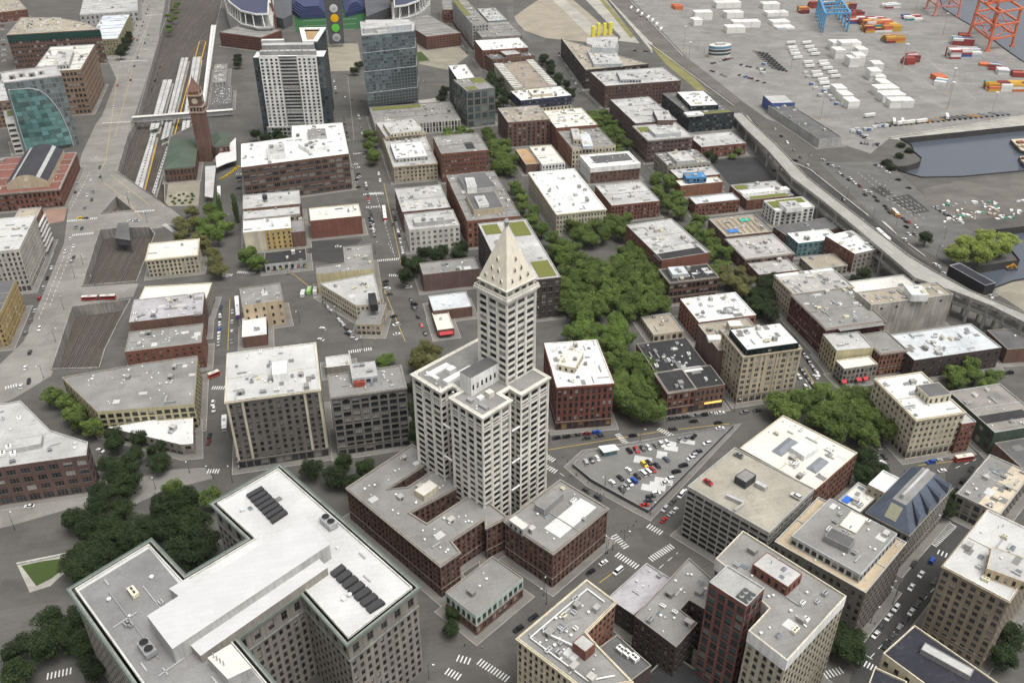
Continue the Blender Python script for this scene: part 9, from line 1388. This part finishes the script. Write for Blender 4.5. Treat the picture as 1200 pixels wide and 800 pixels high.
def person_mesh():
    J = {'pel': (0, 0, .95), 'ch': (0, 0, 1.25), 'nk': (0, 0, 1.48), 'hd': (0, .02, 1.62), 'ht': (0, .02, 1.74), 'hl': (-.1, 0, .9), 'hr': (.1, 0, .9), 'kl': (-.11, .08, .5), 'kr': (.11, -.02, .5), 'al': (-.11, .02, .07), 'ar': (.11, -.16, .09), 'fl': (-.11, .18, .04), 'fr': (.11, 0, .04), 'sl': (-.19, 0, 1.42), 'sr': (.19, 0, 1.42), 'el': (-.25, -.05, 1.14), 'er': (.25, .03, 1.14), 'wl': (-.24, .05, .9), 'wr': (.24, .14, .92)}
    R_ = dict(pel=.15, ch=.16, nk=.06, hd=.1, ht=.06, hl=.1, hr=.1, kl=.07, kr=.07, al=.05, ar=.05, fl=.04, fr=.04, sl=.07, sr=.07, el=.05, er=.05, wl=.04, wr=.04); K = list(J); me = bpy.data.meshes.new('person_skin')
    Ed = [('pel', 'ch'), ('ch', 'nk'), ('nk', 'hd'), ('hd', 'ht'), ('pel', 'hl'), ('pel', 'hr'), ('hl', 'kl'), ('hr', 'kr'), ('kl', 'al'), ('kr', 'ar'), ('al', 'fl'), ('ar', 'fr'), ('ch', 'sl'), ('ch', 'sr'), ('sl', 'el'), ('sr', 'er'), ('el', 'wl'), ('er', 'wr')]
    me.from_pydata([J[k] for k in K], [(K.index(a), K.index(b)) for a, b in Ed], []); o = bpy.data.objects.new('person_rig', me); COL.objects.link(o); o.modifiers.new('s', 'SKIN'); o.modifiers.new('u', 'SUBSURF').levels = 1
    for i, k in enumerate(K): me.skin_vertices[0].data[i].radius = (R_[k], R_[k]*.8); me.skin_vertices[0].data[i].use_root = k == 'pel'
    dg = bpy.context.evaluated_depsgraph_get(); out = bpy.data.meshes.new_from_object(o.evaluated_get(dg)); bpy.data.objects.remove(o); out.materials.clear()
    for mt in (plain('cloth_dark', (.03, .032, .04), .9, 0, .5), plain('trousers', (.02, .022, .03), .9), plain('skin', (.35, .2, .14), .6), plain('hair', (.03, .02, .015), .8)): out.materials.append(mt)
    for p in out.polygons: z = p.center.z; p.material_index = 3 if z > 1.69 else 2 if z > 1.5 or (z < .93 and abs(p.center.x) > .2) else 0 if z > .92 else 1
    return out
PM = person_mesh(); SHIRT = [plain('shirt%d' % i, c, .9) for i, c in enumerate(((.02, .02, .025), (.4, .4, .38), (.05, .07, .15), (.25, .04, .03)))]; SN = ('black', 'pale', 'navy', 'red')
pk = {tuple(p): k for k, p in enumerate(PT['people'])}
for (x, y), lab in spread(PT['people'], lambda k, p: f'person in a {SN[k%4]} top walking near the '+nearest(*p)):
    k = pk[(x, y)]; o = tag(link('person', PM, None, (x, y, .03)), lab, 'person', 'people on the streets'); o.rotation_euler = (0, 0, RND.uniform(0, 6.28)); o.material_slots[0].link = 'OBJECT'; o.material_slots[0].material = SHIRT[k % 4]
# ------------------------------------------------------------------ dock: containers, trailers, cranes, light towers
def cont_mesh():
    m = MB(); L, W_, H = 12.19, 2.44, 2.59; m.box(0, L, 0, W_, 0, H)
    for k in range(14): x = .4+k*.82; m.quad((x, -.03, .15), (x+.4, -.03, .15), (x+.4, -.03, H-.15), (x, -.03, H-.15))
    for x in (0, L-.15):
        for y in (-.02, W_-.1): m.box(x-.02, x+.17, y-.02, y+.14, -.01, H+.02)
    return m.mesh('container', [M_WHITE])
CT = cont_mesh(); COLS = {'white': (.74, .735, .69), 'grey': (.5, .52, .54), 'red': (.32, .055, .045), 'orange': (.55, .15, .06), 'yellow': (.6, .36, .05), 'blue': (.04, .09, .3), 'teal': (.04, .22, .24), 'maroon': (.17, .035, .04)}
CTM = {k: plain('container_'+k, v, .55, 0, .12) for k, v in COLS.items()}; PAL = {'w': ['white']*30+['grey'], 'm': ['white']*5+['grey']*4+['red']*3+['blue']+['teal'], 'r': ['red']*5+['maroon']*3+['white', 'orange'], 'o': ['orange'], 'y': ['yellow']*6+['maroon']*3+['orange']*3+['teal', 'red', 'white']}
sord = lambda k: str(k)+('th' if 10 < k % 100 < 14 else {1: 'st', 2: 'nd', 3: 'rd'}.get(k % 10, 'th'))
nC = 0; STK = sorted(PT['stacks'], key=lambda s: cen(s[0])[1])
big_rest = MB(); restm = [CTM[k] for k in COLS]; rk = list(COLS)
for si, (q, n, pal) in enumerate(STK):
    q = ccw(q); ex = Vector((q[1][0]-q[0][0], q[1][1]-q[0][1])); L = ex.length; ex.normalize(); D_ = max(2.6, abs((q[3][0]-q[0][0])*-ex.y+(q[3][1]-q[0][1])*ex.x)); ey = Vector((-ex.y, ex.x)); nl = max(1, round(L/12.6)); nw = max(1, min(5, round(D_/3.1))); gap = max(2.5, min(3.4, D_/nw)); ang = atan2(ex.y, ex.x)
    for i in range(nl):
        for j in range(nw):
            for k in range(n - (1 if RND.random() < .2 and n > 1 and pal != 'w' else 0)):
                col = RND.choice(PAL[pal]); x = q[0][0]+ex.x*12.6*i+ey.x*gap*j; y = q[0][1]+ex.y*12.6*i+ey.y*gap*j
                hidden = (j > 0 and k < n-1)
                if hidden or nC >= 300: 
                    ca, sa = ex.x, ex.y; b0 = len(big_rest.v); mi = rk.index(col)
                    P8 = [(0, 0), (12.19, 0), (12.19, 2.44), (0, 2.44)]; big_rest.prism([(x+u*ca-v*sa, y+u*sa+v*ca) for u, v in P8], k*2.6+.02, k*2.6+2.6, mi); continue
                nC += 1; o = tag(link('shipping_container', CT, None, (x, y, k*2.6+.02)), f'{col} container, {"top" if k == n-1 else "bottom" if k == 0 else ORD[k]} tier, {ORD[j] or "first"} row, {ORD[i] or "first"} bay, {sord(si+1)} stack out from the basin', 'container', 'shipping containers stacked on the dock')
                o.rotation_euler = (0, 0, ang); o.material_slots[0].link = 'OBJECT'; o.material_slots[0].material = CTM[col]
if big_rest.f: tag(link('shipping_container', big_rest.mesh('container_mass', restm)), 'inner and lower shipping containers inside the dock stacks', 'container', 'shipping containers stacked on the dock', 'stuff')
m = MB(); m.box(0, 12.2, 0, 2.5, 1.1, 3.9, 0, True); m.box(.3, 11.9, .2, 2.3, .75, 1.1, 1, True)
TRL = m.mesh('trailer_box', [plain('trailer_white', (.74, .74, .71), .5, 0, .08), M_DK])
for k, (x, y) in enumerate(PT['trailers']):
    E = thing('box_trailer', f'white box trailer on the dock, {ORD[k%16] or "first"} in parked row {"one two three four".split()[k//16]}', 'trailer', (x, y, 0), 'box trailers parked on the dock'); E.rotation_euler = (0, 0, radians(2) if x > 360 and k < 21 else radians(60 if k > 24 else 5)); link('trailer_box', TRL, E)
    for wx in (1.6, 2.9, 10.5):
        for s in (0, 1): w = link('wheel', WHEEL, E, (wx, .25+2*s, .5)); w.scale = (1.4, 1.3, 1.4)
for k, (x, y) in enumerate(PT['trucks']): bus(f'{["white", "silver", "blue"][k%3]} truck tractor on the dock, {ORD[k%16] or "first"} in the {["near", "far"][k//16]} line', (x, y), (x+3.5, y+.6), [(.7, .7, .68), (.4, .42, .44), (.08, .16, .35)][k % 3], (.6, .6, .6), 'truck', H=2.9, name='truck_tractor', cab=(.6, .6, .58))
m = MB(); m.box(0, 12, .2, .5, 1, 1.35, 0, True); m.box(0, 12, 1.9, 2.2, 1, 1.35, 0, True)
for k in range(7): m.box(.2+1.9*k, .5+1.9*k, .5, 1.9, 1.02, 1.3, 0, True)
m.box(.6, 3, 0, 2.4, .1, .95, 1); CH = m.mesh('chassis_frame', [M_DK, TYRE]); CHC = [M_DK, plain('chassis_orange', (.5, .24, .04), .6), plain('chassis_grey', (.3, .32, .34), .6), plain('chassis_blue', (.1, .14, .2), .6)]
for gi, (L, txt, az) in enumerate(((PT['chassis'], 'empty black trailer chassis packed beside the dock office lot', 2.2), (PT['chassis2'], 'empty trailer chassis lined up along the quay apron', 2.0))):
    for (x, y), suf in ordinals([tuple(p) for p in L]):
        o = tag(link('trailer_chassis', CH, None, (x, y, .02)), fit(txt, suf), 'trailer', 'empty chassis '+('by the dock office' if gi == 0 else 'along the quay')); o.rotation_euler = (0, 0, az); o.material_slots[0].link = 'OBJECT'; o.material_slots[0].material = M_DK if gi == 0 else RND.choice(CHC)
m = MB(); m.cyl(0, 0, 0, 27, .35, 8, .2); MP = m.mesh('mast', [M_GALV]); m = MB(); m.cyl(0, 0, 27, 27.4, 1.5, 10, 1.7); MH = m.mesh('lamp_ring', [M_WHITE]); m = MB(); m.cyl(0, 0, 0, 1, .9, 8, .8); MF = m.mesh('footing', [plain('safety_orange', (.6, .35, .05), .7)])
for k, (x, y) in enumerate(PT['lights']):
    E = thing('light_tower', f'tall floodlight mast on the dock, {ORD[k] or "first"} counted across the yard', 'light tower', (x, y, 0), 'floodlight masts on the dock'); link('mast', MP, E); link('lamp_ring', MH, E); link('footing', MF, E)
q = ccw(PT['gantry']); c = cen(q); E = thing('gantry_crane', 'blue row of tall straddle gantries on the dock', 'crane', (c[0], c[1], 0)); lp = rel(q, c); BL_ = plain('gantry_blue', (.08, .28, .48), .5)
for k in range(6):
    a = lerp(lp[0], lp[3], k/5); b = lerp(lp[1], lp[2], k/5); m = MB()
    for p in (a, b): m.beam((*p, 0), (*p, 24), 1.6)
    m.beam((*a, 24), (*b, 24), 2.2); m.beam((*a, 18), (*lerp(a, b, .2), 24), .8); m.beam((*b, 18), (*lerp(a, b, .8), 24), .8); link('portal_frame', m.mesh('portal_frame', [BL_]), E)
for a, b in ((lp[0], lp[3]), (lp[1], lp[2])): m = MB(); m.beam((*a, 24), (*b, 24), 2.5, 2); m.beam((*a, 4), (*b, 4), 1); link('side_girder', m.mesh('side_girder', [BL_]), E)
OR_ = [plain('crane_orange', (.62, .17, .085), .5), plain('crane_pink', (.56, .26, .22), .5)]
for ci, q in enumerate(PT['cranes']):
    q = ccw(q); c = cen(q); mt = OR_[ci]; E = thing('harbour_crane', ['orange ship to shore crane at the quay edge', 'faded pink ship to shore crane at the top edge'][ci], 'crane', (c[0], c[1], 0)); lp = rel(q, c); H_ = 46
    for p in lp: m = MB(); m.beam((*p, 0), (*lerp(p, (0, 0), .08), H_), 2.4); m.box(p[0]-3, p[0]+3, p[1]-1.5, p[1]+1.5, 0, 2.5); link('leg', m.mesh('leg', [mt]), E)
    for i in range(4):
        a, b = lp[i], lp[(i+1) % 4]; m = MB()
        for z in (14, 30, H_): m.beam((*a, z), (*b, z), 1.8, 2.2)
        m.beam((*a, 14), (*b, 30), .9); m.beam((*b, 14), (*a, 30), .9); link('portal_bracing', m.mesh('portal_bracing', [mt]), E)
    e = Vector((lp[1][0]-lp[0][0], lp[1][1]-lp[0][1])).normalized(); f = Vector((lp[2][0]-lp[1][0], lp[2][1]-lp[1][1])).normalized()
    for s in (-3, 3): m = MB(); m.beam((f.x*-28+e.x*s, f.y*-28+e.y*s, H_+3), (f.x*62+e.x*s, f.y*62+e.y*s, H_+3), 1.6, 2.6); link('boom', m.mesh('boom', [mt]), E)
    m = MB(); m.beam((0, 0, H_+3), (0, 0, H_+20), 2); m.beam((0, 0, H_+20), (f.x*50, f.y*50, H_+4), .6); m.beam((0, 0, H_+20), (f.x*-26, f.y*-26, H_+4), .6); link('apex_frame', m.mesh('apex_frame', [mt]), E)
    m = MB(); m.box(-6, 6, -4, 4, H_+4.4, H_+10); o = link('machinery_house', m.mesh('machinery_house', [mt]), E); o.location = (f.x*-14, f.y*-14, 0); m = MB(); m.box(-6.2, 6.2, -4.2, 4.2, H_+10, H_+10.5); o = link('machinery_roof', m.mesh('machinery_roof', [M_WHITE]), E); o.location = (f.x*-14, f.y*-14, 0)
for k, q in enumerate(PT['barge']):
    q = ccw(q); c = cen(q); E = thing('barge', ['rusty loaded barge moored in the dock basin', 'smaller pale decked barge below the rusty one'][k], 'barge', (c[0], c[1], -4.6)); lp = rel(q, c); m = MB(); m.prism(lp, 0, 3); link('hull', m.mesh('hull', [wall('dgrey')]), E); m = MB(); m.prism(offset(lp, -.5), 3, 3.2); link('deck', m.mesh('deck', [roof('rusty')]), E)
    for j in range(7): x, y = lerp(lerp(lp[0], lp[1], .12+.12*j), lerp(lp[3], lp[2], .12+.12*j), .35+.3*(j % 2)); m = MB(); m.box(x-3, x+3, y-2, y+2, 3.2, 4.6+.5*(j % 3)); link('cargo', m.mesh('cargo', [wall(['tan', 'brickor', 'cream'][j % 3])]), E)
m = MB(); m.cap(ccw(PT['beach']), .012); struct('gravel_beach', m, [gmat('tan_paving')])
a, b = PT['workboat']; E = thing('crane_float', 'small orange crane float moored below the quay trees', 'boat', (a[0], a[1], -4.5)); dx, dy = b[0]-a[0], b[1]-a[1]; m = MB(); m.beam((0, 0, .5), (dx, dy, .5), 4, 1); link('float', m.mesh('float', [M_DK]), E); m = MB(); m.beam((0, 0, 1.5), (dx*.6, dy*.6, 4), .7); m.beam((dx*.6, dy*.6, 4), (dx, dy, 1.5), 1); m.beam((dx*.5, dy*.5, 1), (dx*.6, dy*.6, 4), .8); link('boom', m.mesh('boom', [plain('float_orange', (.65, .3, .02), .6)]), E)
# loose boats, tarps and timber on the gravel lot
m = MB()
for x, y in PT['rubble']:
    for _ in range(9):
        px, py = x+RND.gauss(0, 6), y+RND.gauss(0, 4); s = RND.uniform(.4, 1.5); a = RND.uniform(0, 3); h = RND.uniform(.4, 1.6); m.prism([(px+s*cos(a+k*pi/2)*(1 if k % 2 else 1.6), py+s*sin(a+k*pi/2)*(1 if k % 2 else 1.6)) for k in range(4)], .01, h, RND.choice([0, 0, 0, 1, 2, 3]))
tag(link('debris', m.mesh('debris', [M_WHITE, plain('tarp_green', (.05, .25, .16), .7), wall('tan'), M_GALV])), 'scattered pale crates and green tarps on the gravel lot', 'debris', None, 'stuff')
for (x, y), suf in ordinals(PT['bushes']): tree(fit('clipped little bush on the tan station plaza', suf), 'little bushes on the station plaza', 0, x, y, 2.2, 1.7)
# ------------------------------------------------------------------ thin haze over the city
m = MB(); m.box(-3100, 3100, -900, 4100, -9, 305, 0, True); hz = link('haze', m.mesh('haze', [])); tag(hz, kind='stuff')
hm = bpy.data.materials.new('haze_air'); hm.use_nodes = True; t = hm.node_tree; t.nodes.clear(); out = t.nodes.new('ShaderNodeOutputMaterial'); pv = t.nodes.new('ShaderNodeVolumePrincipled')
pv.inputs['Color'].default_value = (.93, .95, 1, 1); pv.inputs['Density'].default_value = .000022; pv.inputs['Anisotropy'].default_value = .2; t.links.new(pv.outputs[0], out.inputs['Volume']); hz.data.materials.append(hm)
SC.cycles.volume_bounces = 0
